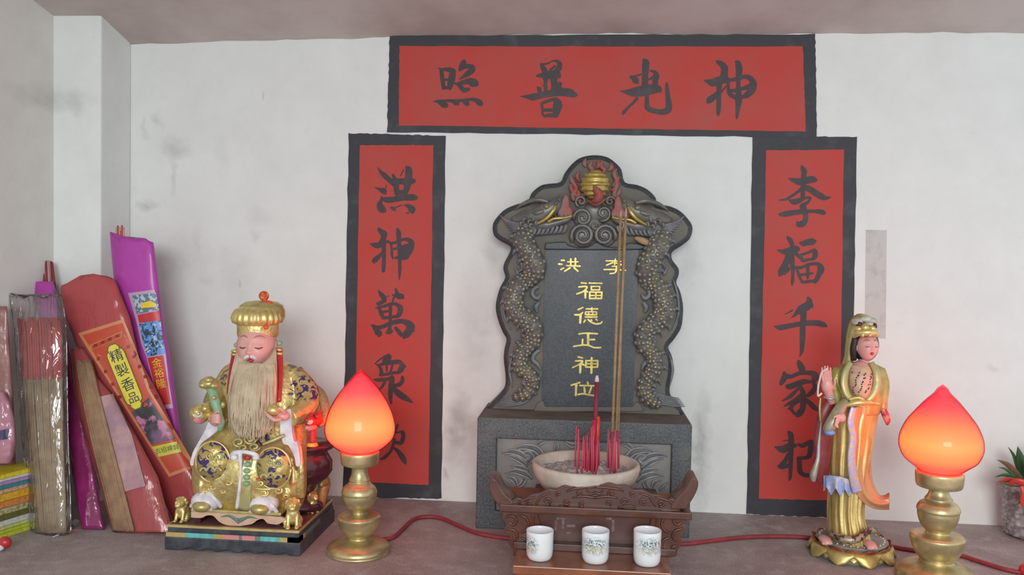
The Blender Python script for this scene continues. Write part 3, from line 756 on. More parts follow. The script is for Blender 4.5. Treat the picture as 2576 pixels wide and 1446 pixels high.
# flaming pearl
mb = MB()
c = S(1497, 465, 0.014)
prof = []
R0 = 36 * ms
for j in range(57):
    t = PI * j / 56
    q = R0 * (1 + 0.045 * math.cos(j * 2 * PI / 7))
    prof.append((max(q * math.sin(t), 1e-4), c.z - q * math.cos(t)))
mb.lathe(prof, c, 36)
pearl = mb.build('pearl', GILTL, stele)
mb = MB()
for fl in [[(1448, 506), (1440, 490), (1450, 474), (1438, 452), (1436, 440)], [(1462, 512), (1452, 498), (1456, 486), (1446, 470)], [(1482, 440), (1490, 428), (1484, 416), (1492, 404)], [(1512, 440), (1520, 428), (1512, 416), (1516, 402)],
           [(1540, 470), (1550, 452), (1544, 436), (1552, 424)], [(1530, 506), (1544, 496), (1546, 482), (1558, 464)], [(1548, 500), (1556, 486), (1560, 470)], [(1474, 420), (1470, 410), (1474, 398)], [(1530, 430), (1538, 420), (1536, 408)], [(1458, 458), (1452, 442), (1458, 430)], [(1464, 500), (1446, 488), (1436, 470), (1440, 462)], [(1536, 480), (1550, 470), (1552, 452), (1560, 444)], [(1500, 424), (1506, 414), (1500, 402)], [(1474, 506), (1466, 494), (1468, 484)], [(1520, 508), (1532, 498), (1534, 486)], [(1540, 500), (1548, 494), (1556, 498)], [(1450, 500), (1442, 500), (1436, 490)]]:
    mb.tube([S(x, y, 0.007) for x, y in fl], [2 * ms] + [6 * ms] * (len(fl) - 2) + [1 * ms], 8, 0, 5, 0.5)
mb.tube([S(1490, 508, 0.030), S(1502, 502, 0.036), S(1508, 490, 0.038), S(1500, 478, 0.039), S(1492, 466, 0.0405)], [4 * ms, 10 * ms, 11 * ms, 9 * ms, 1 * ms], 10, 0, 5)
mb.tube([S(1478, 504, 0.024), S(1500, 512, 0.028), S(1524, 500, 0.024)], [2 * ms, 7 * ms, 2 * ms], 8, 0, 5)
mb.build('flames', FLAME, stele)
# the two dragons
TANCHIP = mat('tan_chip', (0.42, 0.26, 0.14), 0.7)
def dragon(path, widths, heights, headmx):
    body = MB()
    P = catmull([(x, y, h, w) for (x, y), h, w in zip(path, heights, widths)], 9)
    pts = [S(x, y, h) for x, y, h, w in P]; rr = [w / 2 * ms for x, y, h, w in P]
    body.tube(pts, rr, 14)
    side = 1 if headmx else -1
    acc = 0.0; row = 0
    for i in range(1, len(pts) - 1):
        acc += (pts[i] - pts[i - 1]).length
        if acc < 10.5 * ms:
            continue
        acc = 0.0; row += 1
        t = (pts[i + 1] - pts[i - 1]).normalized()
        nrm = V3((0, -1, 0)); nrm = (nrm - t * nrm.dot(t)).normalized(); sd = t.cross(nrm)
        for q in range(-2, 3):
            a = (q + (0.5 if row % 2 else 0)) * 0.52
            if abs(a) > 1.35:
                continue
            d = nrm * math.cos(a) + sd * math.sin(a)
            p = pts[i] + d * rr[i] * 0.97
            body.ball(p - d * .8 * ms, (6.6 * ms, 3.6 * ms, 6.6 * ms), 0, 9, 6)
            body.ball(p + d * 1.3 * ms, (3.0 * ms, 2.3 * ms, 3.0 * ms), 1 if (row + q) % 3 else 0, 8, 6)
        if row % 2 == 0:                     # the ragged mane along the outer edge
            e = V3((side, 0, 0)); e = (e - t * e.dot(t)).normalized()
            p = pts[i] + e * rr[i] * 0.9
            body.tube([p, p + e * 8 * ms + V3((0, -0.002, 0.002)), p + e * 15 * ms + V3((0, 0.002, -0.004))], [5.0 * ms, 4.2 * ms, 0.6 * ms], 7, 2, 4)
    bo = body.build('dragon_body', [RELIEF, GILTL, GREYR], stele)
    X = (lambda x: x) if not headmx else (lambda x: 2978 - x)
    o = 3 if headmx else 0
    H = lambda x, y, h: S(X(x), y + o, h)
    hd = MB()
    T = lambda pts, r, h, m=0, n=10, fl=1.0: hd.tube([H(x, y, hh) for (x, y), hh in zip(pts, h)], [q * ms for q in r], n, m, 5, fl)
    T([(1290, 556), (1325, 548), (1360, 538), (1388, 524), (1404, 508), (1412, 494)], [10, 22, 25, 21, 15, 6], [.002, .006, .010, .012, .013, .012])
    T([(1340, 566), (1372, 566), (1400, 560), (1424, 552), (1440, 542)], [14, 15, 10, 8, 4], [.006, .010, .012, .013, .013])
    hd.ball(H(1374, 519, .026), (7 * ms, 5 * ms, 7 * ms), 0); hd.ball(H(1376, 520, .030), (3.2 * ms, 3 * ms, 3.2 * ms), 2)
    T([(1380, 508), (1350, 502), (1318, 512), (1296, 528)], [5, 6, 5, 1], [.020, .020, .014, .006])
    T([(1368, 530), (1350, 536), (1336, 534)], [5, 6, 2], [.026, .026, .02])
    hd.ball(H(1408, 503, .022), (6 * ms, .005, 5 * ms), 0); hd.ball(H(1398, 512, .026), (5 * ms, .004, 5 * ms), 0)
    for a_, b_ in ((1350, 548), (1338, 556), (1326, 552), (1342, 566), (1318, 562), (1356, 560)):
        T([(a_, b_), (a_ - 7, b_ - 3), (a_ - 9, b_ + 5), (a_ - 2, b_ + 7)], [3, 4, 3.4, 1.6], [.022, .024, .024, .022])
    for a_ in (1388, 1398, 1408, 1418, 1428):
        T([(a_, 547 - (a_ - 1388) * .12), (a_ + 1, 536)], [3, .8], [.018, .016])
    ho = hd.build('dragon_head', [RELIEF, FLAME, GILTL], stele)
    hd = MB()
    for j in range(9):                       # mane swept back
        y0 = 548 + j * 6
        T([(1356 - j * 2, y0 + 8), (1318, y0 + 16 - j), (1278 + j * 3, y0 + 8 - j * 2), (1256 + j * 5, y0 - 8 + j * 2)], [3.2, 4, 3.4, .8], [.016 - j * .001, .016 - j * .001, .012 - j * .0008, .004])
    for j in range(8):                       # tufts under the jaw
        x0 = 1348 + j * 11
        T([(x0, 576 - j * 1.5), (x0 - 6, 588 - j), (x0 - 18, 594 - j)], [4, 4, .8], [.014, .013, .006])
    hd.build('mane', [GREYR, GREYR, GREYR], ho)
    mo = MB()
    mo.prism([H(x, y, .010) for x, y in [(1402, 556), (1404, 530), (1412, 505), (1424, 486), (1432, 500), (1434, 520), (1441, 530), (1440, 545), (1424, 552)]], (0, -0.008, 0))
    bevel(mo.build('mouth', FLAME, ho), 0.002)
    wk = MB()
    wk.tube([H(x, y, h) for x, y, h in [(1329, 568, .016), (1352, 562, .022), (1376, 548, .027), (1391, 530, .028), (1399, 513, .022)]], [1.2 * ms, 3.4 * ms, 4.6 * ms, 5 * ms, 4 * ms], 9, 0, 6)
    wk.tube([H(x, y, h) for x, y, h in [(1378, 558, .022), (1394, 550, .024), (1418, 548, .023), (1438, 543, .019)]], [5 * ms, 4 * ms, 3 * ms, 3 * ms], 9, 0, 6)
    wk.build('whisker', GILTL, ho)
dragon([(1322, 576), (1318, 604), (1334, 638), (1349, 665), (1345, 690), (1322, 705), (1302, 722), (1294, 750), (1298, 781), (1326, 802), (1345, 826), (1339, 858), (1318, 880), (1308, 906), (1314, 930), (1336, 944), (1342, 966), (1326, 989), (1290, 1001)],
       [40, 52, 52, 50, 46, 40, 44, 48, 48, 46, 44, 40, 36, 36, 34, 34, 32, 28, 14], [.0, .010, .014, .013, .006, .004, .012, .014, .014, .014, .013, .008, .010, .013, .010, .010, .011, .010, .006], False)
dragon([(1660, 584), (1660, 612), (1640, 646), (1626, 676), (1632, 700), (1652, 718), (1667, 748), (1672, 786), (1650, 810), (1622, 836), (1618, 864), (1638, 884), (1648, 908), (1642, 938), (1622, 962), (1622, 990), (1638, 1008), (1664, 1018)],
       [40, 52, 52, 50, 46, 42, 46, 48, 46, 44, 40, 36, 36, 36, 34, 32, 28, 14], [.0, .010, .014, .013, .006, .006, .012, .014, .014, .014, .012, .008, .012, .012, .010, .011, .010, .006], True)
# claws, wave scrolls and loose carving beside the columns
T = lambda pts, r, h=0.004: mb.tube([S(x, y, h) for x, y in pts], [q * ms for q in r], 8, 0, 5)
for X in ((lambda x: x), (lambda x: 2974 - x)):
    mb = MB()
    for j in range(6):
        T([(X(1250 + j * 3), 1022 - j * 4), (X(1285 + j * 4), 1020 - j * 5), (X(1320 + j * 4), 1012 - j * 6), (X(1342 + j * 3), 992 - j * 8), (X(1352 + j * 2), 962 - j * 6)], [1, 2.6, 3, 2.6, 1])
    T([(X(1354), 720), (X(1342), 728), (X(1340), 742), (X(1352), 750), (X(1360), 740)], [5, 6, 6, 6, 3], .008)
    T([(X(1356), 760), (X(1348), 772), (X(1352), 786)], [5, 7, 3], .006); T([(X(1300), 655), (X(1312), 662), (X(1314), 676), (X(1302), 684)], [2, 5, 5, 2], .008); T([(X(1296), 672), (X(1304), 690)], [2, 4], .008)
    T([(X(1358), 880), (X(1344), 890), (X(1340), 905), (X(1352), 915), (X(1360), 930)], [4, 6, 6, 6, 3], .006); T([(X(1360), 800), (X(1364), 830), (X(1360), 860)], [2, 4, 2], .004); T([(X(1282), 700), (X(1270), 740), (X(1268), 790), (X(1284), 830)], [1, 3, 3, 1], .002)
    T([(X(1290), 890), (X(1282), 930), (X(1290), 975)], [1, 4, 1], .004)
    mb.build('carved_scrolls', GREYR, stele)
mb = MB(); mb.tube([S(1598, 598, .016), S(1618, 606, .018), S(1646, 620, .014)], [4 * ms, 9 * ms, 3 * ms], 9, 0, 5)
mb.build('chipped_claw', TANCHIP, stele)

# ------------------------------------------------------------------ carved wooden offering stand
WOOD = mat('reddish_brown_wood', (0.125, 0.038, 0.021), 0.3, spec=0.5, c2=(0.080, 0.026, 0.017), nscale=30, detail=6, bump=0.08, bscale=120, coat=0.15)
WOODD = mat('dark_brown_wood', (0.105, 0.046, 0.036), 0.36, c2=(0.075, 0.032, 0.026), nscale=26)
WOODL = mat('orange_brown_board', (0.30, 0.105, 0.04), 0.4, c2=(0.20, 0.07, 0.035), nscale=14)
DUSTW = mat('dusty_wood', (0.24, 0.165, 0.14), 0.8, c2=(0.16, 0.085, 0.07), nscale=50)
YF, YT = -0.33, -0.40
F = lambda x, y, d=0.0: atY(x, y, YF + d)
zs = atY(1490, 1432, YT).z                         # top of the front step
zl = F(1490, 1281).z                                # ledge
sx0, sx1 = F(1262, 1290).x, F(1734, 1300).x
YK = -0.165                                         # back of the stand, against the tablet's plinth
stand = thing('offering_stand', ((sx0 + sx1) / 2, YF, 0), 'carved reddish brown wooden stand with upturned ends and a front step before the tablet', 'stand')
mb = MB(); YBK = atZ(1300, 1224, zl - .002).y
mb.box((sx0 - .001, YF + .004, zl - .012), (sx1 + .001, YBK, zl - .002))
bevel(mb.build('top_board', WOODL, stand), 0.0015)
mb = MB(); mb.box((sx0 - .003, YF - .006, zl - .008), (sx1 + .003, YF + .02, zl + .003))
bevel(mb.build('front_ledge', WOOD, stand), 0.0015)
mf = mpp(YF)
for sgn in (0, 1):                                  # the upturned ends
    mb = MB()
    X = (lambda x: x) if not sgn else (lambda x: 2986 - x)
    o = -2 if sgn else 0
    pr = [(1300, 1283), (1288, 1262), (1262, 1236), (1252, 1216), (1244, 1206), (1234, 1206), (1229, 1216), (1232, 1234), (1244, 1258), (1262, 1283)]
    pr = [(x, y) for x, y, *_ in catmull([(x, y, 0) for x, y in pr], 3)]
    P = [F(X(x), y + o, 0.001) for x, y in pr]
    mb.prism(P, (0, .05, 0), 0, 1)
    for fi, f in enumerate(mb.f):
        pass
    e = mb.build('scroll_end', [WOOD, DUSTW], stand); bevel(e, 0.0015)
# carved crest standing on the front ledge: body with pierced scrolls in relief
mb = MB()
cr = [(1280, 1281), (1284, 1262), (1300, 1252), (1318, 1255), (1336, 1244), (1360, 1240), (1380, 1230), (1400, 1232), (1420, 1221), (1440, 1223), (1460, 1214), (1480, 1217), (1497, 1213), (1514, 1217), (1532, 1214), (1552, 1222), (1574, 1222), (1594, 1232), (1616, 1232), (1636, 1242), (1660, 1246), (1676, 1256), (1694, 1254), (1708, 1264), (1712, 1283)]
mb.prism([F(x, y, .004) for x, y, *_ in catmull([(x, y, 0) for x, y in cr], 3)], (0, 0.009, 0))
crest = mb.build('carved_crest', WOODD, stand); bevel(crest, 0.001)
mb = MB()
T = lambda pts, r, h=0.0: mb.tube([F(x, y, 0.003 - h) for x, y in pts], [q * mf for q in r], 7, 0, 5)
def sp2(cx, cy, r, turns, w, cw, a0):
    N = int(14 * turns)
    mb.tube([F(cx + r * (1 - .85 * i / N) * math.cos(a0 + cw * turns * 2 * PI * i / N), cy + r * .8 * (1 - .85 * i / N) * math.sin(a0 + cw * turns * 2 * PI * i / N), 0.003) for i in range(N + 1)], [w * mf] * (N + 1), 6)
for X, sg in ((lambda x: x, 1), (lambda x: 2994 - x, -1)):
    sp2(X(1332), 1266, 11, 1.4, 2.6, sg, 2); sp2(X(1376), 1260, 11, 1.3, 2.6, -sg, 1); sp2(X(1425), 1262, 10, 1.3, 2.6, sg, 0); sp2(X(1405), 1242, 8, 1.2, 2.4, sg, 2); sp2(X(1456), 1240, 10, 1.3, 2.6, -sg, 2); sp2(X(1464), 1266, 9, 1.2, 2.4, sg, 1)
    T([(X(1296), 1274), (X(1308), 1262), (X(1322), 1256), (X(1345), 1250)], [2, 3.2, 3, 2]); T([(X(1345), 1274), (X(1352), 1262), (X(1362), 1248), (X(1385), 1240)], [2, 3, 3, 2]); T([(X(1395), 1276), (X(1412), 1272), (X(1440), 1276)], [2, 3, 2])
    T([(X(1425), 1236), (X(1440), 1230), (X(1470), 1226), (X(1497), 1224)], [2, 3, 3, 3]); T([(X(1440), 1252), (X(1470), 1248), (X(1497), 1252)], [2, 3.4, 3]); T([(X(1476), 1232), (X(1486), 1242), (X(1497), 1238)], [2, 3, 3])
mb.build('relief_scrolls', WOOD, crest)
# dark body, its posts, brackets and the faded inlay
zb = zs
mb = MB(); mb.box((F(1330, 1320).x, YF + .012, zb - .004), (F(1672, 1320).x, YK, zl - .010))
body = mb.build('body_panel', WOODD, stand); bevel(body, 0.0015)
for x, y, w, h in [(1398, 1322, 8, 26), (1412, 1304, 26, 7), (1416, 1318, 8, 22), (1436, 1322, 22, 6), (1532, 1304, 14, 6), (1542, 1322, 7, 30), (1430, 1340, 10, 6), (1526, 1344, 8, 10)]:
    mb = MB()
    mb.prism([F(x + a * w / 2, y + b_ * h / 2, .0119) for a, b_ in ((-1, -1), (1, -1), (1, 1), (-1, 1))], (0, -0.0006, 0))
    mb.build('faded_inlay', mat('faded_inlay_paint', (0.20, 0.14, 0.14), 0.6, c2=(0.11, 0.06, 0.055), nscale=120), body)
for sgn in (0, 1):
    mb = MB()
    X = (lambda x: x) if not sgn else (lambda x: 2994 - x)
    br = [(1264, 1287), (1350, 1287), (1350, 1392), (1296, 1400), (1290, 1384), (1279, 1366), (1282, 1350), (1268, 1334), (1274, 1318), (1262, 1304)]
    mb.prism([F(X(x), y, .002) for x, y, *_ in catmull([(x, y, 0) for x, y in br], 3)], (0, 0.028, 0))
    T = lambda pts, r: mb.tube([F(X(x), y, 0.0015) for x, y in pts], [q * mf for q in r], 7, 0, 5)
    T([(1272, 1300), (1290, 1298), (1300, 1310), (1290, 1320), (1280, 1312)], [3, 4, 4, 4, 2]); T([(1300, 1296), (1320, 1300), (1330, 1318), (1320, 1336), (1304, 1340)], [2, 4, 4, 4, 2])
    T([(1276, 1330), (1294, 1334), (1302, 1350), (1290, 1362)], [3, 4, 4, 2]); T([(1310, 1352), (1326, 1360), (1328, 1378), (1312, 1386)], [3, 4, 4, 2]); T([(1340, 1292), (1342, 1340), (1340, 1390)], [3, 4, 3]); T([(1288, 1372), (1302, 1376), (1308, 1392)], [2, 4, 2])
    bevel(mb.build('carved_bracket', WOOD, stand), 0.001)
mb = MB(); mb.box((F(1292, 1392).x, YF - .004, zs), (F(1700, 1392).x, YF + .016, zs + .010))
bevel(mb.build('foot_rail', WOODD, stand), 0.001)
tx0, tx1 = atY(1289, 1435, YT).x, atY(1690, 1440, YT).x
mb = MB(); mb.box((tx0, YT, zs - .012), (tx1, YF + .03, zs)); mb.box((tx0 + .004, YT + .005, 0.0), (tx1 - .004, YF + .03, zs - .011))
bevel(mb.build('front_step', mat('step_wood', (0.30, 0.10, 0.045), 0.28, c2=(0.20, 0.065, 0.032), nscale=20, coat=0.2), stand), 0.0015)
mb = MB(); mb.box((sx0 + .03, YF + .03, 0.0), (sx1 - .03, YK - .005, zs))
mb.build('under_frame', WOODD, stand)

# ------------------------------------------------------------------ incense bowl with ash
YW = -0.248
wc = atY(1474, 1160, YW)
mw = mpp(YW)
zr = atY(1474, 1163, YW).z
bowl = thing('incense_bowl', (wc.x, YW, zl - .0015), 'shallow pale stone bowl of grey ash standing on the wooden stand', 'bowl')
R = 136 * mw
zfoot = zl - .0015
mb = MB()
prof = [(R * .45, zfoot), (R * .55, zfoot), (R * .62, zfoot + .008), (R * .84, zr - .034), (R * .97, zr - .016), (R, zr - .006), (R * .995, zr - .001), (R * .97, zr + .0015), (R * .92, zr + .001), (R * .885, zr - .003), (R * .865, zr - .010), (R * .86, zr - .016), (0.0005, zr - .016)]
mb.lathe(prof, (wc.x, YW), 72)
mb.build('bowl_wall', mat('pale_worn_stone', (0.58, 0.52, 0.45), 0.75, c2=(0.38, 0.29, 0.23), nscale=18, detail=6, lo_=0.42, hi=0.72, bump=0.12, bscale=160), bowl)
mb = MB()
def ashf(u, v):
    a, r = u * 2 * PI, v * R * .868
    x, y = r * math.cos(a), r * math.sin(a)
    z = zr - .011 + .0035 * mnoise.noise(V3((x * 90, y * 90, 2))) + .003 * mnoise.noise(V3((x * 260, y * 260, 5))) + .005 * (1 - v) - .003 * v
    return (wc.x + x, YW + y, z)
mb.grid(ashf, 110, 46)
ash = mb.build('incense_ash', mat('incense_ash_grey', (0.54, 0.50, 0.47), 0.95, c2=(0.30, 0.26, 0.25), nscale=150, detail=5, bump=0.4, bscale=320, bdist=0.002), bowl)
ash['kind'] = 'stuff'
# long unburnt sticks
TANS = mat('tan_incense_paste', (0.36, 0.235, 0.125), 0.85, c2=(0.29, 0.19, 0.10), nscale=120)
FOOT = mat('magenta_red_bamboo', (0.46, 0.035, 0.075), 0.6)
ASHT = mat('pale_ash_tip', (0.66, 0.56, 0.54), 0.9)
PINKT = mat('faded_pink_tip', (0.50, 0.25, 0.22), 0.8)
zash = zr - .016
def stick(x0, x1, ytop, ytip, yfoot, ybot, r, dyb, dyt, mats_, label, group, name='incense_stick'):
    """x0 foot, x1 top in photo pixels, dy depth from the bowl's middle"""
    def P(y):
        t = (ybot - y) / (ybot - ytop)
        return atY(x0 + (x1 - x0) * t, y, YW + dyb + (dyt - dyb) * t)
    foot = P(ybot)
    foot.z = max(foot.z, zash)
    t = thing(name, foot, label, 'incense stick', group)
    k = mpp(YW)
    mb = MB(); mb.tube([P(yfoot), P(ytip)], r * k, 9); mb.build('paste_coat', mats_[0], t)
    mb = MB(); mb.tube([foot, P(yfoot - 2)], r * k * .45, 8); mb.build('bamboo_foot', mats_[1], t)
    mb = MB(); mb.tube([P(ytip + 1), P((ytip + ytop) / 2), P(ytop)], [r * k * .98, r * k * .9, r * k * .5], 8); mb.build('burnt_tip', mats_[2], t)
stick(1537, 1562, 528, 546, 1086, 1176, 3.6, -.012, .03, (TANS, FOOT, PINKT), 'long tan incense stick, of a close pair the one nearer the gold characters', 'long tan incense sticks')
stick(1546, 1575, 524, 545, 1082, 1174, 3.6, -.006, .03, (TANS, FOOT, PINKT), 'long tan incense stick, of a close pair the one nearer the dragon', 'long tan incense sticks')
stick(1553, 1570, 560, 572, 1084, 1172, 3.2, .004, .045, (TANS, FOOT, ASHT), 'long tan incense stick standing behind the close pair in the ash bowl', 'long tan incense sticks')
stick(1494, 1502, 944, 960, 1100, 1172, 5.6, -.02, -.005, (mat('dark_maroon_paste', (0.20, 0.02, 0.045), 0.7), FOOT, ASHT), 'thick dark maroon incense stick with a pale ash tip standing in the ash bowl', None)
stick(1499, 1503, 1046, 1052, 1110, 1170, 7.0, -.018, -.01, (mat('orange_red_paste', (0.62, 0.05, 0.03), 0.6), FOOT, mat('red_tip', (0.62, 0.05, 0.03), 0.6)), 'thick bright red burnt-down incense stick in the middle of the ash bowl', None)
stick(1491, 1494, 1056, 1060, 1115, 1172, 6.0, -.024, -.018, (mat('crimson_paste', (0.42, 0.02, 0.04), 0.6), FOOT, mat('crimson_tip', (0.42, 0.02, 0.04), 0.6)), 'thick crimson burnt-down incense stick beside the bright red one in the ash bowl', None)
STUB = [mat('pink_red_bamboo', (0.56, 0.06, 0.12), 0.6), mat('deep_red_bamboo', (0.40, 0.02, 0.05), 0.6), mat('faded_pink_bamboo', (0.58, 0.22, 0.25), 0.7)]
rnd = random.Random(5)
spots_ = [(1450 + rnd.gauss(0, 3) + 4.2 * i + 6 * math.sin(i * 2.1), 1070 + 34 * abs(math.sin(i * 1.7)), rnd.uniform(-.034, .012), 0) for i in range(15)]
spots_ += [(1472 + 2.6 * i, 1062 + rnd.uniform(0, 50), rnd.uniform(-.032, .01), 1 if i % 2 else 0) for i in range(13)]
spots_ += [(1528 + 4.0 * i, 1078 + rnd.uniform(0, 34), rnd.uniform(-.02, .02), 0 if i % 3 else 2) for i in range(8)]
def reach(x, dy):
    """keeps a foot inside the bowl"""
    return dy if abs(dy) < .05 else .05 * (1 if dy > 0 else -1)
for x, ytop, dy, k in spots_:
    y0 = atY(x, 1160, YW + dy)
    foot = V3((y0.x, YW + dy, zash + .001))
    pz = atY(x + rnd.uniform(-3, 4), ytop, YW + dy + rnd.uniform(-.004, .006))
    mb = MB(); mb.tube([foot, foot.lerp(pz, .5), pz], [2.0 * mw, 1.9 * mw, 1.5 * mw], 7)
    o = rootmesh(mb.build('incense_stub', STUB[k]))
    tag(o, 'thin red bamboo stub of a burnt incense stick in the ash bowl', 'incense stub', 'burnt red incense stubs in the ash')

# ------------------------------------------------------------------ three porcelain cups
def cup_nodes(seed, cx, cz, rx, rz):
    def f(m, nt, b, tc):
        vec = tc.outputs['Object']
        sp = nt.nodes.new('ShaderNodeSeparateXYZ'); nt.links.new(vec, sp.inputs[0])
        mp = nt.nodes.new('ShaderNodeMapping'); mp.inputs['Location'].default_value = (seed, seed * .7, 0); nt.links.new(vec, mp.inputs[0])
        n = noise_out(nt, mp.outputs[0], 170, 4, .6); n2 = noise_out(nt, mp.outputs[0], 420, 3, .6)
        dx = nodemath(nt, 'DIVIDE', nodemath(nt, 'SUBTRACT', sp.outputs[0], cx), rx)
        dz = nodemath(nt, 'DIVIDE', nodemath(nt, 'SUBTRACT', sp.outputs[2], cz), rz)
        d = nodemath(nt, 'SQRT', nodemath(nt, 'ADD', nodemath(nt, 'MULTIPLY', dx, dx), nodemath(nt, 'MULTIPLY', dz, dz)))
        front = nodemath(nt, 'LESS_THAN', sp.outputs[1], 0.004)
        inn = nodemath(nt, 'MULTIPLY', maprange(nt, d, 1.1, .5), front)
        white = (0.78, 0.81, 0.83)
        hills = nodemath(nt, 'MULTIPLY', inn, maprange(nt, n, .46, .56))
        col = mixcol(nt, nodemath(nt, 'MULTIPLY', hills, .8), white, (0.36, 0.46, 0.58))
        tree = nodemath(nt, 'MULTIPLY', nodemath(nt, 'MULTIPLY', inn, maprange(nt, n2, .48, .54)), maprange(nt, dz, -.3, .1))
        col = mixcol(nt, nodemath(nt, 'MULTIPLY', tree, .9), col, (0.07, 0.12, 0.09))
        gr = nodemath(nt, 'MULTIPLY', nodemath(nt, 'MULTIPLY', inn, maprange(nt, n2, .44, .52)), nodemath(nt, 'MULTIPLY', maprange(nt, dz, .1, -.25), maprange(nt, dz, -.95, -.7)))
        col = mixcol(nt, nodemath(nt, 'MULTIPLY', gr, .75), col, (0.42, 0.36, 0.12))
        nt.links.new(col, b.inputs['Base Color'])
    return f
YC = -0.367
for i, (x, lab, sd, par) in enumerate([(1357, 'white porcelain cup with faint painted hut at its side, nearest the bearded statue', 0.3, (-.014, .022, .014, .014)), (1497, 'white porcelain cup with a blue and green lake landscape, between two others', 1.7, (-.001, .026, .022, .014)), (1627, 'white porcelain cup with dark green painted trees, nearest the goddess statue', 2.9, (.003, .029, .020, .014))]):
    c = atY(x, 1415, YC)
    k = mpp(YC)
    h = atY(x, 1332, YC).z - zs
    ro = 34.5 * k * offaxis(c)
    t = thing('porcelain_cup', (c.x, YC, zs), lab, 'cup', 'porcelain cups on the front step')
    mb = MB()
    mb.lathe([(ro * .80, zs + .0003), (ro * .86, zs + .0012), (ro * .97, zs + .006), (ro, zs + .014), (ro, zs + h * .6), (ro * 1.015, zs + h - .001), (ro * 1.005, zs + h), (ro * .96, zs + h - .0005), (ro * .94, zs + h - .003), (ro * .92, zs + .012), (ro * .7, zs + .005), (0.0005, zs + .004)], (c.x, YC), 48)
    mb.build('cup_body', mat('painted_porcelain_%d' % i, (0.8, 0.8, 0.78), 0.18, spec=0.5, coat=0.3, extra=cup_nodes(sd, *par)), t)

# ------------------------------------------------------------------ two lotus bud lamps
def glow_nodes(zc_, span):
    def f(m, nt, b, tc):
        """glass lit from a bulb low inside: warmest beside the bulb, redder away from it"""
        sp = nt.nodes.new('ShaderNodeSeparateXYZ'); nt.links.new(tc.outputs['Object'], sp.inputs[0])
        d = nodemath(nt, 'ABSOLUTE', nodemath(nt, 'DIVIDE', nodemath(nt, 'SUBTRACT', sp.outputs[2], zc_), span))
        r = nt.nodes.new('ShaderNodeValToRGB')
        e = r.color_ramp.elements
        e[0].position = 0.0; e[0].color = (3.4, 0.37, 0.085, 1)
        e[1].position = 1.0; e[1].color = (3.4, 0.035, 0.085, 1)
        k = e.new(0.30); k.color = (3.4, 0.27, 0.085, 1)
        k = e.new(0.66); k.color = (3.4, 0.085, 0.10, 1)
        nt.links.new(d, r.inputs[0])
        nt.links.new(r.outputs[0], b.inputs['Emission Color'])
        b.inputs['Emission Strength'].default_value = 1.35
        b.inputs['Base Color'].default_value = (0.5, 0.1, 0.05, 1)
    return f
def ruby_glass(m, nt, b, tc):
    out = nt.nodes['Material Output']
    tr = nt.nodes.new('ShaderNodeBsdfTransparent'); gl = nt.nodes.new('ShaderNodeBsdfGlossy'); gl.inputs['Roughness'].default_value = 0.06
    fr = nt.nodes.new('ShaderNodeFresnel'); fr.inputs[0].default_value = 1.4
    mx = nt.nodes.new('ShaderNodeMixShader')
    nt.links.new(nodemath(nt, 'MULTIPLY', fr.outputs[0], 0.5), mx.inputs[0]); nt.links.new(tr.outputs[0], mx.inputs[1]); nt.links.new(gl.outputs[0], mx.inputs[2])
    nt.links.new(mx.outputs[0], out.inputs['Surface'])
    va = nt.nodes.new('ShaderNodeVolumeAbsorption'); va.inputs['Color'].default_value = (0.97, 0.30, 0.42, 1); va.inputs['Density'].default_value = 170.0
    nt.links.new(va.outputs[0], out.inputs['Volume'])
RUBY = mat('ruby_glass', (0.8, 0.1, 0.1), 0.1, extra=ruby_glass)
def lamp(px, py, globe, metal, label):
    f = Fr(px, py)
    Z = lambda y: f.p(px, y).z
    k = mpp(f.Y) * offaxis(f.o)
    t = thing('lotus_bud_lamp', (f.o.x, f.Y, 0), label, 'lamp', 'lotus bud altar lamps')
    mb = MB()
    P = catmull([(max(r * k, .0004), max(Z(y), 0.0), 0) for r, y in metal], 4)
    zmin = min(p[1] for p in P)
    mb.lathe([(max(p[0], .0004), max(p[1] , 0.0)) for p in P], f.o, 64)
    body = mb.build('lamp_base', BRASS, t)
    P = catmull([(r * k, Z(y), 0) for r, y in globe], 5)[::-1]
    zs_ = [p[1] for p in P]
    cz = max(zs_) * .36 + min(zs_) * .64
    o_ = [(max(p[0], .0003), p[1]) for p in P]
    mb = MB(); mb.lathe(o_, f.o, 72)
    sh = mb.build('glass_shade', RUBY, t)
    zb_, zt_ = min(zs_), max(zs_)
    inn = [(max(r - .0015, .0002), zb_ + .0010 + (z - zb_) * (1 - .0040 / (zt_ - zb_))) for r, z in o_]
    mb = MB(); mb.lathe(inn, f.o, 72)
    g = mb.build('lit_inner_glass', mat('lit_glass_%d' % px, (0.5, 0.1, 0.05), 0.5, extra=glow_nodes(cz, (zt_ - cz) * .92)), sh)
    cz2 = Z((globe[-1][1] + metal[0][1]) / 2 + 14)
    return f
gl = [(1, 930), (10, 936), (18, 942.5), (32, 958), (54, 984), (71, 1009), (84, 1035), (92, 1061), (94, 1082), (88, 1102), (73, 1118), (58, 1129), (50, 1133)]
me_ = [(48, 1133), (52, 1137), (51, 1150), (49, 1163), (44, 1168), (24, 1171), (21, 1180), (22, 1192), (26, 1202), (28, 1206), (26, 1209), (33, 1217), (41, 1223), (46, 1231), (47.5, 1238), (46.5, 1241), (46, 1250), (42, 1262), (34, 1274), (23, 1282), (19, 1287), (24, 1291), (46, 1293), (56, 1297), (57.5, 1302), (56, 1309), (53, 1321), (46, 1334), (36, 1343), (30, 1348), (29, 1351), (34, 1354), (60, 1360), (78, 1368), (84, 1376), (84, 1382), (80, 1388), (30, 1388.2)]
lampL = lamp(902, 1388, gl, me_, 'lit red lotus bud lamp on a turned brass base beside the bearded seated statue')
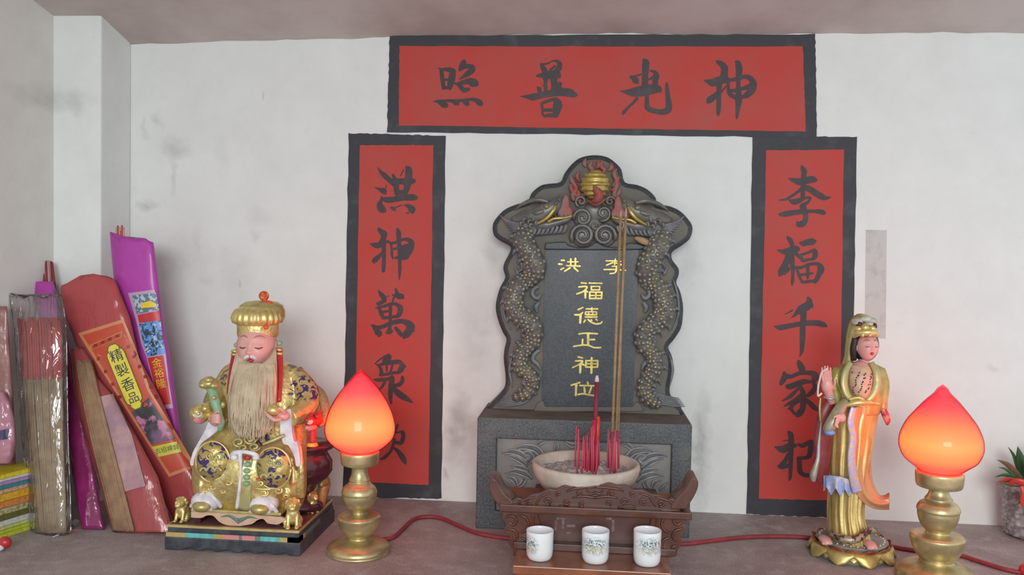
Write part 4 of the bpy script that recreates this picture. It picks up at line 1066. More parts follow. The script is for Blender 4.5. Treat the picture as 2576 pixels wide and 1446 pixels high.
gr_ = [(1, 966), (12, 975), (21, 988), (40, 1007), (64, 1035), (85, 1063), (98, 1092), (101.5, 1112), (100, 1130), (89, 1154), (67, 1172), (56, 1181), (50, 1185)]
mr_ = [(52, 1184), (58.5, 1188), (58, 1205), (56, 1219), (50, 1224), (27, 1227), (24, 1234), (27, 1244), (34, 1254), (31, 1257), (44, 1264), (51, 1273), (53, 1281), (51, 1284), (50.5, 1294), (47, 1308), (40, 1323), (30, 1333), (28, 1337), (34, 1341), (58, 1343), (66, 1347), (67, 1353), (65, 1362), (60, 1378), (52, 1393), (44, 1402), (41, 1408), (50, 1413), (74, 1421), (92, 1432), (98, 1442), (98, 1450), (93, 1458), (30, 1458.2)]
lampR = lamp(2354, 1458, gr_, mr_, 'lit red lotus bud lamp on a brass base between the goddess statue and the plant')
# ------------------------------------------------------------------ red mains cord
CORD = mat('red_cord_rubber', (0.30, 0.035, 0.045), 0.55, c2=(0.22, 0.03, 0.04), nscale=60)
def cord(pts, label, plug=None):
    r = .0034
    P = [V3((p.x, p.y, r)) for p in (atZ(x, y, r) for x, y in pts)]
    t = thing('power_cord', (P[0].x, P[0].y, 0), label, 'cord', 'red mains cords on the altar')
    mb = MB(); mb.tube(P, r, 10, 0, 8); mb.build('cord_sheath', CORD, t)
    if plug:
        c = V3((P[-1].x, P[-1].y, .009))
        mb = MB(); mb.ball(c + V3((.004, 0, 0)), (.010, .009, .009), 0, 16, 10); mb.build('plug', mat('red_plug', (0.5, 0.03, 0.04), 0.35), t)
cord([(962, 1357), (988, 1352), (1010, 1334), (1038, 1308), (1070, 1300), (1108, 1303), (1150, 1320), (1192, 1338), (1230, 1347), (1262, 1352), (1310, 1357)], 'red cord running from the brass lamp towards the wooden stand')
cord([(1690, 1369), (1742, 1366), (1790, 1360), (1860, 1352), (1930, 1349), (2000, 1350), (2045, 1353)], 'red cord running from the wooden stand to the goddess statue\'s lotus base')
cord([(2236, 1372), (2262, 1378), (2300, 1384), (2360, 1390), (2420, 1398), (2452, 1408), (2490, 1420), (2530, 1432), (2574, 1441)], 'red cord running from the goddess statue behind the lamp to a round red plug', True)
# ------------------------------------------------------------------ carved heads and hands
def head(mb, c, w, d, h, yaw, pitch, nose=1.0, eye=(.40, .10), lip_w=.26, lipz=-.50, nu=72, nv=60, jaw=.22, brow=.40, round_=1.0, lid=.05):
    """a lacquered head: one skin with nose, sockets, lids, cheeks, lips and chin; returns surface(X, Z, lift)"""
    g = lambda x, z, x0, z0, sx, sz: math.exp(-((x - x0) / sx) ** 2 - ((z - z0) / sz) ** 2)
    ex, ez = eye
    def disp(X, Z):
        q = 0.0
        q += nose * (.10 * g(X, Z, 0, .02, .10, .26) + .17 * g(X, Z, 0, -.19, .13, .11) + .06 * (g(X, Z, .13, -.22, .08, .07) + g(X, Z, -.13, -.22, .08, .07)))
        for s_ in (-1, 1):
            q += -.075 * g(X, Z, s_ * ex, ez + .06, .22, .15) + lid * g(X, Z, s_ * ex, ez - .01, .17, .075)
            q += .06 * g(X, Z, s_ * .46, -.24, .22, .20) + .035 * g(X, Z, s_ * ex, ez + .26, .24, .06)
        q += .055 * g(X, Z, 0, lipz + .045, lip_w, .05) + .05 * g(X, Z, 0, lipz - .06, lip_w * .8, .05) - .03 * g(X, Z, 0, lipz - .005, lip_w, .02)
        q += .07 * g(X, Z, 0, -.84, .24, .14) - .025 * g(X, Z, 0, -.66, .3, .07)
        return q
    cy, sy, cp, sp_ = math.cos(yaw), math.sin(yaw), math.cos(pitch), math.sin(pitch)
    def place(X, Y, Z):
        x, y, z = X * w, Y * d, Z * h
        y, z = y * cp + z * sp_, -y * sp_ + z * cp          # nod
        x, y = x * cy - y * sy, x * sy + y * cy             # turn
        return V3((c.x + x, c.y + y, c.z + z))
    def shape(X, Y, Z):
        k = 1 - jaw * max(0.0, -Z - .15) ** 1.5
        if Y < 0:
            f = min(1.0, -Y * 2.2)
            Y = Y - disp(X, Z) * f
        return place(X * k, Y, Z)
    def surf(X, Z, lift=0.0):
        return shape(X, -math.sqrt(max(0.0, 1 - X * X - Z * Z)) - lift, Z)
    b = len(mb.v)
    for j in range(nv + 1):
        t = PI * j / nv
        for k in range(nu):
            a = 2 * PI * k / nu
            mb.v.append(shape(math.sin(t) * math.cos(a), math.sin(t) * math.sin(a), -math.cos(t)))
    for j in range(nv):
        for k in range(nu):
            t = PI * (j + .5) / nv; a = 2 * PI * (k + .5) / nu
            X, Y, Z = math.sin(t) * math.cos(a), math.sin(t) * math.sin(a), -math.cos(t)
            m = 0
            mb.face((b + j * nu + k, b + j * nu + (k + 1) % nu, b + (j + 1) * nu + (k + 1) % nu, b + (j + 1) * nu + k), m)
    mb.tube([surf(x, lipz + .035 + .02 * (1 - (x / lip_w) ** 2) - .012 * (abs(x) < .03), .008) for x in (-lip_w, -lip_w * .6, -.06, 0, .06, lip_w * .6, lip_w)], [q * h for q in (.008, .034, .046, .040, .046, .034, .008)], 8, 2, 3)
    mb.tube([surf(x, lipz - .055 + .03 * (x / lip_w) ** 2, .010) for x in (-lip_w * .85, -lip_w * .4, 0, lip_w * .4, lip_w * .85)], [q * h for q in (.010, .046, .056, .046, .010)], 8, 2, 3)
    for s_ in (-1, 1):                       # lowered lids and brows as painted lines, ears
        mb.tube([surf(s_ * (ex + x), ez - .055 - .05 * (1 - (x / .19) ** 2), .012) for x in (-.19, -.12, -.04, .04, .12, .19)], [.012 * w, .034 * w, .042 * w, .042 * w, .034 * w, .012 * w], 6, 1, 3)
        mb.tube([surf(s_ * (ex + x), brow + .07 * (1 - (x / .24) ** 2), .010) for x in (-.24, -.1, .05, .24)], [.014 * w, .040 * w, .040 * w, .014 * w], 6, 3, 3)
        e = shape(s_ * .97, -.02, -.02)
        mb.ball(e, (.10 * w, .17 * d, .30 * h), 0, 10, 8)
    return surf, place

def fingers(mb, chains, r, m=0):
    for ch in chains:
        mb.tube(ch, [r * 1.0] + [r * .98] * (len(ch) - 2) + [r * .7], 9, m, 5)

# ------------------------------------------------------------------ the bearded earth god on his throne
c1, c2, c3 = atZ(420, 1378), atZ(752, 1405), atZ(840, 1310)
ax0, ax1 = c1.x, (c2.x + c3.x) / 2
ay0, ay1 = (c1.y + c2.y) / 2, c3.y
YA = (ay0 + ay1) / 2 + .004
god = thing('seated_deity_statue', ((ax0 + ax1) / 2, (ay0 + ay1) / 2, 0), 'seated gilded deity statue with a long real-hair beard on a black plinth', 'statue')
A = lambda x, y, d=0.0: atY(x, y, YA + d)
ma = mpp(YA)
zp = atY(755, 1337, ay0).z
hp = zp
mb = MB()
NX = 40
# lower block with a worn scalloped foot
bot = [(ax0 + (ax1 - ax0) * i / NX, .0045 * (0.5 + .5 * math.sin(i * 1.1)) * (0 if i in (0, 1, 2, 3, NX - 3, NX - 2, NX - 1, NX) else 1)) for i in range(NX + 1)]
P = [V3((x, ay0, z)) for x, z in bot] + [V3((ax1, ay0, hp * .54)), V3((ax0, ay0, hp * .54))]
mb.prism(P, (0, ay1 - ay0, 0))
i_ = .003
mb.box((ax0 + i_, ay0 + i_, hp * .70), (ax1 - i_, ay1 - i_, hp - .001))
plinth = mb.build('plinth', BLACKP, god)
bevel(plinth, .0018, 2, 60)
mb = MB()
X_ = lambda px: atY(px, 1352, ay0).x
segs = [(424, 466, 1), (466, 538, 2), (538, 560, 1), (560, 600, 3), (600, 608, 4), (608, 640, 3), (640, 654, 4), (654, 704, 2), (704, 756, 1)]
xs = [ax0 + .002] + [X_(s_[1]) for s_ in segs[:-1]] + [ax1 - .002]
for (a, b_, m), x0, x1 in zip(segs, xs[:-1], xs[1:]):
    mb.box((x0, ay0 + .0012, hp * .53), (x1, ay0 + .02, hp * .71), m)
mb.box((ax0 + .004, ay0 + .018, hp * .53), (ax1 - .02, ay1 - .002, hp * .71), 0)
for y0, y1, m in ((ay0 + .0012, ay0 + .03, 1), (ay0 + .03, ay0 + .10, 4), (ay0 + .10, ay1 - .002, 0)):
    mb.box((ax1 - .02, y0, hp * .53), (ax1 - .002, y1, hp * .71), m)
GREENG = mat('grey_green_paint', (0.14, 0.20, 0.17), 0.5)
TURQ = mat('turquoise_paint', (0.16, 0.52, 0.48), 0.5, c2=(0.12, 0.40, 0.38), nscale=90)
mb.build('painted_band', [BLACKP, GOLD, TURQ, PINKP, GREENG], plinth)
mb = MB()
mb.box((ax0 + i_ - .0005, ay0 + i_ - .0005, hp - .0035), (ax1 - i_ + .0005, ay0 + i_ + .003, hp)); mb.box((ax0 + i_ - .0005, ay0 + i_ + .003, hp - .003), (ax0 + i_ + .002, ay1 - i_, hp)); mb.box((ax1 - i_ - .002, ay0 + i_ + .003, hp - .003), (ax1 - i_ + .0005, ay1 - i_, hp))
mb.build('gold_edge', GOLD, plinth)
mb = MB(); mb.box((ax0 + .006, ay0 + .007, hp - .004), (ax1 - .006, ay1 - .006, hp + .0005))
mb.build('plinth_top', mat('maroon_top_paint', (0.20, 0.075, 0.065), 0.6, c2=(0.14, 0.06, 0.06), nscale=40), plinth)
zP = hp + .0005
# footstool
YST = ay0 + .010
St = lambda x, y, d=0.0: atY(x, y, YST + d)
zst = St(590, 1285).z
sx0_, sx1_ = St(480, 1285).x, St(706, 1292).x
mb = MB(); mb.box((sx0_, YST, zst - .0045), (sx1_, YST + .055, zst))
stool = mb.build('footstool', GOLDO, god); bevel(stool, .001)
mb = MB()
ap = [(480, 1286), (704, 1300), (702, 1318), (686, 1319), (672, 1316), (662, 1306), (648, 1308), (634, 1318), (612, 1322), (590, 1324), (566, 1320), (550, 1312), (536, 1298), (520, 1297), (506, 1303), (480, 1302)]
mb.prism([St(x, y, .001) for x, y, *_ in catmull([(x, y, 0) for x, y in ap], 3)], (0, .006, 0))
apn = mb.build('carved_apron', PEACHP, stool); bevel(apn, .0008)
mb = MB()
for pts, r in ((([(556, 1300), (575, 1297), (592, 1306), (600, 1316)]), [1, 3, 4, 2]), (([(646, 1304), (626, 1300), (608, 1308), (598, 1316)]), [1, 3, 4, 2]), (([(590, 1302), (600, 1306), (612, 1302)]), [1, 3, 1])):
    mb.tube([St(x, y, .0006) for x, y in pts], [q * ma for q in r], 7, 0, 5, .4)
mb.build('painted_leaf', GREENG, apn)
for x0, x1 in ((486, 500), (690, 702)):
    mb = MB(); mb.box((St(x0, 1300).x, YST + .006, zP), (St(x1, 1300).x, YST + .05, zst - .004))
    mb.build('stool_leg', MAROON, stool)
# shoes under white hems
for (x, y) in ((520, 1262), (664, 1280)):
    mb = MB()
    p = St(x, y, .012)
    p.z = zst + .010
    mb.ball(p, (38 * ma, .022, 26 * ma), 0, 20, 12)
    mb.tube([St(x - 40, y + 12, .006), St(x - 22, y - 8, .0), St(x, y - 24, .006), St(x + 20, y - 8, .0), St(x + 36, y + 13, .008)], [5 * ma, 6 * ma, 7 * ma, 6 * ma, 5 * ma], 8, 0, 5)
    hem = mb.build('white_hem', WHITEP, god)
    mb = MB()
    q = V3((p.x, YST + .001, zst + .0035))
    mb.ball(q + V3((0, -.004, .003)), (24 * ma, .014, 15 * ma), 0, 18, 10)
    mb.box((q.x - 26 * ma, YST - .004, zst), (q.x + 26 * ma, YST + .02, zst + .0045), 1)
    mb.build('shoe', [GOLDO, mat('lilac_sole', (0.56, 0.52, 0.66), 0.5)], god)
# the robe: torso, lap, sleeves and skirt melted into one carved surface
def loft(mb, secs, n=40, fold=0.0, nf=11, m=0, ph=0.0, sub=4):
    """secs: (left px, right px, y px, depth of the middle, half depth, fold) in a thing's own plane"""
    S_ = catmull([tuple(map(float, s_)) for s_ in secs], sub)
    rings = []
    for (p0, p1, z, y, ry, fo) in S_:
        rg = []
        cx, rx = (p0 + p1) / 2, (p1 - p0) / 2
        for k in range(n):
            a = 2 * PI * k / n
            q = 1 + fo * math.sin(nf * a + ph + z * 14) + fo * .5 * math.sin((nf * 2 - 3) * a + 1.7 + ph)
            rg.append((cx + rx * q * math.cos(a), y + ry * q * math.sin(a), z))
        rings.append(rg)
    mb.rings(rings, m)
def secs(fn, rows, Y):
    out = []
    for x0, x1, y, dy, ry, fo in rows:
        a, b_ = fn(x0, y, 0), fn(x1, y, 0)
        k = (Y + dy - CAM.y) / (Y - CAM.y)
        a, b_ = fn(x0, y, dy), fn(x1, y, dy)
        out.append((a.x, b_.x, (a.z + b_.z) / 2, Y + dy, ry, fo))
    return out[::-1]
def robe_nodes(spots, c_navy=(0.05, 0.03, 0.12), th=(0.50, 0.56), sc=95.0):
    base = gold_nodes(1, 130, (0.58, 0.45, 0.16))
    def f(m, nt, b, tc):
        base(m, nt, b, tc)
        vec = tc.outputs['Object']
        col = b.inputs['Base Color'].links[0].from_socket
        tot = None
        for (c, r, s_) in spots:
            d = nt.nodes.new('ShaderNodeVectorMath'); d.operation = 'DISTANCE'
            nt.links.new(vec, d.inputs[0]); d.inputs[1].default_value = c
            v = maprange(nt, d.outputs['Value'], r, r * .8, 0.0, s_)
            tot = v if tot is None else nodemath(nt, 'MAXIMUM', tot, v)
        n = noise_out(nt, vec, sc, 1.5, .5, 1.2)
        fac = nodemath(nt, 'MULTIPLY', tot, maprange(nt, n, *th))
        nt.links.new(mixcol(nt, fac, col, c_navy), b.inputs['Base Color'])
        nt.links.new(maprange(nt, fac, 0, 1, .7, 0.0), b.inputs['Metallic'])
    return f
off = god.location
loc = lambda p: tuple(p - off)
ROBE1 = mat('embossed_gold_robe', (0.84, 0.69, 0.31), 0.36, 0.60, extra=robe_nodes([(loc(A(768, 985, -.02)), .030, 1.0), (loc(A(562, 945, -.03)), .018, .9), (loc(A(748, 925, .0)), .018, .8), (loc(A(660, 1108, -.06)), .014, 1.0)]))
mb = MB()
loft(mb, secs(A, [(612, 700, 902, .006, .018, 0), (568, 750, 922, .006, .034, 0), (554, 766, 952, .004, .042, 0), (552, 772, 1000, -.002, .044, 0), (545, 772, 1050, -.008, .046, 0), (520, 772, 1092, -.016, .052, 0), (500, 770, 1130, -.026, .062, .01), (492, 768, 1180, -.030, .064, .02), (494, 766, 1225, -.026, .060, .03), (500, 758, 1258, -.018, .050, .035), (508, 750, 1276, -.016, .044, .035)], YA), 72, nf=13)
for pts, rr in (([(738, 938, 0), (772, 985, -.012), (766, 1030, -.035), (728, 1052, -.066)], [26, 30, 30, 22]), ([(580, 938, 0), (558, 985, -.014), (548, 1030, -.040), (544, 1056, -.066)], [25, 28, 27, 20])):
    mb.tube([A(*p) for p in pts], [r * ma for r in rr], 16, 0, 6)
for x, y in ((540, 1162), (690, 1176)):
    mb.ball(A(x, y, -.052), (47 * ma, .040, 52 * ma), 0, 24, 16)
for x0, y0, x1, y1, w in ((560, 1205, 530, 1262, 8), (600, 1200, 590, 1275, 9), (640, 1215, 650, 1280, 9), (735, 1150, 742, 1270, 10), (755, 1120, 760, 1250, 9), (720, 1210, 724, 1276, 8), (505, 1200, 505, 1258, 7)):
    mb.tube([A(x0, y0, -.076 if x0 < 715 else -.056), A((x0 + x1) / 2, (y0 + y1) / 2, -.078 if x0 < 715 else -.062), A(x1, y1, -.060 if x0 < 715 else -.050)], [w * ma * .6, w * ma, w * ma * .8], 9, 0, 4)
robe = mb.build('gold_robe', ROBE1, god)
fuse(robe, .0016, 3)
def sk(x, y, lift=.005):
    t = [(1180, -.030, .064), (1225, -.026, .060), (1258, -.018, .050), (1276, -.016, .044)]
    for a_, b_ in zip(t[:-1], t[1:]):
        if y <= b_[0] or b_ is t[-1]:
            u = max(0.0, min(1.0, (y - a_[0]) / (b_[0] - a_[0]))); c_, r_ = a_[1] + (b_[1] - a_[1]) * u, a_[2] + (b_[2] - a_[2]) * u
            break
    q = (x - 610) / 160
    return c_ - r_ * max(.04, 1 - q * q) ** .5 - lift
# raised cloud scrolls and small vermilion flowers on the skirt
for side in (0, 1):
  mb = MB()
  for cx_, cy_, r, d in ((535, 1226, 13, -.072), (560, 1236, 11, -.074), (515, 1236, 10, -.066), (664, 1240, 12, -.074), (700, 1234, 13, -.072), (684, 1256, 10, -.068), (640, 1256, 9, -.072), (545, 1256, 9, -.068), (720, 1248, 9, -.062), (575, 1214, 10, -.078), (655, 1216, 9, -.080)):
    if (cx_ > 622) != bool(side):
        continue
    mb.tube([A(cx_ + r * (1 - i / 30) * math.cos(i * .5 + cx_), cy_ + r * .75 * (1 - i / 30) * math.sin(i * .5 + cx_), sk(cx_ + r * (1 - i / 30) * math.cos(i * .5 + cx_), cy_) - .0003 * i) for i in range(20)], 3.2 * ma, 7)
  for x0, y0, x1, y1 in ((496, 1218, 545, 1214), (498, 1228, 530, 1246), (640, 1228, 716, 1222), (650, 1238, 690, 1270)):
    if (x0 > 622) != bool(side):
        continue
    mb.tube([A(x0, y0, sk(x0, y0)), A((x0 + x1) / 2, (y0 + y1) / 2 + 5, sk((x0 + x1) / 2, (y0 + y1) / 2)), A(x1, y1, sk(x1, y1))], [1.5 * ma, 4 * ma, 1.5 * ma], 8, 0, 5)
  mb.build('raised_scrolls', GOLD, robe)
mb = MB()
for x, y, d in ((522, 1212, -.076), (588, 1202, -.080), (652, 1205, -.082), (716, 1256, -.070), (736, 1216, -.052)):
    mb.ball(A(x, y, sk(x, y, 0)), (9 * ma, .004, 4 * ma), 0, 10, 7)
mb.build('vermilion_flower', ORANGE, robe)
# knee medallions
MEDAL = mat('medallion_paint', (0.62, 0.47, 0.17), 0.36, 0.6, extra=robe_nodes([((0, 0, 0), 9.0, 1.0)], sc=75.0, th=(0.52, 0.55)))
for x, y, tw in ((538, 1160, -.15), (690, 1176, .12)):
    mb = MB()
    p = A(x, y, -.083)
    mb.ball(p, (44 * ma, .016, 51 * ma), 0, 28, 16)
    me_o = mb.build('knee_medallion', MEDAL, robe)
    mb = MB()
    mb.tube([V3((p.x + 43.5 * ma * math.cos(a), p.y - .003, p.z + 50.5 * ma * math.sin(a))) for a in [2 * PI * i / 40 for i in range(41)]], 2.6 * ma, 8)
    mb.build('medallion_rim', GOLD, me_o)
    mb = MB()
    for q in range(3):
        mb.tube([A(x - 26 + q * 18 + 8 * math.cos(a), y + 26 + 9 * math.sin(a) - 4 * (q == 1), -.0985 - .001 * math.sin(a)) for a in [PI + PI * i / 8 for i in range(9)]], 3.4 * ma, 7)
    for q in range(2):
        N = 16
        cx_, cy_ = x - 10 + q * 22, y - 14 + q * 4
        mb.tube([A(cx_ + (12 - .6 * i) * math.cos(i * .55 + q * 2), cy_ + (12 - .6 * i) * math.sin(i * .55 + q * 2), -.0985) for i in range(N)], 2.6 * ma, 7)
    mb.build('medallion_scroll', PALEGREEN, me_o)
# belt panel with white bow and green apron
mb = MB()
mb.tube([A(624, 1150, -.086), A(622, 1190, -.088), A(618, 1235, -.088), A(612, 1280, -.082)], [12 * ma, 13 * ma, 15 * ma, 17 * ma], 12, 0, 5, .35, up=(0, 1, 0))
apr = mb.build('belt_apron', PALEGREEN, god)
mb = MB()
for q in range(4):
    mb.ball(A(622 - q, 1168 + q * 16, -.094), (9 * ma, .004, 7 * ma), 0, 10, 7)
mb.build('jade_inlay', JADE, apr)
mb = MB()
mb.tube([A(584, 1148, -.082), A(590, 1140, -.090), A(612, 1136, -.094), A(640, 1142, -.094), A(648, 1152, -.088)], [8 * ma, 7 * ma, 5 * ma, 6 * ma, 7 * ma], 10, 0, 5)
mb.tube([A(604, 1140, -.094), A(606, 1180, -.093), A(602, 1230, -.092), A(596, 1278, -.084)], [6 * ma, 4 * ma, 4 * ma, 5 * ma], 9, 0, 5)
mb.ball(A(590, 1150, -.088), (10 * ma, .006, 9 * ma)); mb.ball(A(644, 1150, -.090), (9 * ma, .006, 8 * ma))
mb.build('white_bow', WHITEP, god)
mb = MB()
for cx_, cy_, r in ((600, 1112, 16), (628, 1104, 17), (640, 1124, 14), (612, 1126, 12)):
    mb.tube([A(cx_ + r * (1 - i / 26) * math.cos(i * .5), cy_ + r * .8 * (1 - i / 26) * math.sin(i * .5), -.079 - .0006 * i) for i in range(18)], 3.4 * ma, 7)
mb.tube([A(660, 1118, -.082), A(690, 1106, -.078), A(716, 1094, -.072)], [3 * ma, 5 * ma, 4 * ma], 8, 0, 5)
mb.build('belt_scrolls', PALEGREEN, god)
mb = MB(); mb.tube([A(616, 1150, -.098), A(628, 1152, -.099)], 6 * ma, 8)
mb.build('red_clasp', REDP, god)
# head
mb = MB()
hc = A(647, 872, -.004)
surf, place = head(mb, hc, 51 * ma, .036, 63 * ma, .07, .06, nose=1.0, eye=(.40, .08), lip_w=.22, lipz=-.47, jaw=.15, lid=.06)
mb.tube([A(648, 905, .0), A(650, 935, .006)], [30 * ma, 40 * ma], 16)
mb.build('face', [SKIN, SKIND, LIPS, mat('brow_brown', (0.42, 0.20, 0.16), .5)], god)
mb = MB()
for s_ in (-1, 1):
    mb.tube([surf(s_ * x, z, .03) for x, z in ((.03, -.36), (.14, -.36), (.26, -.42), (.34, -.50))], [.09 * 49 * ma, .10 * 49 * ma, .08 * 49 * ma, .02 * 49 * ma], 8, 0, 4)
mb.build('white_moustache', WHITEP, god)
# long beard of real hair
mb = MB()
rnd = random.Random(3)
loft(mb, secs(A, [(602, 692, 912, -.034, .011, 0), (590, 696, 950, -.046, .012, .03), (578, 694, 1000, -.056, .013, .04), (575, 692, 1040, -.064, .012, .05), (582, 682, 1075, -.074, .009, .06), (600, 655, 1098, -.080, .004, .06)], YA), 56, nf=15)
for i in range(230):
    s_ = -1 + 2 * (i + rnd.random()) / 230
    x0 = 646 + s_ * 47; y0 = 918 - 46 * abs(s_) ** 2.2 + rnd.uniform(-3, 3)
    d0 = -.044 + .030 * abs(s_) ** 2
    x1 = 633 + s_ * 58 + rnd.uniform(-5, 5)
    xe = 632 + s_ * 54 + rnd.uniform(-8, 8); ye = 1106 - 26 * abs(s_) ** 2 + rnd.uniform(-34, 6)
    dm = -.068 + .018 * s_ * s_ + rnd.uniform(-.006, .002)
    mb.tube([A(x0, y0, d0), A((x0 + x1) / 2 + rnd.uniform(-3, 3), (y0 + 1000) / 2, (d0 + dm) / 2 - .006), A(x1, 1010, dm - .003), A((x1 + xe) / 2 + rnd.uniform(-4, 4), (1010 + ye) / 2 + 5, dm - .012), A(xe, ye, dm - .020)], [1.5 * ma, 2.4 * ma, 2.6 * ma, 2.0 * ma, .5 * ma], 5, 0, 4)
mb.build('beard', HAIR, god)
# hat
mb = MB()
hx = A(648, 830, .0)
kz = lambda y: A(648, y, 0).z
W = lambda px: px * ma
def wv(r, z, a, j):
    return r
mb.lathe([(W(46), kz(848)), (W(51), kz(846)), (W(53), kz(838)), (W(53), kz(818)), (W(51), kz(812)), (W(40), kz(810))], (hx.x, hx.y + .002), 48)
band = mb.build('hat_band', GOLDP, god)
mb = MB()
def puff(r, z, a, j):
    return r * (1 + .035 * math.cos(a * 22) * (1 if 0 < j < 6 else .3))
mb.lathe([(W(50), kz(816)), (W(61), kz(810)), (W(64), kz(800)), (W(61), kz(788)), (W(54), kz(778)), (W(40), kz(771)), (W(20), kz(768)), (W(.5), kz(768))], (hx.x, hx.y - .002), 132, wave=puff)
mb.build('fluted_hat_crown', GOLD, god)
mb = MB()
mb.lathe([(W(54), kz(812)), (W(60), kz(798)), (W(60), kz(782)), (W(54), kz(768)), (W(40), kz(760)), (W(18), kz(757)), (W(.5), kz(756.5))], (hx.x + .0015, hx.y + .012), 48)
mb.build('hat_back', GOLDO, god)
mb = MB(); mb.ball(A(664, 744, .004), 13 * ma, 0); 
pom = mb.build('pompom', mat('red_yellow_pompom', (0.62, 0.05, 0.03), .5, c2=(0.62, 0.42, 0.10), nscale=70, lo_=.56, hi=.62, detail=1), god)
mb = MB(); mb.ball(A(675, 765, .0), (13 * ma, 13 * ma, 10 * ma)); mb.ball(A(668, 758, .002), 6 * ma); mb.ball(A(684, 770, .0), 7 * ma)
mb.build('pompom_knot', ORANGE, god)
mb = MB(); mb.ball(A(669, 823, -.031), 6.5 * ma)
mb.build('hat_bead', ORANGE, band)
# ear beads and ribbons
for x, y, rib in ((595, 868, [(592, 880, -.010), (588, 905, -.020), (582, 950, -.036), (578, 990, -.046)]), (703, 863, [(703, 876, -.010), (704, 905, -.018), (703, 950, -.034), (700, 1010, -.050)])):
    mb = MB(); mb.ball(A(x, y, -.008), 7 * ma)
    bd = mb.build('jade_bead', JADE, god)
    mb = MB(); mb.tube([A(*p) for p in rib], [7.5 * ma, 8.5 * ma, 9 * ma, 8 * ma], 10, 0, 6, .4)
    rb = mb.build('red_ribbon', REDP, god)
    mb = MB()
    for t in (.03, .13):
        p = A(*rib[0]).lerp(A(*rib[1]), t * 3.4)
        mb.tube([p + V3((0, 0, 3 * ma)), p - V3((0, 0, 3 * ma))], 9.4 * ma, 12)
    mb.build('gold_ring', GOLD, rb)
# sleeves ends, hands, sceptre and ingot
mb = MB()
mb.prism([A(x, y, -.068) for x, y, *_ in catmull([(x, y, 0) for x, y in ((528, 1046), (546, 1058), (552, 1074), (530, 1098), (506, 1116), (498, 1140), (492, 1166), (482, 1172), (477, 1166), (484, 1138), (498, 1112), (516, 1080))], 3)], (0, .012, 0))
o = mb.build('white_cuff', WHITEP, god); bevel(o, .003, 3)
mb = MB()
mb.prism([A(x, y, -.070) for x, y, *_ in catmull([(x, y, 0) for x, y in ((704, 1062), (712, 1042), (722, 1030), (732, 1034), (733, 1070), (738, 1108), (746, 1112), (752, 1140), (755, 1170), (744, 1172), (740, 1150), (726, 1122), (712, 1116), (704, 1090))], 3)], (0, .012, 0))
o = mb.build('white_cuff', WHITEP, god); bevel(o, .003, 3)
mb = MB()
mb.ball(A(712, 1046, -.084), (16 * ma, .009, 12 * ma), 0, 14, 10)
fingers(mb, [[A(706, 1052 + q * .6, -.086 - q * .003), A(690, 1052 + q, -.094 - q * .003), A(676, 1046, -.096 - q * .002), A(667 + q, 1036 + q, -.094 - q * .002)] for q in (-2, 0, 2, 4)] + [[A(716, 1040, -.092), A(708, 1030, -.100), A(700, 1026, -.103)]], 4.6 * ma)
o = mb.build('hand', SKIN, god); fuse(o, .0009, 2)
mb = MB(); mb.ball(A(688, 1031, -.089), (18 * ma, .0105, 14 * ma), 0, 20, 14); mb.ball(A(690, 1024, -.090), (10 * ma, .006, 9 * ma), 0)
mb.build('gold_ingot', GOLD, god)
mb = MB()
mb.ball(A(541, 1056, -.080), (13 * ma, .009, 16 * ma), 0, 14, 10)
fingers(mb, [[A(532, 1046 + q * 6, -.084), A(536, 1044 + q * 6, -.096), A(548, 1044 + q * 6, -.100), A(557, 1048 + q * 6, -.092)] for q in range(4)] + [[A(536, 1042, -.086), A(546, 1036, -.094), A(552, 1034, -.096)]], 3.8 * ma)
o = mb.build('hand', SKIN, god); fuse(o, .0009, 2)
mb = MB()
mb.tube([A(530, 974, -.078), A(536, 990, -.083), A(543, 1015, -.087), A(550, 1040, -.089), A(556, 1064, -.089), A(552, 1082, -.086)], [13 * ma, 11 * ma, 12 * ma, 9 * ma, 9 * ma, 5 * ma], 14, 0, 6)
sc = mb.build('sceptre', JADE, god)
mb = MB()
mb.ball(A(526, 964, -.080), (24 * ma, .013, 15 * ma), 0, 22, 12); mb.ball(A(512, 968, -.086), (11 * ma, .008, 9 * ma), 0); mb.ball(A(538, 969, -.086), (11 * ma, .008, 9 * ma), 0); mb.ball(A(526, 955, -.086), (12 * ma, .008, 9 * ma), 0)
mb.ball(A(538, 1000, -.097), 5 * ma, 0); mb.ball(A(560, 1018, -.088), (6 * ma, 5 * ma, 8 * ma), 0)
mb.build('sceptre_head', GOLDO, sc)
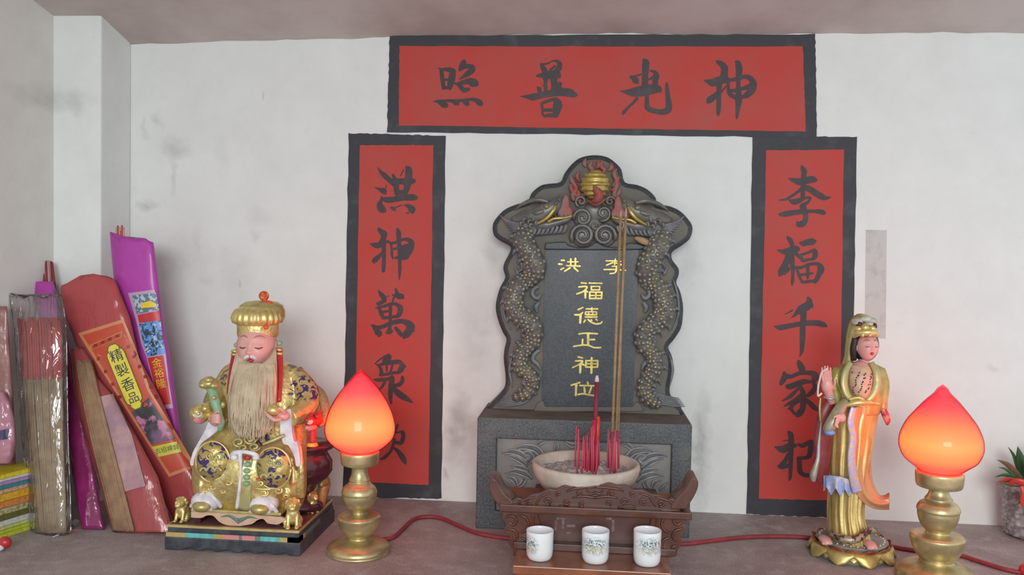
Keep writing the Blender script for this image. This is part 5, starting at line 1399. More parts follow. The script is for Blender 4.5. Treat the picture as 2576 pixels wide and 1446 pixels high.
# throne: lacquered drum seat and dragon arm posts
mb = MB()
tc_ = A(690, 1180, .012)
rows = [(1122, 1105), (150, 1106), (160, 1114), (158, 1121), (140, 1130), (146, 1140), (155, 1154), (155, 1178), (143, 1196), (120, 1212), (106, 1230), (112, 1250), (130, 1262), (132, 1274)]
rows = rows[1:]
rg = []
for r, y in rows:
    rg.append([(tc_.x + r * ma * math.cos(2 * PI * k / 56), tc_.y + .5 * r * ma * math.sin(2 * PI * k / 56), max(A(690, y, .012).z, zP + .0003)) for k in range(56)])
mb.rings(rg)
seat = mb.build('throne_seat', MAROON, god)
def dragonhead(cx, cy, dy, m_main, m_jaw, k, flip):
    t = MB()
    q = -1 if flip else 1
    t.ball(A(cx, cy, dy), (22 * ma * k, .018 * k, 17 * ma * k), 0, 18, 12)
    t.ball(A(cx - q * 6, cy - 10, dy - .010), (9 * ma * k, .008 * k, 8 * ma * k), 0); t.ball(A(cx + q * 12, cy - 10, dy - .010), (9 * ma * k, .008 * k, 8 * ma * k), 0)
    t.tube([A(cx - q * 4, cy + 2, dy - .012), A(cx - q * 12, cy + 2, dy - .024), A(cx - q * 18, cy + 6, dy - .028)], [14 * ma * k, 11 * ma * k, 5 * ma * k], 12, 0, 5)
    t.tube([A(cx + q * 2, cy + 16, dy - .006), A(cx - q * 10, cy + 20, dy - .018), A(cx - q * 20, cy + 18, dy - .024)], [9 * ma * k, 8 * ma * k, 4 * ma * k], 10, 1, 5)
    t.tube([A(cx + q * 8, cy - 12, dy), A(cx + q * 18, cy - 22, dy + .008), A(cx + q * 24, cy - 18, dy + .014)], [5 * ma * k, 4 * ma * k, 1 * ma], 8, 0, 4)
    for i in range(5):
        a = .3 + i * .5
        t.ball(A(cx + q * 20 * math.cos(a) * k, cy + 12 * math.sin(a) * k, dy + .004), (8 * ma * k, .008, 7 * ma * k), 0, 10, 7)
    h = t.build('dragon_arm_head', [m_main, m_jaw], god)
    t = MB(); t.ball(A(cx - q * 9, cy + 4, dy - .024), (9 * ma * k, .006, 8 * ma * k), 0, 12, 8)
    e = t.build('white_eye_ring', WHITEP, h)
    t = MB(); t.ball(A(cx - q * 9, cy + 4, dy - .029), 4 * ma * k, 0)
    t.build('gold_pupil', GOLD, e)
dragonhead(508, 1036, -.058, GOLD, PINKP, 1.3, False)
dragonhead(788, 1056, -.050, REDP, PINKP, .95, False)
mb = MB(); mb.tube([A(768, 988, .02), A(786, 978, .012), A(806, 992, -.002), A(817, 1022, -.018), A(814, 1054, -.034), A(800, 1068, -.044)], [13 * ma, 14 * ma, 13 * ma, 12 * ma, 11 * ma, 9 * ma], 14, 0, 6)
mat_arm = mat('scaly_olive_gilt', (0.46, 0.41, 0.22), .45, .45, extra=gold_nodes(1, 260, (0.28, 0.25, 0.13)))
mb.build('throne_arm', mat_arm, god)
mb = MB()
mb.tube([A(552, 992, .02), A(536, 986, .01), A(524, 1004, -.014), A(520, 1024, -.036)], [12 * ma, 12 * ma, 11 * ma, 10 * ma], 14, 0, 6)
mb.build('throne_arm', mat_arm, god)
for x, y0 in ((786, 1072),):
    mb = MB()
    P = [(9 + 2.2 * math.cos(i * PI), y0 + 4 * i) for i in range(11)]
    cc = A(x, 1090, -.046)
    mb.lathe([(r * ma, A(x, y, -.046).z) for r, y in P[::-1]], cc, 20)
    po = mb.build('arm_post', REDP, god)
    mb = MB(); mb.lathe([(13 * ma, A(x, 1122, -.046).z), (15 * ma, A(x, 1120, -.046).z), (11 * ma, A(x, 1112, -.046).z)], cc, 20)
    mb.build('post_collar', mat('yellow_paint', (0.75, 0.40, 0.05), .45), po)
# guardian lions on the plinth
def lion(px, py, hpx, Y, turn):
    t = MB()
    p0 = atY(px, py, Y); k = mpp(Y) * hpx
    b = V3((p0.x, Y, zP))
    ct, st = math.cos(turn), math.sin(turn)
    q = lambda x, y, z: b + V3((x * ct - y * st, x * st + y * ct, z)) * k
    t.ball(q(0, .12, .34), (.26 * k, .30 * k, .30 * k)); t.ball(q(0, -.02, .52), (.22 * k, .20 * k, .26 * k))
    t.ball(q(0, -.12, .80), (.22 * k, .21 * k, .20 * k)); t.ball(q(0, -.30, .74), (.13 * k, .12 * k, .10 * k))
    for s_ in (-1, 1):
        t.tube([q(s_ * .14, -.08, .46), q(s_ * .15, -.16, .22), q(s_ * .15, -.20, .03)], [.10 * k, .075 * k, .08 * k], 9, 0, 4); t.ball(q(s_ * .15, -.26, .05), (.09 * k, .11 * k, .05 * k))
        t.ball(q(s_ * .22, .14, .18), (.12 * k, .22 * k, .18 * k)); t.ball(q(s_ * .24, -.04, .05), (.08 * k, .13 * k, .05 * k)); t.ball(q(s_ * .20, -.04, .92), (.06 * k, .04 * k, .08 * k)); t.ball(q(s_ * .09, -.30, .86), .05 * k, 0, 8, 6)
    for i in range(9):
        a = 2 * PI * i / 9
        t.ball(q(.22 * math.cos(a), .02, .78 + .20 * math.sin(a)), .085 * k, 0, 8, 6)
    t.tube([q(0, .38, .2), q(0, .48, .45), q(0, .40, .68), q(0, .34, .60)], [.07 * k, .09 * k, .08 * k, .02 * k], 8, 0, 4)
    o = t.build('guardian_lion', GOLD, god)
    fuse(o, .0011, 1)
lion(457, 1302, 62, ay0 + .022, -.1); lion(736, 1326, 74, ay0 + .018, .3); lion(785, 1292, 52, ay0 + .095, .9)
mb = MB()
mb.tube([V3((ax1 - .014, ay1 - .05, zP)), V3((ax1 - .012, ay1 - .036, zP + .016)), V3((ax1 - .008, ay1 - .03, zP + .034)), V3((ax1 - .007, ay1 - .044, zP + .042)), V3((ax1 - .009, ay1 - .052, zP + .034))], [.011, .010, .009, .008, .004], 10, 0, 6)
mb.build('curled_tail', mat('red_brown_gilt', (0.42, 0.16, 0.07), .45, .3, c2=(0.5, .30, .1), nscale=60), god)

# ------------------------------------------------------------------ the standing goddess on a lotus
gf = Fr(2141, 1394)
YG = gf.Y
G = lambda x, y, d=0.0: atY(x, y, YG + d)
mg = mpp(YG) * offaxis(gf.o)
gd = thing('standing_goddess_statue', (gf.o.x, YG, 0), 'standing gilded goddess statue in flowing robes on a lotus base', 'statue')
gx = gf.o.x
zt_ = G(2141, 1352).z
mb = MB()
mb.lathe([(88 * mg, 0.0), (92 * mg, .004), (84 * mg, zt_ * .5), (80 * mg, zt_ * .7), (86 * mg, zt_ * .86), (88 * mg, zt_ * .95), (84 * mg, zt_), (.0005, zt_ + .001)], (gx, YG), 56)
pod = mb.build('lotus_pod', mat('grey_green_pod', (0.27, 0.27, 0.23), .55, c2=(0.20, 0.20, 0.18), nscale=60), gd)
mb = MB()
for i in range(30):
    a = 2 * PI * i / 30
    mb.ball((gx + 78 * mg * math.cos(a), YG + 78 * mg * math.sin(a), zt_ + .0005), 2.6 * mg, 0, 8, 6)
mb.build('seed_dots', mat('white_dot_paint', (0.6, 0.6, 0.58), .5), pod)
def petal(a, r0, r1, z0, z1, w, m, m2, tip):
    t = MB()
    def f(u, v):
        s_ = (u - .5) * 2
        wd = w * (.72 + .28 * math.sin(PI * min(1, v * 1.3))) * max(.02, 1 - v ** 5.0) ** .5
        r = r0 + (r1 - r0) * v + .10 * w * (1 - s_ * s_) - tip * (v > .8) * (v - .8)
        z = z0 + (z1 - z0) * v + .006 * math.sin(v * PI) * (1 if z1 < z0 else 0)
        th = a + s_ * wd / max(r, 1e-4)
        return (gx + r * math.cos(th), YG + r * math.sin(th), max(z, .0006))
    t.grid(f, 8, 14, 0, thick=(-.0014 * math.cos(a), -.0014 * math.sin(a), -.0005))
    return t.build('lotus_petal', m, gd)
PET = mat('gilt_petal', (0.66, 0.52, 0.20), .36, .6, extra=gold_nodes(0, 50, (0.42, 0.30, 0.08)))
PETR = mat('red_edge_petal', (0.34, 0.16, 0.07), .4, .3, c2=(0.30, .05, .04), nscale=50)
for i in range(9):
    a = -PI / 2 + .12 + 2 * PI * i / 9
    petal(a, 86 * mg, 108 * mg, zt_ * .74, .001, 41 * mg, PET, None, 0)
for i in range(9):
    a = -PI / 2 + .12 + 2 * PI * (i + .5) / 9
    petal(a, 80 * mg, 100 * mg, zt_ * .50, .006, 22 * mg, PET, None, 0)
for i in range(14):
    a = -PI / 2 + 2 * PI * (i + .5) / 14
    petal(a, 84 * mg, 98 * mg, zt_ * .52, zt_ * .97, 25 * mg, PETR, None, .003)
# skirt, robe
mb = MB()
FOLD = mat('folded_gilt_skirt', (0.80, 0.62, 0.25), .35, .65, extra=gold_nodes(0, 40, (0.58, 0.43, 0.14)))
loft(mb, secs(G, [(2100, 2212, 1024, 0, .034, .01), (2090, 2200, 1060, 0, .036, .02), (2088, 2192, 1110, 0, .037, .035), (2086, 2180, 1170, -.001, .037, .05), (2088, 2172, 1230, -.002, .036, .06), (2086, 2168, 1280, -.003, .036, .06), (2086, 2176, 1320, -.004, .038, .055), (2086, 2184, 1342, -.004, .040, .05), (2088, 2186, 1354, -.004, .040, .05)], YG), 96, nf=14, ph=.8)
skirt = mb.build('gilt_skirt', FOLD, gd)
mb = MB()
ROBE2 = mat('olive_gold_robe', (0.52, 0.44, 0.14), .38, .55, extra=gold_nodes(0, 80, (0.30, 0.30, 0.10)))
loft(mb, secs(G, [(2148, 2194, 912, .006, .018, 0), (2124, 2210, 917, .006, .024, 0), (2102, 2222, 926, .004, .028, 0), (2098, 2224, 955, 0, .031, 0), (2102, 2222, 990, -.002, .032, 0), (2102, 2216, 1018, -.002, .033, .01), (2100, 2212, 1036, -.002, .033, .01)], YG), 56)
mb.tube([G(2112, 928, 0), G(2098, 965, -.004), G(2104, 1000, -.014), G(2112, 1018, -.022)], [15 * mg, 17 * mg, 15 * mg, 11 * mg], 14, 0, 6)
mb.tube([G(2212, 928, 0), G(2222, 965, -.004), G(2220, 1005, -.012), G(2222, 1030, -.016)], [14 * mg, 15 * mg, 13 * mg, 10 * mg], 14, 0, 6)
o = mb.build('upper_robe', ROBE2, gd); fuse(o, .0014, 3)
# skin: head, neck and bare chest as one lacquered surface
mb = MB()
hc = G(2180, 872, -.006)
surf, place = head(mb, hc, 27 * mg, .021, 36 * mg, .11, .15, nose=.85, eye=(.42, .04), lip_w=.22, lipz=-.52, jaw=.42, brow=.36, nu=64, nv=52, lid=.045)
mb.tube([G(2176, 895, -.001), G(2172, 912, .0), G(2166, 924, -.004)], [13 * mg, 14 * mg, 20 * mg], 16, 0, 4)
mb.ball(G(2163, 952, -.010), (30 * mg, .028, 46 * mg), 0, 24, 16)
mb.build('head_and_chest', [SKIN, SKIND, LIPS, SKIND], gd)
mb = MB()
CH = mat('dotted_chest_paint', (0.62, 0.36, 0.28), .45, c2=(0.62, 0.48, 0.26), nscale=130, lo_=.5, hi=.56, bump=.25, bscale=220)
loft(mb, secs(G, [(2142, 2184, 918, -.018, .012, 0), (2134, 2192, 940, -.022, .018, 0), (2134, 2192, 965, -.024, .018, 0), (2140, 2188, 988, -.024, .016, 0), (2150, 2180, 1002, -.022, .013, 0)], YG), 28)
ch = mb.build('chest_cloth', CH, gd)
mb = MB()
rnd = random.Random(11)
for i in range(34):
    x, y = 2144 + 52 * ((i * 11) % 34) / 34 + rnd.uniform(-2, 2), 936 + 54 * i / 34 + rnd.uniform(-2, 2)
    d = -.024 - .0176 * max(.05, 1 - ((x - 2170) / 30) ** 2) ** .5
    mb.ball(G(x, y, d - .0002), (1.9 * mg, .0014, 1.9 * mg), 0, 8, 6)
mb.build('painted_dots', NAVY, ch)
for pts in (((2140, 912, -.020), (2128, 935, -.028), (2124, 965, -.033), (2132, 992, -.036), (2150, 1010, -.037)), ((2192, 912, -.018), (2204, 935, -.026), (2206, 965, -.031), (2196, 992, -.035), (2176, 1012, -.037))):
    mb = MB(); mb.tube([G(*p) for p in pts], [7 * mg, 9 * mg, 10 * mg, 9 * mg, 6 * mg], 10, 0, 6, .5)
    mb.build('green_gilt_lapel', PALEGREEN, gd)
mb = MB(); mb.tube([G(2122, 1022, -.034), G(2150, 1014, -.040), G(2178, 1012, -.040), G(2212, 1016, -.026)], [5 * mg, 8 * mg, 7 * mg, 4 * mg], 10, 0, 6)
mb.tube([G(2136, 1004, -.038), G(2160, 1000, -.042), G(2170, 1008, -.042), G(2152, 1016, -.042)], [4 * mg, 5 * mg, 5 * mg, 3 * mg], 9, 0, 6)
mb.build('gilt_sash', GOLD, gd)
# satin overrobe down the lit side, ending in a swept tail
SATIN = mat('orange_pink_satin_paint', (0.60, 0.26, 0.15), .34, .2, c2=(0.60, 0.34, 0.13), nscale=30)
mb = MB()
E = [((2150, 1024), (2214, 1022)), ((2146, 1060), (2208, 1058)), ((2146, 1100), (2200, 1100)), ((2146, 1150), (2192, 1150)), ((2148, 1200), (2194, 1200)), ((2154, 1236), (2204, 1230)), ((2170, 1262), (2216, 1246)), ((2200, 1280), (2228, 1246)), ((2237, 1282), (2238, 1240))]
EL = catmull([(*a, *b_) for a, b_ in E], 5)
def satin(u, v):
    q = v * (len(EL) - 1); i = min(int(q), len(EL) - 2); f = q - i
    l0 = [EL[i][k] * (1 - f) + EL[i + 1][k] * f for k in range(4)]
    x = l0[0] + (l0[2] - l0[0]) * u; y = l0[1] + (l0[3] - l0[1]) * u
    tail = max(0.0, v - .62) / .38
    d = -.040 + .030 * u * u * (1 - tail) - .0022 * math.sin(u * 15 + v * 3) * (1 - .6 * tail) + tail * (.016 - .012 * math.sin(u * PI))
    return G(x, y, d)
mb.grid(satin, 24, 60, 0, thick=(0, .004, 0))
mb.build('satin_overrobe', SATIN, gd)
mb = MB(); mb.tube([G(2148, 1024, -.042), G(2140, 1060, -.044), G(2146, 1100, -.045), G(2142, 1150, -.046), G(2146, 1195, -.046), G(2158, 1238, -.044)], [7 * mg, 9 * mg, 9 * mg, 10 * mg, 11 * mg, 13 * mg], 12, 0, 6, .3, up=(0, 1, 0))
mb.build('lilac_trim_band', LILAC, gd)
mb = MB()
def hemf(u, v):
    x = 2072 + 84 * u
    top = 1196 + 18 * u - 6 * math.sin(u * PI)
    zig = abs(((u * 3.6 + .2) % 1.0) * 2 - 1)
    bot = 1224 + 10 * u + 20 * zig
    q = (x - 2128) / 46
    return G(x, top + (bot - top) * v, -.0385 * max(0.15, 1 - q * q * .62) ** .5 - .004 - .0035 * v * math.sin(u * 21))
mb.grid(hemf, 60, 10, 0, thick=(0, .003, 0))
mb.build('blue_hem_cloth', mat('blue_gilt_cloth', (0.34, 0.42, 0.74), .42, c2=(0.62, 0.52, 0.34), nscale=170, lo_=.54, hi=.60, bump=.3, bscale=180), gd)
# draped hem on the pod with bare feet
mb = MB()
mb.tube([G(2090, 1338, -.040), G(2112, 1352, -.052), G(2140, 1358, -.058), G(2164, 1352, -.056), G(2180, 1338, -.050), G(2200, 1334, -.040), G(2214, 1346, -.030)], [7 * mg, 9 * mg, 10 * mg, 9 * mg, 8 * mg, 8 * mg, 4 * mg], 12, 0, 6, .7)
mb.build('patterned_hem', mat('patterned_hem_gilt', (0.36, 0.30, 0.20), .4, .4, c2=(0.10, .04, .05), nscale=120, lo_=.48, hi=.54, bump=.3, bscale=200), gd)
for x, y, d in ((2076, 1332, -.034), (2188, 1352, -.046)):
    mb = MB()
    p = G(x, y, d); p.z = zt_ + .006
    mb.ball(p, (15 * mg, .017, 8 * mg), 0, 16, 10)
    for q in range(5):
        mb.ball(p + V3(((q - 2) * 5.4 * mg, -.014 + .0012 * abs(q - 1), -.002)), (3.2 * mg, .005, 3.4 * mg), 0, 8, 6)
    o = mb.build('bare_foot', SKIN, gd); fuse(o, .0009, 1)
MATCUFF = mat('crimson_cuff_highlight', (0.30, 0.05, 0.06), .38, c2=(.55, .25, .24), nscale=60, lo_=.52, hi=.6)  # pink patches in the crimson are a painted highlight
# raised hand, bracelet, beads
mb = MB()
mb.tube([G(2094, 1012, -.016), G(2088, 996, -.020), G(2082, 978, -.024)], [10 * mg, 11 * mg, 13 * mg], 14, 0, 4)
mb.ball(G(2081, 968, -.026), (15 * mg, .008, 20 * mg), 0, 16, 12)
fingers(mb, [[G(2070 + q * 7, 958 - q * 1, -.028), G(2068 + q * 7, 942 - (3 - abs(q - 1.5)) * 2, -.031), G(2068 + q * 7, 930 - (3 - abs(q - 1.5)) * 4, -.036 + .001 * q)] for q in range(4)] + [[G(2094, 978, -.028), G(2100, 966, -.034), G(2099, 953, -.037)]], 2.9 * mg)
o = mb.build('raised_hand', SKIN, gd); fuse(o, .0006, 1)
mb = MB(); p = G(2087, 1001, -.019)
mb.tube([p + V3((13 * mg * math.cos(a), .009 * math.sin(a), -1.5 * mg * math.cos(a))) for a in [2 * PI * i / 24 for i in range(25)]], 2.2 * mg, 8)
mb.build('silver_bracelet', SILVER, gd)
mb = MB()
bp_ = catmull([(2080, 928, -.036), (2068, 936, -.034), (2062, 955, -.032), (2058, 975, -.031), (2058, 995, -.030), (2066, 990, -.030)], 5)
for i, p in enumerate(bp_):
    mb.ball(G(*p), 2.9 * mg, 0, 8, 6)
mb.build('prayer_beads', mat('pearly_bead', (0.66, 0.63, 0.60), .25), gd)
mb = MB(); mb.tube([G(2064, 1000, -.028), G(2062, 1030, -.028), G(2064, 1062, -.028)], [2 * mg, 3 * mg, 2 * mg], 8, 0, 5)
mb.build('bead_tassel', GOLDO, gd)
mb = MB()
mb.tube([G(2092, 1008, -.012), G(2080, 1040, -.014), G(2072, 1090, -.014), G(2068, 1150, -.012), G(2066, 1190, -.010), G(2070, 1214, -.008)], [14 * mg, 22 * mg, 24 * mg, 22 * mg, 20 * mg, 12 * mg], 14, 0, 6, .45, up=(0, 1, 0))
slv = mb.build('red_hanging_sleeve', mat('crimson_sleeve_paint', (0.30, 0.045, 0.05), .38, c2=(0.22, 0.03, 0.035), nscale=40), gd)
mb = MB()
mb.tube([G(2066, 1060, -.020), G(2060, 1110, -.020), G(2058, 1150, -.020), G(2052, 1175, -.020), G(2046, 1196, -.018), G(2047, 1210, -.016)], [2 * mg, 4 * mg, 5 * mg, 7 * mg, 9 * mg, 5 * mg], 10, 0, 6)
mb.build('silver_sleeve_edge', mat('lilac_silver_edge', (0.50, 0.47, 0.50), .4, .4, c2=(0.42, 0.38, 0.28), nscale=60), slv)
mb = MB(); mb.tube([G(2128, 1008, -.030), G(2112, 1030, -.042), G(2096, 1058, -.050), G(2084, 1080, -.050), G(2086, 1092, -.048)], [10 * mg, 14 * mg, 15 * mg, 13 * mg, 7 * mg], 14, 0, 6)
fs = mb.build('forearm_sleeve', mat('grey_gilt_sleeve', (0.36, 0.33, 0.26), .4, .4, c2=(0.46, 0.42, 0.22), nscale=100, bump=.3, bscale=180), gd)
mb = MB(); mb.ball(G(2087, 1087, -.052), (13 * mg, .008, 8 * mg), 0, 14, 10)
mb.build('blue_lining', mat('blue_lining_paint', (0.20, 0.34, 0.72), .4), fs)
mb = MB()
mb.ball(G(2116, 1050, -.056), (11 * mg, .007, 12 * mg), 0, 14, 10)
fingers(mb, [[G(2112 - q, 1050 + q * 4, -.060), G(2104 - q, 1056 + q * 4, -.064), G(2106 + q, 1064 + q * 4, -.064)] for q in range(4)] + [[G(2112, 1044, -.060), G(2102, 1047, -.064), G(2096, 1051, -.064)]], 3.2 * mg)
o = mb.build('lowered_hand', SKIN, gd); fuse(o, .0008, 2)
mb = MB(); mb.tube([G(2220, 1024, -.016), G(2226, 1040, -.018), G(2232, 1056, -.018), G(2232, 1068, -.016)], [7 * mg, 9 * mg, 8 * mg, 3 * mg], 12, 0, 5)
mb.build('red_cuff', MATCUFF, gd)
# hair, veil and crown
mb = MB()
mb.ball(G(2176, 868, .004), (33 * mg, .024, 42 * mg), 0, 24, 16)
mb.tube([G(2152, 850, -.008), G(2147, 880, -.006), G(2148, 905, -.002)], [8 * mg, 9 * mg, 7 * mg], 10, 0, 5)
mb.build('black_hair', BLACKHAIR, gd)
mb = MB()
mb.tube([G(2190, 812, .008), G(2164, 806, .008), G(2146, 830, .006), G(2138, 865, .006), G(2134, 900, .008), G(2128, 925, .012)], [14 * mg, 18 * mg, 13 * mg, 10 * mg, 10 * mg, 12 * mg], 14, 0, 6, 1.5)
mb.ball(G(2174, 850, .018), (34 * mg, .020, 52 * mg), 0, 20, 14)
mb.build('veil', GOLDO, gd)
mb = MB()
mb.tube([G(2148, 846, -.014), G(2160, 838, -.024), G(2180, 836, -.030), G(2198, 838, -.028), G(2208, 844, -.018)], [6 * mg, 8 * mg, 9 * mg, 8 * mg, 5 * mg], 12, 0, 6)
for x, y, d, r in ((2160, 828, -.018, 10), (2176, 824, -.024, 11), (2194, 826, -.022, 10), (2168, 842, -.028, 6), (2186, 842, -.031, 6)):
    mb.ball(G(x, y, d), (r * mg, .007, r * mg), 0, 12, 8)
cr_ = mb.build('gilt_crown', GOLD, gd)
mb = MB()
for x, y, d, rx, rz in ((2158, 808, -.008, 15, 9), (2178, 803, -.010, 17, 9), (2194, 808, -.012, 13, 9), (2186, 814, -.022, 10, 5), (2152, 812, -.012, 8, 6)):
    mb.ball(G(x, y, d), (rx * mg, .009, rz * mg), 0, 14, 9)
mb.build('pale_leaf_crest', mat('pale_sage_paint', (0.42, 0.46, 0.33), .5, c2=(0.60, 0.56, 0.50), nscale=70, lo_=.5, hi=.56), cr_)
mb = MB(); mb.ball(G(2162, 816, -.017), (9 * mg, .006, 7 * mg)); mb.ball(G(2200, 820, -.022), (6 * mg, .006, 8 * mg))
mb.build('maroon_jewel', mat('maroon_jewel', (0.10, 0.02, 0.035), .3), cr_)
# ------------------------------------------------------------------ incense packets leaning in the left corner
def film(color, tint_alpha, rough=0.08, gloss=0.5, bs=90.0, stretch=(1, 1, 1), bump=0.5, diff=0.0):
    """thin crinkled plastic: clear with sharp reflections, or dyed"""
    def f(m, nt, b, tc):
        out = nt.nodes['Material Output']
        mp = nt.nodes.new('ShaderNodeMapping'); mp.inputs['Scale'].default_value = stretch
        nt.links.new(tc.outputs['Object'], mp.inputs[0])
        n = noise_out(nt, mp.outputs[0], bs, 3.0, .55, .6)
        bp = nt.nodes.new('ShaderNodeBump'); bp.inputs['Strength'].default_value = bump; bp.inputs['Distance'].default_value = .004
        nt.links.new(n, bp.inputs['Height'])
        tr = nt.nodes.new('ShaderNodeBsdfTransparent'); tr.inputs[0].default_value = (*tint_alpha, 1)
        gl = nt.nodes.new('ShaderNodeBsdfGlossy'); gl.inputs['Roughness'].default_value = rough; nt.links.new(bp.outputs[0], gl.inputs['Normal'])
        fr = nt.nodes.new('ShaderNodeFresnel'); fr.inputs[0].default_value = 1.45; nt.links.new(bp.outputs[0], fr.inputs['Normal'])
        base = tr.outputs[0]
        if diff:
            df = nt.nodes.new('ShaderNodeBsdfDiffuse'); df.inputs[0].default_value = (*color, 1); nt.links.new(bp.outputs[0], df.inputs['Normal'])
            m1 = nt.nodes.new('ShaderNodeMixShader'); m1.inputs[0].default_value = diff
            nt.links.new(tr.outputs[0], m1.inputs[1]); nt.links.new(df.outputs[0], m1.inputs[2]); base = m1.outputs[0]
        m2 = nt.nodes.new('ShaderNodeMixShader')
        nt.links.new(nodemath(nt, 'ADD', nodemath(nt, 'MULTIPLY', fr.outputs[0], gloss), .02), m2.inputs[0])
        nt.links.new(base, m2.inputs[1]); nt.links.new(gl.outputs[0], m2.inputs[2]); nt.links.new(m2.outputs[0], out.inputs['Surface'])
    return f
CLEAR = mat('clear_crinkled_film', (.9, .9, .9), extra=film((.7, .68, .68), (.95, .94, .94), .035, 2.2, 75, (1, 1, .14), .9, .06))
REDFILM = mat('dyed_red_film', (.5, .1, .1), extra=film((.52, .095, .10), (.85, .35, .36), .18, .7, 55, (1, 1, .35), .5, .78))
REDTHIN = mat('thin_red_film', (.5, .1, .1), extra=film((.50, .20, .21), (.985, .93, .92), .12, .7, 55, (1, 1, .35), .5, .07))
PINKFILM = mat('pink_shiny_film', (.6, .3, .4), extra=film((.55, .27, .34), (.9, .6, .7), .1, 1.0, 70, (1, 1, .5), .8, .75))
MAGENTA = mat('magenta_paper', (0.46, 0.055, 0.40), 0.45, spec=.4, c2=(0.40, 0.05, 0.33), nscale=14, coat=.25)
MAGDARK = mat('dark_magenta_film', (0.26, 0.02, 0.13), 0.18, spec=.6, c2=(0.18, 0.02, 0.07), nscale=20, coat=.6, bump=.5, bscale=60, bdist=.004)
TANB = mat('tan_incense_sticks', (0.40, 0.29, 0.165), 0.85, c2=(0.31, 0.215, 0.115), nscale=60)
REDB = mat('red_stick_ends', (0.50, 0.055, 0.05), 0.7, c2=(0.40, 0.035, 0.035), nscale=60)

class Pack:
    def __init__(s, rows, foot, ytop, bulge=4.0, crumple=.0012, seed=0.0):
        """rows: (y px, left px, right px, half thickness); foot: photo pixel on the altar; ytop: depth at the top row"""
        s.rows = rows; s.y0 = rows[0][0]; s.y1 = foot[1]
        s.d1 = atZ(*foot).y; s.d0 = ytop; s.p = bulge; s.cr = crumple; s.seed = seed
    def at(s, y):
        r = s.rows
        for a, b in zip(r[:-1], r[1:]):
            if y <= b[0]:
                t = max(0.0, (y - a[0]) / (b[0] - a[0]))
                return [a[i] + (b[i] - a[i]) * t for i in (1, 2, 3)]
        return list(r[-1][1:])
    def depth(s, y):
        return s.d0 + (s.d1 - s.d0) * (y - s.y0) / (s.y1 - s.y0)
    def front(s, x, y, lift=0.0):
        l, r, th = s.at(y)
        q = max(-1.0, min(1.0, (x - (l + r) / 2) / max((r - l) / 2, 1)))
        off = th * max(0.0, 1 - abs(q) ** s.p) ** .5
        off += s.cr * mnoise.noise(V3((x * .035 + s.seed, y * .014, 1.0))) + s.cr * .5 * mnoise.noise(V3((x * .1 + s.seed, y * .05, 7.0)))
        p = atY(x, y, s.depth(y) - off - lift)
        p.z = max(p.z, .0004)
        return p
    def shell(s, mb, ny=60, nx=22, grow=0.0, lift=0.0, rag=0.0):
        rg_ = lambda x, j: rag * max(0.0, 1 - j / 5.0) * (mnoise.noise(V3((x * .045 + s.seed, 3.3, 0))) + .5 * mnoise.noise(V3((x * .16, 8.1, 0))))
        rings = []
        for j in range(ny + 1):
            y = s.y0 + (s.rows[-1][0] - s.y0) * j / ny
            l, r, th = s.at(y)
            l -= grow; r += grow
            xs_ = [l + (r - l) * (.5 - .5 * math.cos(PI * i / nx)) for i in range(nx + 1)]
            f = [s.front(x, y + rg_(x, j), lift) for x in xs_]
            b = []
            for i in range(nx - 1, 0, -1):
                x = l + (r - l) * (.5 - .5 * math.cos(PI * i / nx))
                q = (x - (l + r) / 2) / max((r - l) / 2, 1)
                p = atY(x, y + rg_(x, j), s.depth(y) + th * .5 * max(0.0, 1 - abs(q) ** 4) ** .5)
                p.z = max(p.z, .0004); b.append(p)
            rings.append(f + b)
        mb.rings(rings)
    def base(s):
        p = s.front((s.at(s.rows[-1][0])[0] + s.at(s.rows[-1][0])[1]) / 2, s.rows[-1][0])
        return V3((p.x, p.y, 0))
    def sheet(s, mb, rows, lift, m=0, nx=8, sub=5):
        """a label lying on the front; rows: (left xy, right xy)"""
        R_ = []
        for a, b in zip(rows[:-1], rows[1:]):
            for k in range(sub):
                t = k / sub
                R_.append([a[i][j] + (b[i][j] - a[i][j]) * t for i in (0, 1) for j in (0, 1)])
        R_.append([rows[-1][i][j] for i in (0, 1) for j in (0, 1)])
        b0 = len(mb.v)
        for q in R_:
            for i in range(nx + 1):
                t = i / nx
                mb.v.append(s.front(q[0] + (q[2] - q[0]) * t, q[1] + (q[3] - q[1]) * t, lift + (.0009 if lift > 0 else 0)))
        for j in range(len(R_) - 1):
            for i in range(nx):
                a = b0 + j * (nx + 1) + i
                mb.face((a, a + 1, a + nx + 2, a + nx + 1), m)
    def text(s, mb, body, c, size, down, lift, m=0, sx=1.0):
        t = MB()
        text_mesh(t, body, (0, 0, 0), (1, 0, 0), (0, 1, 0), 1.0)
        dn = V3((down[0], down[1])).normalized() if False else None
        l = math.hypot(*down); dx, dy = down[0] / l, down[1] / l
        rx, ry = dy, -dx                      # reading direction, to the right of the column
        mb.add([s.front(c[0] + p.x * size * sx * rx - p.y * size * dx, c[1] + p.x * size * sx * ry - p.y * size * dy, lift + .0009) for p in t.v], t.f, m, False)
def bundle(mb, P, y0, y1, n, r, m=0, inset=6, lift=-.001, layers=2, seed=1, PX=None):
    """a sheaf of thin sticks lying behind the front of a packet"""
    rnd = random.Random(seed)
    for L in range(layers):
        for i in range(n):
            u = (i + .5 + rnd.uniform(-.25, .25)) / n
            e0, e1 = rnd.uniform(-8, 4), rnd.uniform(-3, 0)
            pts = []
            for k in range(7):
                y = y0 + e0 + (y1 + e1 - y0 - e0) * k / 6
                l, r_, th = (PX or P).at(y)
                x = l + inset + (r_ - l - 2 * inset) * u
                q = 2 * u - 1
                p = P.front(x, y, lift - L * r * 1.7)
                pts.append(p)
            mb.tube(pts, r, 6, m)

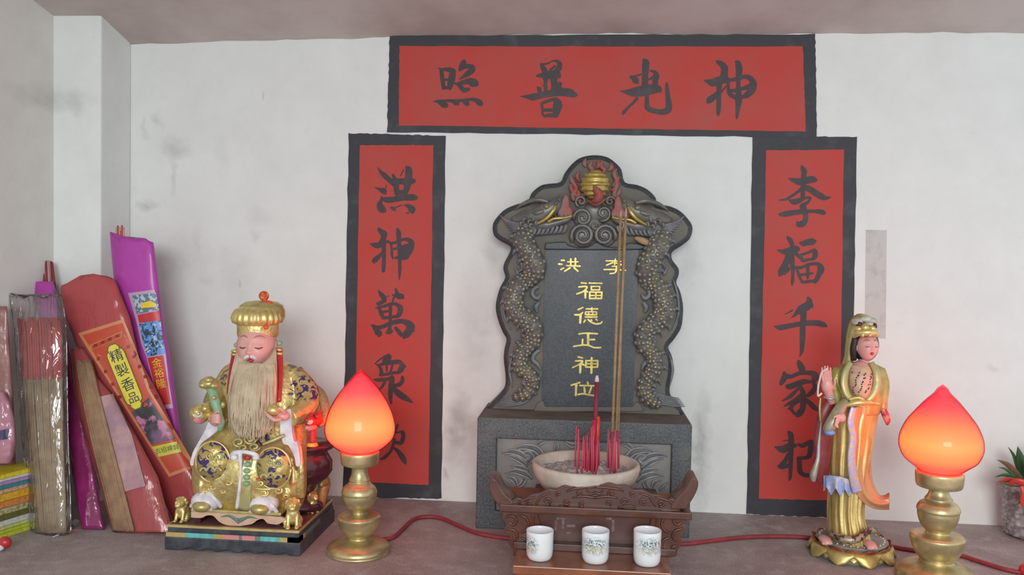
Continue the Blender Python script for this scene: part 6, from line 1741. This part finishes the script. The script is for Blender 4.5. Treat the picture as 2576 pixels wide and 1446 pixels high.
# clear sleeve of tan sticks with red ends
PA = Pack([(742, 24, 150, .004), (775, 32, 158, .012), (830, 40, 164, .016), (950, 46, 166, .018), (1100, 58, 168, .019), (1250, 74, 174, .019), (1330, 80, 176, .018), (1347, 84, 174, .015)], (128, 1338), -.205, 3.0, .0020, 2.0)
t = thing('incense_bundle', PA.base(), 'clear plastic sleeve of tan incense sticks with red ends, standing beside the booklets', 'incense packet')
mb = MB(); bundle(mb, PA, 954, 1341, 17, .0021, 0, 8, -.0035, 3, 4); mb.build('tan_sticks', TANB, t)
mb = MB(); bundle(mb, PA, 806, 956, 17, .0022, 0, 8, -.0034, 3, 5); mb.build('red_stick_ends', REDB, t)
mb = MB(); PA.shell(mb, 70, 24, 4, .0016, 22); mb.build('clear_sleeve', CLEAR, t)
# magenta packet behind it
PE = Pack([(712, 78, 136, .008), (800, 98, 160, .010), (1000, 138, 200, .010), (1150, 172, 232, .010), (1331, 205, 264, .009)], (238, 1330), -.130, 4.0, .0016, 5.0)
t = thing('incense_packet', PE.base(), 'dark magenta packet of incense behind the clear sleeve with its shiny foot showing', 'incense packet')
mb = MB(); PE.shell(mb); mb.build('packet_wrapper', MAGDARK, t)
mb = MB()
PE2 = Pack([(708, 80, 134, .010), (760, 90, 142, .011), (800, 98, 150, .011)], (238, 1336), -.135, 4.0, .0010, 5.0)
PE2.y1 = 1336; mb = MB(); PE2.shell(mb, 14, 16, 0, .0008); mb.build('magenta_collar', MAGENTA, t)
STK = mat('dark_red_stick', (0.26, 0.03, 0.035), .7); STKP = mat('pale_pink_stick', (0.50, 0.30, 0.28), .7)
for i, (x0, y0, x1, y1, k) in enumerate([(108, 712, 104, 664, 0), (113, 714, 108, 668, 0), (119, 714, 115, 656, 0), (127, 716, 121, 655, 1), (133, 714, 128, 657, 0), (141, 712, 131, 660, 0), (95, 714, 88, 644, 1), (77, 722, 74, 680, 1), (82, 722, 79, 694, 1)]):
    mb = MB(); mb.tube([atY(x0, y0 + 30, PE.depth(y0)), atY(x1, y1, PE.depth(y1))], .0017, 7)
    mb.build('stick_end', (STK, STKP)[k], t)
# tall magenta packet with the dragon label
PC = Pack([(600, 276, 386, .010), (640, 280, 390, .013), (700, 286, 398, .014), (780, 302, 407, .014), (900, 334, 428, .014), (1060, 382, 450, .014), (1200, 420, 474, .013), (1288, 440, 488, .012)], (465, 1289), -.120, 4.0, .0010, 9.0)
t = thing('incense_packet', PC.base(), 'tall bright magenta packet of incense with a blue dragon label, open at the top', 'incense packet')
mb = MB(); PC.shell(mb, 70, 30, 0, 0, 26); mb.build('packet_wrapper', MAGENTA, t)
for x0, x1, y1, k in ((291, 293, 572, 1), (297, 296, 567, 0), (301, 301, 570, 1), (306, 307, 566, 0), (311, 312, 571, 1), (303, 304, 580, 0)):
    mb = MB(); mb.tube([atY(x0, 640, PC.depth(640)), atY(x1, y1, PC.depth(y1))], .0015, 7)
    mb.build('stick_end', (mat('red_pink_stick', (0.5, .10, .10), .7), mat('pale_rose_stick', (0.58, .33, .31), .7))[k], t)
mb = MB()
PC.sheet(mb, [((322, 737), (389, 728)), ((343, 809), (401, 795)), ((355, 864), (411, 852)), ((368, 897), (417, 888)), ((384, 960), (424, 955)), ((404, 1030), (436, 1026))], .0006)
lab = mb.build('dragon_label', mat('lilac_label_border', (0.50, 0.34, 0.50), .4), t)
def sheet(P, name, rows, lift, m, par):
    mb = MB(); P.sheet(mb, rows, lift); return mb.build(name, m, par)
CLOUD = mat('cloud_pattern_print', (0.12, 0.18, 0.22), .4, c2=(0.45, 0.52, 0.66), nscale=150, detail=1, lo_=.50, hi=.54)
DRAG = mat('blue_dragon_print', (0.10, 0.30, 0.68), .4, extra=lambda m, nt, b, tc: nt.links.new(mixcol(nt, maprange(nt, noise_out(nt, tc.outputs['Object'], 95, 2, .5, 1.5), .52, .56), mixcol(nt, maprange(nt, noise_out(nt, tc.outputs['Object'], 130, 2, .5, .6), .56, .60), (0.10, 0.28, 0.66), (0.46, 0.58, 0.72)), (0.03, 0.05, 0.08)), b.inputs['Base Color']))
REDL = mat('label_red_print', (0.55, 0.035, 0.04), .4)
YEL = mat('label_yellow_print', (0.80, 0.56, 0.03), .4)
sheet(PC, 'cloud_print', [((333, 743), (393, 736)), ((344, 790), (401, 779))], .0010, CLOUD, lab)
sheet(PC, 'red_arc', [((346, 792), (402, 781)), ((350, 812), (403, 806))], .0011, REDL, lab)
sheet(PC, 'dragon_print', [((350, 815), (403, 800)), ((361, 864), (411, 855)), ((370, 897), (416, 889))], .0010, DRAG, lab)
sheet(PC, 'red_print', [((371, 900), (411, 893)), ((386, 958), (420, 953)), ((402, 1020), (430, 1016))], .0010, REDL, lab)
mb = MB(); PC.sheet(mb, [((356, 766), (356, 762)), ((354, 772), (378, 756)), ((356, 776), (392, 764)), ((360, 775), (394, 768)), ((366, 774), (390, 772))], .0014); mb.build('yellow_flash', YEL, lab)
mb = MB()
for ch, c in (('金', (394, 912)), ('裕', (400, 938)), ('隆', (406, 964))):
    PC.text(mb, ch, c, 24, (.22, 1), .0015)
mb.build('yellow_lettering', YEL, lab)

# red packet with sticks and a pale slip inside
PB = Pack([(872, 174, 208, .006), (910, 178, 232, .010), (950, 180, 246, .011), (1000, 186, 288, .012), (1100, 212, 345, .013), (1200, 244, 398, .013), (1300, 272, 425, .012), (1340, 283, 438, .010)], (318, 1338), -.178, 3.0, .0020, 14.0)
t = thing('incense_packet', PB.base(), 'see-through red bag of tan incense sticks with a pale paper slip inside', 'incense packet')
PS = Pack([(905, 188, 232, .008), (1000, 204, 254, .010), (1100, 226, 280, .010), (1200, 250, 306, .010), (1340, 286, 342, .010)], (318, 1338), -.178 + .010, 4.0, .0, 1.0)
PS.y0 = 858
mb = MB(); bundle(mb, PB, 912, 1336, 11, .0021, 0, 3, -.003, 2, 8, PS); mb.build('tan_sticks', TANB, t)
mb = MB(); PB.sheet(mb, [((240, 1000), (284, 990)), ((276, 1110), (332, 1094)), ((308, 1238), (366, 1222))], -.0060)
mb.build('paper_slip', mat('pale_pink_slip', (0.60, 0.42, 0.42), .7, c2=(0.40, 0.28, 0.36), nscale=26), t)
mb = MB(); PB.sheet(mb, [((PB.at(y)[0] + 2, y), (PB.at(y)[1] - 2, y)) for y in (878, 910, 950, 1000, 1100, 1200, 1300, 1338)], -.0095); mb.build('red_back_sheet', REDFILM, t)
mb = MB(); PB.shell(mb, 60, 20); mb.build('clear_front_bag', REDTHIN, t)
# red packet with the big label
P2 = Pack([(696, 200, 268, .003), (704, 180, 286, .006), (720, 152, 296, .010), (760, 156, 312, .013), (800, 166, 328, .014), (900, 204, 350, .014), (1000, 254, 404, .014), (1100, 312, 446, .014), (1200, 378, 494, .013), (1306, 436, 508, .010)], (474, 1307), -.152, 4.0, .0014, 21.0)
t = thing('incense_packet', P2.base(), 'red plastic packet of incense with an orange label bearing a yellow cartouche of four characters', 'incense packet')
mb = MB(); P2.shell(mb, 80, 26, 0, 0, 14); mb.build('red_bag', REDFILM, t)
ORL = mat('label_orange_edge', (0.62, 0.24, 0.11), .45); ORF = mat('label_vermilion_print', (0.56, 0.065, 0.035), .45, c2=(0.52, 0.10, 0.05), nscale=30)
lab = sheet(P2, 'orange_label', [((196, 838), (311, 802)), ((245, 916), (340, 872)), ((300, 1002), (380, 985)), ((362, 1100), (436, 1076)), ((425, 1200), (493, 1174))], .0008, ORL, t)
sheet(P2, 'vermilion_field', [((208, 843), (307, 812)), ((252, 914), (332, 872)), ((306, 1000), (371, 984)), ((367, 1098), (428, 1076)), ((427, 1190), (483, 1170))], .0012, ORF, lab)
mb = MB(); P2.sheet(mb, [((226, 868), (308, 832)), ((228, 882), (306, 848))], .0016); ban = mb.build('banner_print', mat('banner_ochre', (0.55, 0.26, 0.06), .45), lab)
mb = MB(); P2.sheet(mb, [((230, 869), (304, 836)), ((232, 879), (303, 847))], .0019)
for i in range(4):
    x, y = 240 + i * 18, 869.5 - i * 7.8
    P2.sheet(mb, [((x - 5, y - 3), (x + 4, y - 6)), ((x - 4, y + 4), (x + 5, y + 1))], .0022, 1, 2, 1)
mb.build('banner_inset', [mat('banner_red', (0.50, 0.07, 0.04), .45), mat('small_print_red', (0.30, 0.02, 0.02), .5)], ban)
ax = (62, 152); L_ = math.hypot(*ax); ux, uy = ax[0] / L_, ax[1] / L_
def cart(g):
    rows = []
    for t_, w in ((-4 - g, 8 + g * .5), (4 - g, 14 + g), (9 - g, 13 + g), (14, 20 + g), (24, 22 + g), (138, 21 + g), (148, 19 + g), (153 + g, 12 + g), (159 + g, 13 + g), (167 + g, 7 + g * .5)):
        cx_, cy_ = 283 + ux * t_, 872 + uy * t_
        rows.append(((cx_ - uy * w, cy_ + ux * w), (cx_ + uy * w, cy_ - ux * w)))
    return rows
edge = sheet(P2, 'cartouche_edge', cart(2.5), .0017, mat('cartouche_olive', (0.16, 0.12, 0.03), .5), lab)
sheet(P2, 'yellow_cartouche', cart(0), .0021, mat('cartouche_yellow', (0.76, 0.66, 0.07), .45), edge)
mb = MB()
for ch, t_ in (('精', 24), ('製', 62), ('香', 102), ('品', 138)):
    P2.text(mb, ch, (283 + ux * t_, 872 + uy * t_), 32 if ch != '品' else 26, ax, .0026)
mb.build('ink_lettering', mat('blue_black_print', (0.05, 0.045, 0.10), .5), edge)
mb = MB()
for i in range(6):
    for x, y in ((247 + i * 18, 902 + i * 32), (322 + i * 14, 872 + i * 25)):
        if y < 1010:
            P2.sheet(mb, [((x - 4, y - 3), (x + 4, y - 5)), ((x - 3, y + 5), (x + 5, y + 3))], .0016, 0, 2, 1)
mb.build('small_print', mat('small_print_red', (0.30, 0.02, 0.02), .5), lab)
PIC = mat('flower_photo_print', (0.2, .12, .18), .45, extra=lambda m, nt, b, tc: nt.links.new(mixcol(nt, maprange(nt, noise_out(nt, tc.outputs['Object'], 42, 3, .5, .5), .54, .60), mixcol(nt, maprange(nt, noise_out(nt, tc.outputs['Object'], 30, 2, .5), .45, .58), (0.05, 0.045, 0.05), (0.20, 0.12, 0.20)), (0.52, 0.20, 0.36)), b.inputs['Base Color']))
sheet(P2, 'flower_print', [((331, 1036), (374, 1000)), ((352, 1070), (400, 1038)), ((380, 1118), (440, 1104))], .0016, PIC, lab)
st_ = sheet(P2, 'yellow_strip', [((381, 1124), (444, 1110)), ((400, 1149), (457, 1136))], .0017, mat('strip_yellow', (0.60, 0.58, 0.08), .45), lab)
mb = MB()
for i, ch in enumerate('古坦禪製'):
    P2.text(mb, ch, (397 + i * 15, 1134 - i * 3.2), 14, (.35, .95), .0021)
mb.build('strip_lettering', mat('strip_ink', (0.10, 0.10, 0.03), .5), st_)

# pink plastic bag on the booklets at the picture's edge
mb = MB()
PF = Pack([(985, -30, 10, .006), (1010, -34, 26, .014), (1060, -36, 38, .020), (1110, -36, 42, .022), (1145, -36, 36, .020), (1166, -36, 26, .016)], (0, 1352), -.268, 2.4, .004, 33.0)
for r in (PF,):
    r.d1 = r.d0 - .012
t = thing('plastic_bag', PF.front(0, 1166), 'crumpled pink plastic bag lying on the booklet stack', 'bag')
PF.shell(mb, 50, 20); mb.build('bag_film', PINKFILM, t)
PFB = Pack([(770, -30, 18, .005), (830, -34, 22, .010), (1000, -34, 34, .012), (1170, -34, 40, .010)], (0, 1352), -.235, 3.0, .003, 3.0)
PFB.d1 = PFB.d0 - .004
tb = thing('incense_packet', PFB.front(0, 1168), 'dull brownish red packet standing behind the pink bag at the wall', 'incense packet')
mb = MB(); PFB.shell(mb, 40, 16); mb.build('packet_wrapper', mat('dull_red_film', (.25, .10, .10), .3, c2=(.34, .17, .15), nscale=20, coat=.4, bump=.4, bscale=60, bdist=.004), tb)
mb = MB(); PF.sheet(mb, [((-10, 1085), (22, 1078)), ((-10, 1108), (18, 1104))], .0008)
mb.build('dark_print', NAVY, t)
# stack of booklets
e0 = V3((-.9125, -.330)); dv = V3((.29, .957)).normalized(); pv = V3((dv.y, -dv.x))
z = 0.0
BK = [('lime yellow', (0.58, 0.62, 0.05), .007, .010), ('lime', (0.50, 0.56, 0.05), .005, .004), ('pale lime', (0.56, 0.60, 0.12), .005, .003), ('greyish white', (0.62, 0.62, 0.56), .009, .001), ('dark olive', (0.13, 0.13, 0.03), .009, .0), ('olive', (0.30, 0.27, 0.05), .011, .001),
      ('orange', (0.66, 0.23, 0.06), .010, .001), ('amber yellow', (0.72, 0.42, 0.03), .012, .0), ('peach', (0.62, 0.30, 0.16), .007, .0), ('teal', (0.05, 0.25, 0.27), .007, -.001), ('lilac', (0.42, 0.26, 0.46), .006, .0), ('white', (0.70, 0.70, 0.68), .004, .001), ('bright yellow', (0.74, 0.60, 0.03), .007, .0)]
rnd = random.Random(2)
for i, (nm, c, th, out) in enumerate(BK):
    r = rnd.uniform(-.03, .03)
    d2 = V3((dv.x * math.cos(r) - dv.y * math.sin(r), dv.x * math.sin(r) + dv.y * math.cos(r))); p2 = V3((d2.y, -d2.x))
    a = e0 + p2 * out * .6 + d2 * rnd.uniform(0, .004)
    A_, B_ = a, a + d2 * .105
    C_, D_ = B_ - p2 * .050, A_ - p2 * .050
    pos = ('bottom of the stack, sticking out' if i == 0 else 'topmost of the stack, under the pink bag' if i == len(BK) - 1 else 'lying between the %s and the %s ones' % (BK[i - 1][0], BK[i + 1][0]))
    t = thing('booklet', ((A_.x + C_.x) / 2, (A_.y + C_.y) / 2, z), '%s booklet, %s' % (nm, pos), 'booklet', 'stacked booklets in the corner')
    def slab(name, g, z0, z1, m):
        mb = MB()
        q = [A_ + (C_ - A_).normalized() * g * 1.4, B_ + (D_ - B_).normalized() * g * 1.4, C_ + (A_ - C_).normalized() * g * 1.4, D_ + (B_ - D_).normalized() * g * 1.4]
        mb.hexa([(p.x, p.y, z0) for p in q] + [(p.x, p.y, z1) for p in q]); return mb.build(name, m, t)
    cm = mat('cover_' + nm.replace(' ', '_'), c, .4, c2=tuple(x * .8 for x in c), nscale=20)
    slab('cover', 0, z + .0003, z + .0011, cm); slab('cover', 0, z + th - .0009, z + th - .0001, cm)
    slab('page_block', .0008, z + .0011, z + th - .0009, mat('pages_' + nm.replace(' ', '_'), tuple(.45 * x + .55 * y for x, y in zip(c, (.6, .58, .5))) if i % 3 == 2 else c, .7, c2=tuple(x * .7 for x in c), nscale=200))
    z += th
# bits lying about
q = atZ(6, 1384)
t = thing('paper_flower', (q.x, q.y, 0), 'tiny red and white paper flower lying in front of the booklets', 'flower')
mb = MB(); mb.ball((q.x + .004, q.y, .012), (.010, .008, .009), 0, 14, 9, None)
mb.ball((q.x - .006, q.y - .002, .010), (.007, .007, .008)); o = mb.build('red_petals', REDP, t)
mb = MB(); mb.ball((q.x - .004, q.y - .006, .006), (.011, .007, .006)); mb.build('white_petals', WHITEP, t)
for k, (pts, m, lb) in enumerate(([([(132, 1350), (150, 1344), (158, 1338), (146, 1342)]), WHITEP, 'white scrap of paper by the foot of the clear incense sleeve'], [([(158, 1340), (184, 1334), (196, 1330), (180, 1331)]), PINKP, 'red scrap of paper between the clear sleeve and the magenta packet'], [([(176, 1312), (192, 1304), (200, 1310), (188, 1322)]), WHITEP, 'crumpled white scrap of paper beside the magenta packet'])):
    mb = MB(); mb.prism([atZ(x, y, .0012 + .001 * (i % 2)) for i, (x, y) in enumerate(pts)], (0, 0, -.0010))
    tag(rootmesh(mb.build('paper_scrap', m)), lb, 'paper')

# ------------------------------------------------------------------ spiky plant in a crystal vase
vx = atY(2592, 1300, -.056).x; vy = -.056
off_ = math.cos(math.atan2(vx, vy + 1.55)); mv = mpp(vy) * off_
plant = thing('potted_plant', (vx, vy, 0), 'spiky green plant with a red ribbon in a knobbly crystal vase', 'plant')
Vv = lambda x, y, d=0.0: atY(x, y, vy + d)
zr_ = Vv(2592, 1222).z
mb = MB()
def knob(r, z, a, j):
    return r * (1 + .045 * math.cos(a * 16 + (j % 2) * PI) * (1 if 1 < j < 20 else 0))
prof = [(.0005, .0006), (50 * mv, .0006), (58 * mv, .004)] + [((62 + 8 * i / 16) * mv + .0012 * math.cos(i * PI), .006 + (zr_ - .008) * i / 16) for i in range(17)] + [(70 * mv, zr_), (66 * mv, zr_), (62 * mv, zr_ * .5), (.0005, zr_ * .45)]
mb.lathe(prof, (vx, vy), 96, wave=knob)
def crystal(m, nt, b, tc):
    out = nt.nodes['Material Output']
    n = noise_out(nt, tc.outputs['Object'], 90, 2, .5)
    bp = nt.nodes.new('ShaderNodeBump'); bp.inputs['Strength'].default_value = .7; bp.inputs['Distance'].default_value = .006; nt.links.new(n, bp.inputs['Height'])
    gl = nt.nodes.new('ShaderNodeBsdfGlossy'); gl.inputs['Roughness'].default_value = .12; nt.links.new(bp.outputs[0], gl.inputs['Normal'])
    df = nt.nodes.new('ShaderNodeBsdfDiffuse'); df.inputs[0].default_value = (.50, .46, .47, 1); nt.links.new(bp.outputs[0], df.inputs['Normal'])
    vo = nt.nodes.new('ShaderNodeTexVoronoi'); vo.inputs['Scale'].default_value = 95; nt.links.new(tc.outputs['Object'], vo.inputs['Vector'])
    nt.links.new(mixcol(nt, maprange(nt, vo.outputs['Distance'], .25, .6), (.80, .76, .76), (.34, .30, .31)), df.inputs[0])
    tr = nt.nodes.new('ShaderNodeBsdfTransparent'); tr.inputs[0].default_value = (.9, .88, .88, 1)
    m1 = nt.nodes.new('ShaderNodeMixShader'); m1.inputs[0].default_value = .5; nt.links.new(tr.outputs[0], m1.inputs[1]); nt.links.new(df.outputs[0], m1.inputs[2])
    m2 = nt.nodes.new('ShaderNodeMixShader'); fr = nt.nodes.new('ShaderNodeFresnel'); nt.links.new(bp.outputs[0], fr.inputs['Normal'])
    nt.links.new(nodemath(nt, 'ADD', fr.outputs[0], .06), m2.inputs[0]); nt.links.new(m1.outputs[0], m2.inputs[1]); nt.links.new(gl.outputs[0], m2.inputs[2]); nt.links.new(m2.outputs[0], out.inputs['Surface'])
mb.build('crystal_vase', mat('crystal_glass', (.8, .8, .8), extra=crystal), plant)
LEAF = [mat('dark_leaf_green', (0.05, 0.14, 0.045), .45, c2=(0.03, 0.08, 0.03), nscale=40), mat('reddish_leaf', (0.22, 0.09, 0.06), .45, c2=(0.10, 0.12, 0.05), nscale=40), mat('red_leaf', (0.40, 0.06, 0.05), .45)]
for pts, w, k in (([(2582, 1218, 0), (2574, 1180, -.006), (2566, 1150, -.010), (2560, 1122, -.012)], 13, 0), ([(2576, 1216, 0), (2560, 1175, -.004), (2550, 1145, -.008), (2536, 1124, -.010)], 5, 0), ([(2578, 1214, 0), (2556, 1190, -.012), (2534, 1168, -.018), (2508, 1156, -.020)], 8, 1),
                  ([(2572, 1214, 0), (2550, 1196, -.020), (2530, 1180, -.026), (2512, 1175, -.028)], 4, 0), ([(2574, 1216, 0), (2548, 1200, -.020), (2526, 1194, -.028), (2502, 1200, -.030)], 6, 0), ([(2580, 1218, -.004), (2552, 1210, -.026), (2528, 1206, -.034), (2507, 1214, -.034)], 9, 2), ([(2580, 1222, -.006), (2550, 1222, -.030), (2524, 1216, -.036), (2506, 1219, -.036)], 3, 1),
                  ([(2596, 1218, 0), (2600, 1176, -.004), (2606, 1140, -.004), (2612, 1110, 0)], 13, 0), ([(2600, 1218, 0), (2630, 1180, 0), (2650, 1150, .004), (2670, 1140, .006)], 9, 0), ([(2590, 1220, -.01), (2590, 1190, -.026), (2584, 1160, -.036), (2580, 1140, -.04)], 10, 0), ([(2580, 1250, -.045), (2566, 1262, -.05), (2556, 1272, -.05)], 4, 0)):
    mb = MB(); mb.tube([Vv(*p) for p in pts], [w * .5 * mv, w * mv, w * .8 * mv, .4 * mv][:len(pts)] if len(pts) == 4 else [w * mv, w * .8 * mv, .4 * mv], 8, 0, 6, .3, up=(0, 1, .3))
    mb.build('leaf', LEAF[k], plant)
mb = MB()
mb.tube([Vv(2540, 1216, -.044), Vv(2558, 1210, -.052), Vv(2576, 1216, -.054), Vv(2596, 1220, -.052), Vv(2630, 1216, -.040)], [5 * mv, 9 * mv, 12 * mv, 11 * mv, 6 * mv], 12, 0, 6, .5)
mb.tube([Vv(2572, 1222, -.056), Vv(2576, 1240, -.058), Vv(2572, 1262, -.056), Vv(2578, 1280, -.055)], [8 * mv, 7 * mv, 6 * mv, 3 * mv], 10, 0, 6, .4)
mb.build('red_ribbon', mat('red_satin_ribbon', (0.55, 0.05, 0.035), .35), plant)
mb = MB(); mb.lathe([(60 * mv, zr_ * .5), (62 * mv, zr_ * .72), (.0005, zr_ * .74)], (vx, vy), 32); mb.build('potting_gravel', mat('grey_gravel', (.25, .22, .21), .9, c2=(.14, .12, .12), nscale=120), plant)
